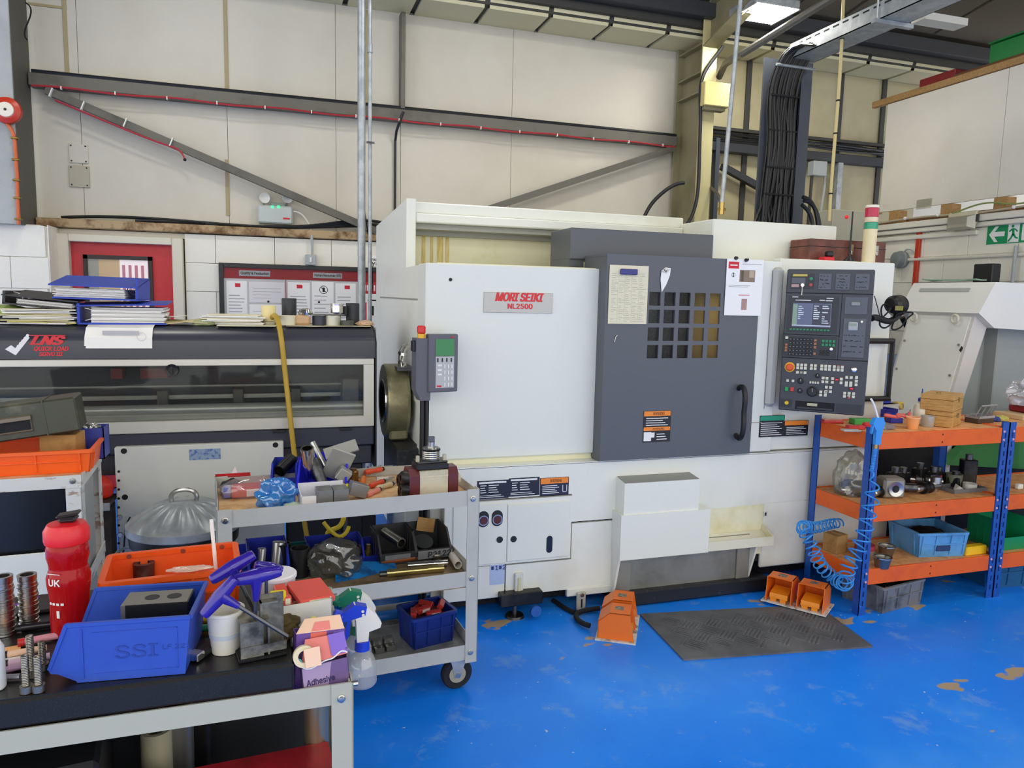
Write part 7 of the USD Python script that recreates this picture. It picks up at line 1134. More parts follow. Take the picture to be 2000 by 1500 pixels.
t.part('torn_flap', hull([(x, y, z) for x, y, z in ((-.045, -.017, .078), (.051, -.017, .084), (.05, .010, .118), (-.03, .012, .120), (-.045, -.015, .078), (.051, -.015, .084), (.05, .012, .119), (-.03, .014, .121))]), pnk); t.part('lilac_flap', hull([(x, y, z) for x, y, z in ((.018, -.0185, .086), (.052, -.0185, .088), (.051, .0105, .1205), (.016, .0105, .1205), (.018, -.0175, .086), (.052, -.0175, .088), (.051, .0115, .1212), (.016, .0115, .1212))]), lil); t.part('torn_edge', tube(smooth_path([(-.045, -.018, .078), (-.02, -.02, .072), (.005, -.019, .08), (.02, -.02, .082), (.03, -.019, .088), (.05, -.018, .086)], 24), .0016, 5), paper)
t.part('sticker_roll', mv(rot(spin([(.012, 0), (.022, 0), (.022, .014), (.012, .014)], (0, 0, 0), (0, -1, .15), 28, True), 0, 0, 0), -.038, -.012, .098), mat('roll_cream', 'e0d2ae', .6)); t.part('sticker', mv(rot(bx(-.016, .016, -.001, 0, -.02, .018, .0003), -10), -.022, -.030, .098), peach); t.part('blue_dot', mv(spin([(0, 0), (.008, 0), (.008, .0012), (0, .0012)], (0, 0, 0), (-.4, -1, 0), 18), -.050, -.022, .09), mat('dot_blue', '5aa8b8', .5))
# under the bench
rt = T('red_toolbox', 'red steel toolbox with open lid on the shelf under the bench', 'toolbox', tuple(bw(-.13, .20, .306)), 4); rm = mat('toolbox_red', 'a8202a', .35, wear=('7c1a1e', 6, .45, .65)); rt.part('body', bx(-.23, .22, -.10, .10, 0, .14, .006), rm); rt.part('lid', hull([(x, y, z) for x in (-.23, .22) for y, z in ((-.10, .142), (.10, .142), (.06, .19), (-.06, .19))]), rm); rt.part('handle', tube(smooth_path([(-.04, -.085, .17), (-.03, -.12, .19), (.03, -.12, .19), (.04, -.085, .17)], 16), .006, 8), rm); rt.part('latch', bx(.17, .20, -.108, -.10, .10, .15, .003), chrome)
for k, (x, y, z, r, h_, m_, lab) in enumerate(((-.27, .40, .306, .04, .28, mat('cyl_grey', '8a8c88', .35, .7), 'grey steel cylinder standing under the bench behind the red toolbox'), (-.31, .36, .306, .035, .24, mat('cyl_cream', 'a8a488', .5), 'cream pot under the bench left of the grey cylinder'), (.06, .30, .306, .03, .34, mat('cyl_brass', 'a89c80', .3, .8), 'bright turned steel part under the bench corner'), (-.22, .43, .306, .03, .30, blackm, 'open black tube under the bench'))):
    t = T('under_bench_part', lab, 'part', tuple(bw(x, y, z))); t.part('body', lathe([(0, 0), (r, 0), (r, h_), (r*.7, h_), (r*.7, h_-.05), (0, h_-.05)], 26), m_)
t = T('black_case', 'black plastic case on the shelf at the left under the bench', 'case', tuple(bw(-.64, .2, .306)), 7.3); t.part('case', bx(-.25, .25, -.17, .17, 0, .36, .01), black); t.part('handle', tube(smooth_path([(-.05, -.17, .30), (-.045, -.19, .30), (.045, -.19, .30), (.05, -.17, .30)], 14), .008, 8), black)
# ================================================================ papers on the lathe door
def sheet_y(t, name, x0, y0, x1, y1, Y, m_, th=.0008): a = rect(x0, y0, x1, y1, Y); return t.part(name, bx(a[0], a[1], Y-th, Y, a[2], a[3]), m_, None, False, True), a
def put(t, a, Y, u0, u1, v0, v1, m_, name='print', under=None, th=.0005):
    w, h = a[1]-a[0], a[3]-a[2]; return t.part(name, bx(a[0]+u0*w, a[0]+u1*w, Y-th, Y+.0002, a[3]-v1*h, a[3]-v0*h), m_, None, False, True, under=under)
def many(t, a, Y, rs, m_, name='print', under=None, th=.0005):
    w, h = a[1]-a[0], a[3]-a[2]; return t.part(name, cat([bx(a[0]+u0*w, a[0]+u1*w, Y-th, Y+.0002, a[3]-v1*h, a[3]-v0*h) for u0, u1, v0, v1 in rs]), m_, None, False, True, under=under)
r = random.Random(12)
t = T('worksheet', 'cream handwritten worksheet held by a blue clip on the grey lathe door', 'paper', tuple(ay(1226, 633, YD-.004)))
q, a = sheet_y(t, 'sheet', 1191, 517, 1262, 633, YD-.003, paper_c, .002)
many(t, a, YD-.005, [(u, u+r.uniform(.05, .16), v, v+.006) for v in np.linspace(.14, .95, 26) for u in (.06, .25, .42, .60, .78) if r.random() < .8], mat('pencil', 'a39f90', .8), 'handwriting', q); many(t, a, YD-.005, [(.03, .97, v, v+.0022) for v in np.linspace(.12, .97, 14)]+[(u, u+.006, .12, .97) for u in (.22, .4, .58, .76)], mat('rule_green', 'c4c8a0', .8), 'ruling', q)
c = rect(1211, 525, 1243, 537, YD-.006); t.part('clip', bx(c[0], c[1], YD-.022, YD-.0055, c[2], c[3], .003), mat('clip_blue', '2a2f7c', .35), 'dark blue magnetic clip', world=True)
t = T('torn_note', 'torn white paper scrap hooked on the lathe door above the panes', 'paper', tuple(ay(1300, 570, YD-.006))); o = pp(((1292, 528), (1300, 522), (1310, 524), (1308, 538), (1301, 556), (1292, 571), (1290, 545)), YD-.004); t.part('note', ext(Polygon(o), YD-.006, YD-.004), paper, world=True, smooth=False); t.part('note_fold', ext(Polygon(pp(((1292, 530), (1300, 523), (1309, 526), (1302, 534)), YD-.008)), YD-.009, YD-.007), mat('note_shade', 'd2cec4', .8), world=True, smooth=False); t.part('hook', tube([ay(1297, 526, YD-.01), ay(1301, 531, YD-.012), ay(1303, 527, YD-.01)], .0015, 5), print_black, world=True)
t = T('notice_sheet', 'white printed notice with red logo hung by a magnet at the door edge', 'paper', tuple(ay(1452, 617, YD-.004))); q, a = sheet_y(t, 'sheet', 1420, 505, 1485, 617, YD-.004, paper, .0015); Yn = YD-.0055
put(t, a, Yn, .05, .33, .05, .17, print_red, 'logo', q); put(t, a, Yn, .09, .29, .10, .12, paper, 'logo_word', q, .0008); put(t, a, Yn, .36, .78, .19, .40, mat('photo_brown', '8a7866', .6), 'photograph', q); put(t, a, Yn, .62, .76, .2, .32, mat('photo_tan', 'b8a690', .6), 'photograph_detail', q, .0008); put(t, a, Yn, .40, .47, .2, .39, mat('photo_shade', '5c5044', .6), 'photograph_detail', q, .0008)
w_, h_ = a[1]-a[0], a[3]-a[2]; t.part('round_emblem', cat([spin([(.009, 0), (.0105, 0), (.0105, .0004), (.009, .0004)], (a[0]+.19*w_, Yn, a[3]-.28*h_), (a[0]+.19*w_, Yn-1, a[3]-.28*h_), 24, True), bx(a[0]+.18*w_, a[0]+.20*w_, Yn-.0004, Yn, a[3]-.32*h_, a[3]-.24*h_)]), print_black, world=True, under=q)
many(t, a, Yn, [(.08, .66, .46, .468), (.08, .6, .485, .493), (.42, .95, .08, .088)], print_grey, 'small_print', q); put(t, a, Yn, .36, .66, .63, .64, print_red, 'red_line', q); put(t, a, Yn, .45, .60, .70, .90, mat('photo_pink', 'b08a84', .6), 'small_picture', q)
for k, (x, y) in enumerate(((1437, 504), (1457, 508))): c = ay(x, y, YD-.006); t.part('magnet', cat([spin([(0, 0), (.010, 0), (.008, .012), (0, .012)], (c[0], YD-.0056, c[2]), (c[0], YD-1, c[2]), 12)]+([tube([(c[0]+.012*math.cos(i*1.9), YD-.012-.002*i, c[2]+.008*math.sin(i*2.3)) for i in range(7)], .002, 5)] if k else [])), black, world=True)
t = T('wire_hook', 'small bent wire stuck to the lathe door below the worksheet', 'hook', tuple(ay(1203, 660, YD-.004))); t.part('hook', tube([ay(1200, 668, YD-.003), ay(1203, 658, YD-.006), ay(1206, 655, YD-.004)], .0025, 5), steel, world=True)
# ================================================================ back wall fittings
YF = 6.39
ba = rect(427, 513, 900, 760, YF); t = T('notice_board', 'black framed notice board with a dark red header strip on the block wall', 'notice board', (ba[0], YF, 1.2)); bzt = ba[3]-.0; bx1 = ba[0]+1.40; bz0 = 1.18
t.part('backing', bx(ba[0]+.01, bx1-.01, YF-.004, YF+.004, bz0, bzt-.01), mat('board_grey', 'c6c3c2', .7), world=True); t.part('frame', cat([bx(ba[0], ba[0]+.035, YF-.025, YF+.005, bz0, bzt, .002), bx(bx1-.035, bx1, YF-.025, YF+.005, bz0, bzt, .002), bx(ba[0]+.035, bx1-.035, YF-.025, YF+.005, bzt-.035, bzt, .002)]), mat('frame_black', '232427', .45), world=True)
q = t.part('header_strip', bx(ba[0]+.036, bx1-.036, YF-.007, YF-.004, bzt-.12, bzt-.036), mat('header_red', '8c141e', .5), world=True)
ZH = bzt-.10
for x0, x1, s_ in ((467, 528, 'Quality & Production'), (611, 668, 'Human Resources (HR)')):
    xa2, xb2 = ay(x0, 540, YF)[0], ay(x1, 540, YF)[0]; g_ = t.part('header_label', bx(xa2, xb2, YF-.009, YF-.007, ZH, ZH+.045), mat('label_grey', '9a9a9c', .5), world=True, under=q); t.part('label_words', text_y(s_, .02, xa2+.012, YF-.009, ZH+.014, .0008, True, fit=xb2-xa2-.024), print_black, None, False, True, under=q)
def pinned(x0, y0, x1, y1, logo=None, rows=8, extra=None, sd_=0):
    q, a = sheet_y(t, 'pinned_sheet', x0, y0, x1, y1, YF-.005, paper if sd_ % 2 else mat('paper_dull', 'e2dfe0', .8)); rr = random.Random(sd_)
    many(t, a, YF-.0058, [(.1, rr.uniform(.6, .92), .30+.62*k/rows, .31+.62*k/rows+.012) for k in range(rows)], mat('print_pale', 'b4b2b6', .8), 'print', q)
    if logo: put(t, a, YF-.0058, logo, logo+.26, .05, .13, print_red, 'logo', q)
    return q, a
pinned(442, 548, 484, 640, .42, 9, sd_=1); pinned(486, 550, 556, 592, None, 4, sd_=2); pinned(487, 594, 556, 640, None, 4, sd_=3); pinned(562, 551, 606, 640, .40, 9, sd_=5)
q, a = pinned(609, 550, 652, 640, None, 7, sd_=7); cc = ay(632, 559, YF-.006); t.part('no_phone_sign', cat([spin([(.030, 0), (.034, 0), (.034, .0008), (.030, .0008)], (cc[0], YF-.0058, cc[2]-.03), (cc[0], 0, cc[2]-.03), 30, True), bx(cc[0]-.009, cc[0]+.009, YF-.0066, YF-.0058, cc[2]-.048, cc[2]-.012), rot(bx(-.031, .031, -.0008, 0, -.002, .002), 0, 45, 0, to=(cc[0], YF-.0058, cc[2]-.03))]), print_black, world=True, under=q)
pinned(655, 553, 695, 640, .45, 8, sd_=9); put(t, rect(556, 546, 562, 640, YF-.005), YF-.005, .3, .6, 0, 1, mat('red_string', 'b03a44', .6), 'divider')
for x, y in ((524, 589), (623, 590)): c = ay(x, y, YF-.006); t.part('pin', trimesh.creation.icosphere(1, .009).apply_translation(c), black, world=True)
t = T('wall_poster', 'red and white safety poster seen right of the upright pipes', 'poster', tuple(ay(722, 640, 6.38))); q, a = sheet_y(t, 'sheet', 706, 545, 780, 640, 6.385, paper); put(t, a, 6.384, 0, 1, .0, .30, mat('poster_red', 'b82a34', .6), 'red_band', q); put(t, a, 6.384, 0, .13, .48, 1, print_red, 'red_stripe', q); many(t, a, 6.3835, [(.02+.06*k, .05+.06*k, .12, .24) for k in range(7)]+[(.0, .9, .36, .385)], paper, 'white_marks', q, .0006); many(t, a, 6.384, [(.16, .40, .42, .45), (.24, .32, .55, .75)], print_black, 'black_marks', q)
t = T('wall_sign', 'white sign with black hand-style words partly hidden by the lathe', 'sign', tuple(ay(730, 522, 6.38))); q, a = sheet_y(t, 'board', 722, 499, 790, 523, 6.385, paper, .003); t.part('words', cat([text_y('PARK', .022, a[0]+.006, 6.382, a[3]-.045, .0008, True), text_y('YOUR', .034, a[0]+.016, 6.382, a[3]-.088, .0008, True)]), print_black, None, False, True, under=q)
sw = rect(596, 497, 617, 518, 6.36); t = T('wall_switch', 'grey isolator switch with conduit above the notice board', 'switch', (sw[0], 6.37, sw[2])); t.part('box', bx(sw[0], sw[1], 6.33, 6.398, sw[2], sw[3], .004), grey_pvc, world=True); t.part('rocker', bx((sw[0]+sw[1])/2-.008, (sw[0]+sw[1])/2+.008, 6.322, 6.331, (sw[2]+sw[3])/2-.02, (sw[2]+sw[3])/2+.02, .002), print_white, world=True); t.part('conduit', cyl((sw[1]-.03, 6.36, sw[3]), (sw[1]-.03, 6.36, 2.06), .011, n=10), grey_pvc, world=True)
el = rect(503, 399, 572, 438, 6.38); t = T('emergency_light', 'twin-spot emergency light with green indicators on the wall board', 'lamp', (el[0], 6.42, el[2])); t.part('body', bx(el[0], el[1], 6.40, 6.485, el[2], el[3], .012), mat('emergency_grey', 'bcc4c0', .45), world=True); t.part('bracket', bx(el[0]+.10, el[0]+.21, 6.42, 6.47, el[3], el[3]+.025, .003), mat('emergency_dark', '7a8280', .45), world=True)
for x in (515, 560): c = ay(x, 386, 6.43); t.part('spot', spin([(0, 0), (.035, .0), (.042, .05), (.04, .052), (0, .03)], (c[0], 6.46, c[2]), (c[0]+.1, 5.9, c[2]-.05), 20), mat('spot_white', 'dcdcd6', .35), world=True); t.part('spot_neck', cyl((c[0], 6.45, c[2]-.03), (c[0], 6.45, el[3]), .008, n=8), mat('emergency_dark', '7a8280', .45), world=True)
led_g = mat('led_green', '2cf07a', .4, emit=2.5)
for x in (532, 544): c = ay(x, 404, 6.40); t.part('indicator', bx(c[0]-.010, c[0]+.010, 6.396, 6.4005, c[2]-.010, c[2]+.010, .003), led_g, world=True)
c = rect(553, 425, 566, 429, 6.40); t.part('red_label', bx(c[0], c[1], 6.398, 6.4005, c[2], c[3]), print_red, world=True)
solo('lamp_cord', 'pale cord drooping from the emergency light to the switch conduit', 'cord', tube(smooth_path([ay(x, y, 6.40) for x, y in ((573, 413), (588, 418), (600, 432), (607, 450), (606, 464), (609, 472))], 20), .006, 6), white_pvc)
solo('rail_cables', 'black cables lying along the rusty sill behind the pipes', 'cable', cat([tube(smooth_path([(-1.5+.5*k, 6.40, 2.108), (-.2, 6.40+.01*k, 2.112), (.25+.05*k, 6.39, 2.12+.012*k), (.62, 6.40, 2.15+.02*k), (1.0, 6.40, 2.13+.02*k)], 30), .013, 6) for k in range(3)]), cable_m)
al = ay(14, 216, 6.02); t = T('alarm_bell', 'round red alarm bell with white centre on the left column', 'bell', (al[0], 6.045, al[2])); am = mat('alarm_red', 'c2371e', .35); t.part('shell', spin([(0, 0), (.085, 0), (.09, .02), (.085, .045), (.06, .058), (.052, .06), (0, .06)], (al[0], 6.045, al[2]), (al[0], 5, al[2]), 40), am, world=True); t.part('centre', spin([(0, .0602), (.050, .0602), (.047, .066), (0, .068)], (al[0], 6.045, al[2]), (al[0], 5, al[2]), 32), mat('alarm_cream', 'ece4d0', .4), world=True); t.part('screw', spin([(0, .068), (.009, .068), (.007, .073), (0, .073)], (al[0], 6.045, al[2]), (al[0], 5, al[2]), 12), black, world=True)
cpth = [ay(x, y, 6.03) for x, y in ((12, 240), (20, 250), (26, 262), (29, 275), (33, 340), (36, 438))]; t = T('alarm_conduit', 'orange conduit clipped down the left column under the alarm bell', 'conduit', tuple(cpth[-1])); t.part('pipe', tube(smooth_path(cpth[:4], 12), .012, 8), mat('conduit_orange', 'd0622c', .4), world=True); t.part('pipe', tube(cpth[3:], .012, 8), mat('conduit_orange', 'd0622c', .4), world=True)
for y in (270, 312, 352, 387, 428): c = ay(29+(y-270)*.044, y, 6.03); t.part('saddle', bx(c[0]-.022, c[0]+.022, 6.012, 6.049, c[2]-.006, c[2]+.006, .002), mat('saddle_brass', '8c7434', .4, .8), world=True)
solo('column_flex', 'thin dark flex hanging beside the left column near the top', 'cable', tube(smooth_path([ay(x, y, 6.3) for x, y in ((50, 5), (58, 12), (56, 40), (53, 78))], 14), .005, 6), rubber)
solo('board_batten', 'thin tan batten at the top left between column and joint strip', 'strip', bx(ay(56, 8, YW)[0], ay(122, 14, YW)[0], YW-.02, YW-.0125, ay(90, 15, YW)[2], ay(90, 10, YW)[2]), tape)
# ================================================================ right wall fittings
def rx_(x, y, X=XR): return ax(x, y, X)
e0, e1 = rx_(1930, 440, XR-.004), rx_(1927, 478, XR-.004); sg = T('exit_sign', 'green emergency exit sign with white arrow and running figure', 'sign', tuple(e1)); hE = e0[2]-e1[2]; yE = e0[1]; zE = e1[2]; wE = hE*2.6
def sgp(u, v): return (yE-u*hE, zE+v*hE)      # u to the right along the wall, v up
def on_wall(poly, X0_, X1_): m = ext(Polygon([sgp(*p) for p in poly]) if not hasattr(poly, 'geoms') else poly, X0_, X1_, 'yz'); return m
sg.part('edge', on_wall([(-.04, -.04), (2.64, -.04), (2.64, 1.04), (-.04, 1.04)], XR-.004, XR-.001), print_white, world=True, smooth=False); sg.part('field', on_wall([(0, 0), (2.6, 0), (2.6, 1), (0, 1)], XR-.006, XR-.004), mat('exit_green', '16925c', .45), world=True, smooth=False)
sg.part('arrow', on_wall([(.12, .5), (.45, .9), (.64, .9), (.42, .62), (.98, .62), (.98, .38), (.42, .38), (.64, .1), (.45, .1)], XR-.0072, XR-.006), print_white, world=True, smooth=False); sg.part('door_symbol', on_wall([(1.16, .04), (1.76, .04), (1.76, .96), (1.16, .96)], XR-.0072, XR-.006), print_white, world=True, smooth=False)
mg = mat('exit_green', '16925c', .45)
sg.part('running_figure', cat([on_wall([(1.40+.075*math.cos(a), .84+.075*math.sin(a)) for a in np.linspace(0, 6.28, 18)[:-1]], XR-.0082, XR-.0072)]+[on_wall(LineString([(0, 0), (1, 0)]).buffer(.01).exterior.coords if False else p, XR-.0082, XR-.0072) for p in ([(1.36, .74), (1.50, .74), (1.52, .44), (1.40, .42)], [(1.40, .46), (1.51, .44), (1.36, .20), (1.22, .06), (1.17, .12), (1.30, .26)], [(1.42, .42), (1.53, .46), (1.62, .30), (1.72, .26), (1.72, .19), (1.56, .24)], [(1.37, .74), (1.40, .66), (1.26, .56), (1.20, .60), (1.26, .66)], [(1.48, .74), (1.52, .66), (1.64, .54), (1.70, .58), (1.60, .68)])]), mg, world=True, smooth=False)
sg.part('second_symbol', on_wall([(1.90, .1), (2.5, .1), (2.5, .9), (1.90, .9)], XR-.0072, XR-.006), print_white, world=True, smooth=False)
b0, b1 = rx_(1857, 432, XR-.06), rx_(1914, 424, XR-.06); t = T('bulkhead_lamp', 'cream bulkhead lamp fixed on the white trunking of the right wall', 'lamp', (XR-.06, (b0[1]+b1[1])/2, b0[2]-.05)); t.part('base', bx(XR-.10, XR-.07, b1[1], b0[1], b0[2]-.045, b0[2]+.065, .01), mat('bulk_cream', 'cfc8ae', .4), world=True); t.part('diffuser', hull([(XR-x, y, z) for x, dy, dz in ((.10, 0, 0), (.14, .05, .02)) for y in (b1[1]+dy, b0[1]-dy) for z in (b0[2]-.085+dz, b0[2]+.03-dz)]), film('bulk_clear', (.85, .85, .78), .15, .5, 'd6d2c0'), world=True); t.part('clip', bx(XR-.105, XR-.09, b1[1]-.02, b1[1], b0[2]-.03, b0[2]+.03), darksteel, world=True)
c0 = rx_(1797, 447, XR-.012); c1 = rx_(1786, 556, XR-.012); solo('red_conduit', 'red conduit running down the right wall from the trunking', 'conduit', cat([bx(XR-.03, XR-.002, c0[1]-.022, c0[1]+.022, c1[2]-.3, c0[2]+.0, .003)]), mat('conduit_red', 'c03a24', .4))
s0 = rx_(1757, 507, XR-.05); t = T('wall_sounder', 'round grey sounder on the right wall beside the red conduit', 'sounder', tuple(s0)); t.part('body', spin([(0, 0), (.075, 0), (.078, .03), (.068, .09), (.05, .10), (0, .10)], (XR-.002, s0[1], s0[2]), (0, s0[1]+.8, s0[2]), 32), mat('sounder_grey', '7d8688', .4), world=True); t.part('rim', spin([(.07, .03), (.082, .03), (.082, .045), (.07, .045)], (XR-.002, s0[1], s0[2]), (0, s0[1]+.8, s0[2]), 32, True), mat('sounder_grey2', '9aa2a2', .4), world=True); t.part('lead', tube(smooth_path([(XR-.02, s0[1]-.02, s0[2]+.075), (XR-.03, s0[1]-.08, s0[2]+.09), (XR-.02, s0[1]-.16, s0[2]+.03), (XR-.015, c0[1]+.02, s0[2]-.01)], 16), .006, 6), grey_pvc, world=True)
y0_, y1_ = rx_(1776, 510, XR)[1], 2.8; solo('white_conduit', 'white conduit running level along the right wall below the exit sign', 'conduit', cyl((XR-.018, y0_, rx_(1850, 504, XR)[2]), (XR-.018, y1_, rx_(1850, 504, XR)[2]), .016, n=10), white_pvc)
v0 = rx_(1990, 480, XR-.02); solo('white_conduit', 'upright pale conduit below the exit sign near the right edge', 'conduit', cyl((XR-.05, v0[1], .9), (XR-.05, v0[1], v0[2]), .014, n=10), grey_pvc)
g0, g1 = rx_(1791, 391, XR-.052), rx_(1819, 406, XR-.052); solo('clear_patch', 'small square clear plastic patch on the lower edge of the partition board', 'patch', bx(XR-.056, XR-.051, g1[1], g0[1], g1[2], g0[2], .001), film('patch', (.9, .9, .85), .1, .35, 'c4c2b4'))
zz = 2.41
t = T('clipped_cable', 'pale cable with white clips running along the packing blocks', 'cable', (XR-.075, 4.5, 2.38)); t.part('cable', tube(smooth_path([(XR-.078, y, 2.375+.008*math.sin(y*5)) for y in np.linspace(5.95, 2.6, 14)], 50), .009, 6), mat('cable_tan', 'b8ae94', .5), world=True)
for y in np.linspace(5.8, 3.0, 9): t.part('clip', trimesh.creation.icosphere(1, .016).apply_translation((XR-.084, y, 2.38+.008*math.sin(y*5))), print_white, world=True)
solo('green_flexible_cord', 'green cord rising over the packing blocks at right', 'cable', tube(smooth_path([rx_(x, y, XR-.095) for x, y in ((1860, 417), (1890, 406), (1930, 396), (1970, 398), (2010, 393))], 20), .007, 6), mat('cord_green', '8a9a5a', .5))
m0 = rx_(1960, 120, 5.9); t = T('stored_crate', 'green crate stored above the partition under the roof', 'crate', (5.95, 4.7, 3.54)); t.part('body', bx(5.75, 6.3, 3.9, 4.95, 3.60, 3.78, .01), mat('crate_green', '1f8a44', .45), world=True); t.part('lid', bx(5.74, 6.31, 3.89, 4.96, 3.785, 3.80, .004), mat('crate_green', '1f8a44', .45), world=True); t.part('pallet', bx(5.66, 6.4, 3.0, 5.2, 3.54, 3.598, .004), mat('old_timber', '6b4a2c', .8), world=True)
solo('red_box', 'dark red box stored beside the green crate above the partition', 'box', bx(5.7, 6.2, 5.22, 5.6, 3.54, 3.66, .006), mat('box_darkred', '8c2226', .5))
struct('trim_2', bx(5.62, 8.9, 1.0, 5.70, 3.40, 3.475), mat('old_timber', '6b4a2c', .8))
# ================================================================ on top of the bar feeder
ZT = zt+.001
def lt(x, y, Y=None): p = ay(x, y, Y) if Y else az(x, y, ZT); return np.array([p[0], p[1], ZT])
def lx(x, Y): return ay(x, 620, Y)[0]
def paperstack(t, x0, x1, y0, y1, z0_, n, seed, mats, th=.004, jit=.012, rz=0):
    r = random.Random(seed)
    for k in range(n): t.part('sheet', rot(bx(x0+r.uniform(-jit, jit), x1+r.uniform(-jit, jit), y0+r.uniform(-jit, jit), y1+r.uniform(-jit, jit), z0_+th*k, z0_+th*k+th*.82, .0005), 0, 0, r.uniform(-6, 6), at=((x0+x1)/2, (y0+y1)/2, 0)), mats[k % len(mats)])
def binder(label, loc, rz, m_, L=.30, W=.26, hgt=.085, tilt=0, wedge=0.0, seed=0, flip=False, drop=.012):
    t = T('ring_binder', label, 'binder', loc, rz, None, None, 0, tilt); s = -1 if flip else 1
    t.part('cover', cat([bx(-L/2, L/2, -W/2, W/2, 0, .008), bx(s*-L/2, s*(-L/2+.012), -W/2, W/2, .004, hgt-.004), hull([(s*x, y, z) for y, o in ((-W/2-.012, -drop), (W/2, 0)) for x, z in ((-L/2, hgt-.006), (-L/2, hgt), (L/2+.01, hgt+wedge), (L/2+.01, hgt+wedge-.006)) for z in (z+o,)])]), m_)
    r = random.Random(seed); n = 12; h_ = (hgt-.024-drop+wedge*.5)/n
    for k in range(n): a_, b_ = sorted((s*(-L/2+.055+r.uniform(0, .004)), s*(L/2-.012+r.uniform(-.008, .012)))); t.part('page_block', bx(a_, b_, -W/2+.004+r.uniform(-.005, .006), W/2-.01, .009+h_*k, .009+h_*k+h_*.9, .0005), (paper, mat('page_grey', 'c9c6c0', .8), mat('page_white', 'e4e2de', .8))[k % 3])
    t.part('ring', cat([tube([(s*(-L/2+.02+.04*math.sin(a)), y, hgt*.45+.028*math.cos(a)) for a in np.linspace(0, PI, 10)], .0025, 5) for y in (-W/4, W/4)]), steel); return t
blu = mat('binder_blue', '1f3fae', .45); blk = mat('binder_black', '2a2a2c', .45)
Yb = 3.98
x1_ = lx(247, Yb); binder('blue ring binder at the bottom of the stack, its spine to the left', (x1_, Yb, ZT+.001), 2, blu, .37, .27, .10, 0, .012, 3)
binder('topmost blue ring binder with its cover standing open over the pages', (lx(207, Yb)-.01, Yb+.01, ZT+.1145), -3, blu, .36, .26, .11, 1, .0, 5, True, .045)
binder('black ring binder lying on loose papers left of the blue ones', (lx(96, Yb), Yb+.02, ZT+.075), -4, blk, .30, .26, .065, 5, .0, 7, False, .02)
t = T('paper_stack', 'untidy stack of papers and folders under the black binder', 'papers', (lx(95, Yb), Yb, ZT), 0); paperstack(t, -.15, .13, -.13, .12, .0, 10, 4, [paper, paper_c, mat('folder_yellow', 'c8c08c', .8), paper], .007, .018)
t = T('yellow_folder', 'thin pale yellow folder lying in front of the paper stack', 'folder', (lx(85, 3.90), 3.90, ZT), 4); t.part('folder', sheet(.27, .10, .006, .012, 3).apply_translation([-.13, -.06, 0]), mat('folder_lime', 'c4bc72', .8))
t = T('green_bag', 'green bag bulging at the left end of the bar feeder', 'bag', (lx(14, 3.96), 3.96, ZT)); t.part('bag', blob((.11, .08, .055), .12, 2, 3), mat('bag_green', '9aae5c', .6)); t.part('opening', mv(blob((.06, .02, .02), .1, 2, 4), .02, -.085, .008), black)
hp2 = rect(163, 640, 296, 676, YL-.004); t = T('drawing_sheet', 'white drawing sheets hanging over the front of the bar feeder', 'paper', (hp2[0], YL, hp2[2]))
zc_ = zs0+.10
for k, (o, dx, dz) in enumerate(((.0, 0, .0), (.002, .006, -.010))):
    xa3, xb3 = hp2[0]+dx, hp2[1]+dx*.5; t.part('sheet', hull([(x, y, z) for x in (xa3, xb3) for y, z in ((YL-.006-o, hp2[2]+.012+dz), (YL-.008-o, hp2[2]+.012+dz), (YL+.006-o, zc_), (YL+.004-o, zc_))]) if False else cat([hull([(x, y, z) for x in (xa3, xb3) for y, z in ((YL-.005-o, hp2[2]+dz), (YL-.006-o, hp2[2]+dz), (YL+.004-o, zc_), (YL+.003-o, zc_))]), hull([(x, y, z) for x in (xa3, xb3) for y, z in ((YL+.003-o, zc_), (YL+.004-o, zc_-.001), (YL+.043-o, zs0+.142), (YL+.043-o, zs0+.143))]), hull([(x, y, z) for x in (xa3, xb3) for y, z in ((YL+.043-o, zs0+.142), (YL+.043-o, zs0+.143), (YL+.11, ZT+.005), (YL+.11, ZT+.004))])]), paper, world=True, smooth=False)
q = ay(262, 655, YL-.008); t.part('drawing', cat([spin([(.018, 0), (.0195, 0), (.0195, .0006), (.018, .0006)], (q[0]+.03, YL-.0045, q[2]-.006), (q[0]+.03, 0, q[2]-.006), 24, True), bx(q[0]-.13, q[0]+.02, YL-.0055, YL-.004, q[2]+.0, q[2]+.02)]), mat('drawing_grey', 'bcbcc0', .8), world=True)
t = T('manila_folder', 'tan manila folder lying bent on the bar feeder right of the binders', 'folder', (lx(350, 3.95), 3.93, ZT), -3); t.part('folder', sheet(.27, .2, .003, .045, 11).apply_translation([-.13, -.07, 0]), mat('manila', 'd6c89a', .8)); t.part('inner_sheet', sheet(.2, .15, .001, .03, 12).apply_translation([-.17, -.03, .022]), paper)
t = T('loose_papers', 'fanned heap of loose white papers on the bar feeder', 'papers', (lx(455, 3.97), 3.97, ZT), 0); paperstack(t, -.13, .14, -.09, .08, .004, 9, 21, [paper, paper, paper_c], .0055, .022); t.part('green_packet', blob((.05, .03, .02), .2, 3, 2).apply_translation([-.13, -.08, 0]), mat('packet_green', 'a8b080', .7))
t = T('card_sheet', 'cream card jutting over the front edge of the bar feeder', 'card', (lx(485, 3.87), 3.85, ZT), -3); t.part('card', bx(-.14, .13, -.05, .08, 0, .003), paper_c)
cs = T('card_sheet', 'long cream card under the bushes at the right end of the bar feeder', 'card', (lx(640, 3.93), 3.92, ZT), 1); cs.part('card', sheet(.42, .20, .002, .004, 5).apply_translation([-.21, -.09, 0]), paper_c)
def pot(label, x, Y, z, prof, m_, name='bush', cat_='bush', n=30): t = T(name, label, cat_, (lx(x, Y), Y, ZT+z)); t.part('body', lathe(prof, n), m_); return t
cyls = lambda r, h: [(0, 0), (r, 0), (r, h-.002), (r-.002, h), (0, h)]
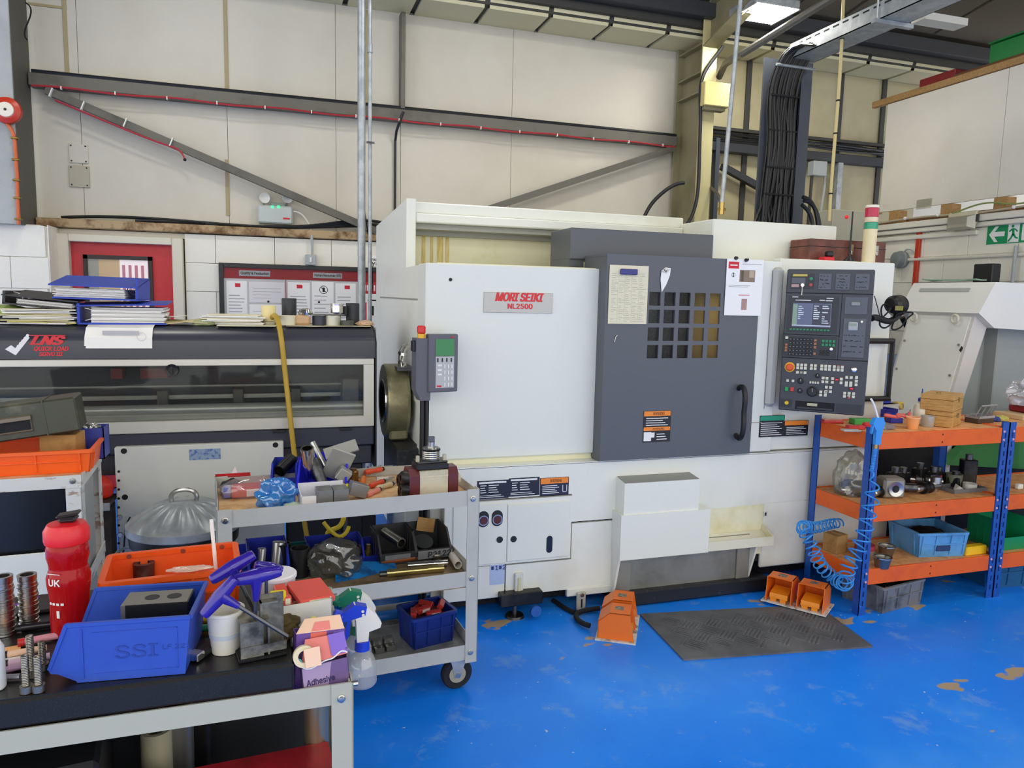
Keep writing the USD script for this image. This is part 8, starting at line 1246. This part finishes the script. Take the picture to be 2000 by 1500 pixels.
pot('pale yellow candle-like nylon billet on the papers', 525, 3.95, .022, cyls(.035, .078), mat('nylon_yellow', 'ecdca0', .5), 'nylon_billet', 'billet')
pot('grey green tin under the yellow billet', 525, 3.95, .001, cyls(.05, .02), mat('tin_olive', 'a8a488', .4, .4), 'flat_tin', 'tin')
pot('tall black plastic billet left of the tins', 565, 4.02, .04, cyls(.037, .098), mat('nylon_black', '303338', .5), 'black_billet', 'billet')
pot('taller black plastic billet at the far right of the feeder', 689, 3.99, .004, cyls(.035, .115), mat('nylon_black', '303338', .5), 'black_billet', 'billet')
pot('cream nylon disc at the left of the row of bushes', 561, 3.90, .005, cyls(.042, .048), mat('nylon_cream', 'd8d4bc', .5), 'nylon_disc', 'disc')
box_thing('wooden_box', 'small round-cornered wooden box between the bushes', 'box', (lx(590, 3.91), 3.91, ZT+.005), .08, .07, .05, mat('box_wood', 'c8a67c', .6), 3, .012)
pot('domed chrome part resting on the small wooden box', 597, 3.92, .056, [(0, 0), (.034, 0), (.036, .012), (.028, .028), (.012, .034), (0, .034)], chrome, 'chrome_dome', 'part')
pot('dark bush right of the wooden box', 624, 3.91, .005, cyls(.036, .048), mat('bush_dark', '3a3e46', .4, .4)); pot('cream steel bush in the middle of the row', 650, 3.91, .005, cyls(.042, .050), mat('bush_cream', 'c4c2b0', .4, .4)); 
solo('flat_bar', 'flat dark bar lying across the two bushes', 'bar', bx(lx(606, 3.91), lx(672, 3.91), 3.88, 3.93, ZT+.056, ZT+.062, .001), mat('bar_dark', '6a6864', .4, .6))
t = pot('bright ribbed steel ring standing on the flat bar', 658, 3.91, .0625, [(0, 0)]+[(.033-.0015*(i % 2), .006*i) for i in range(1, 9)]+[(.033, .054), (0, .054)], chrome, 'steel_ring', 'ring')
pot('black short sleeve behind the bright ribbed ring', 674, 3.98, .05, cyls(.02, .052), black, 'black_sleeve', 'sleeve'); pot('small dark green block at the right of the bushes', 678, 3.89, .005, cyls(.032, .026), mat('block_olive', '4c5048', .5), 'dark_disc', 'disc')
t = T('tan_rag', 'creased tan paper at the right end of the bar feeder', 'paper', (lx(712, 3.95), 3.93, ZT+.004), 0); t.part('paper', blob((.045, .06, .018), .3, 3, 4), mat('rag_tan', 'd8b898', .8))
# a dark sheet behind the bench shelf
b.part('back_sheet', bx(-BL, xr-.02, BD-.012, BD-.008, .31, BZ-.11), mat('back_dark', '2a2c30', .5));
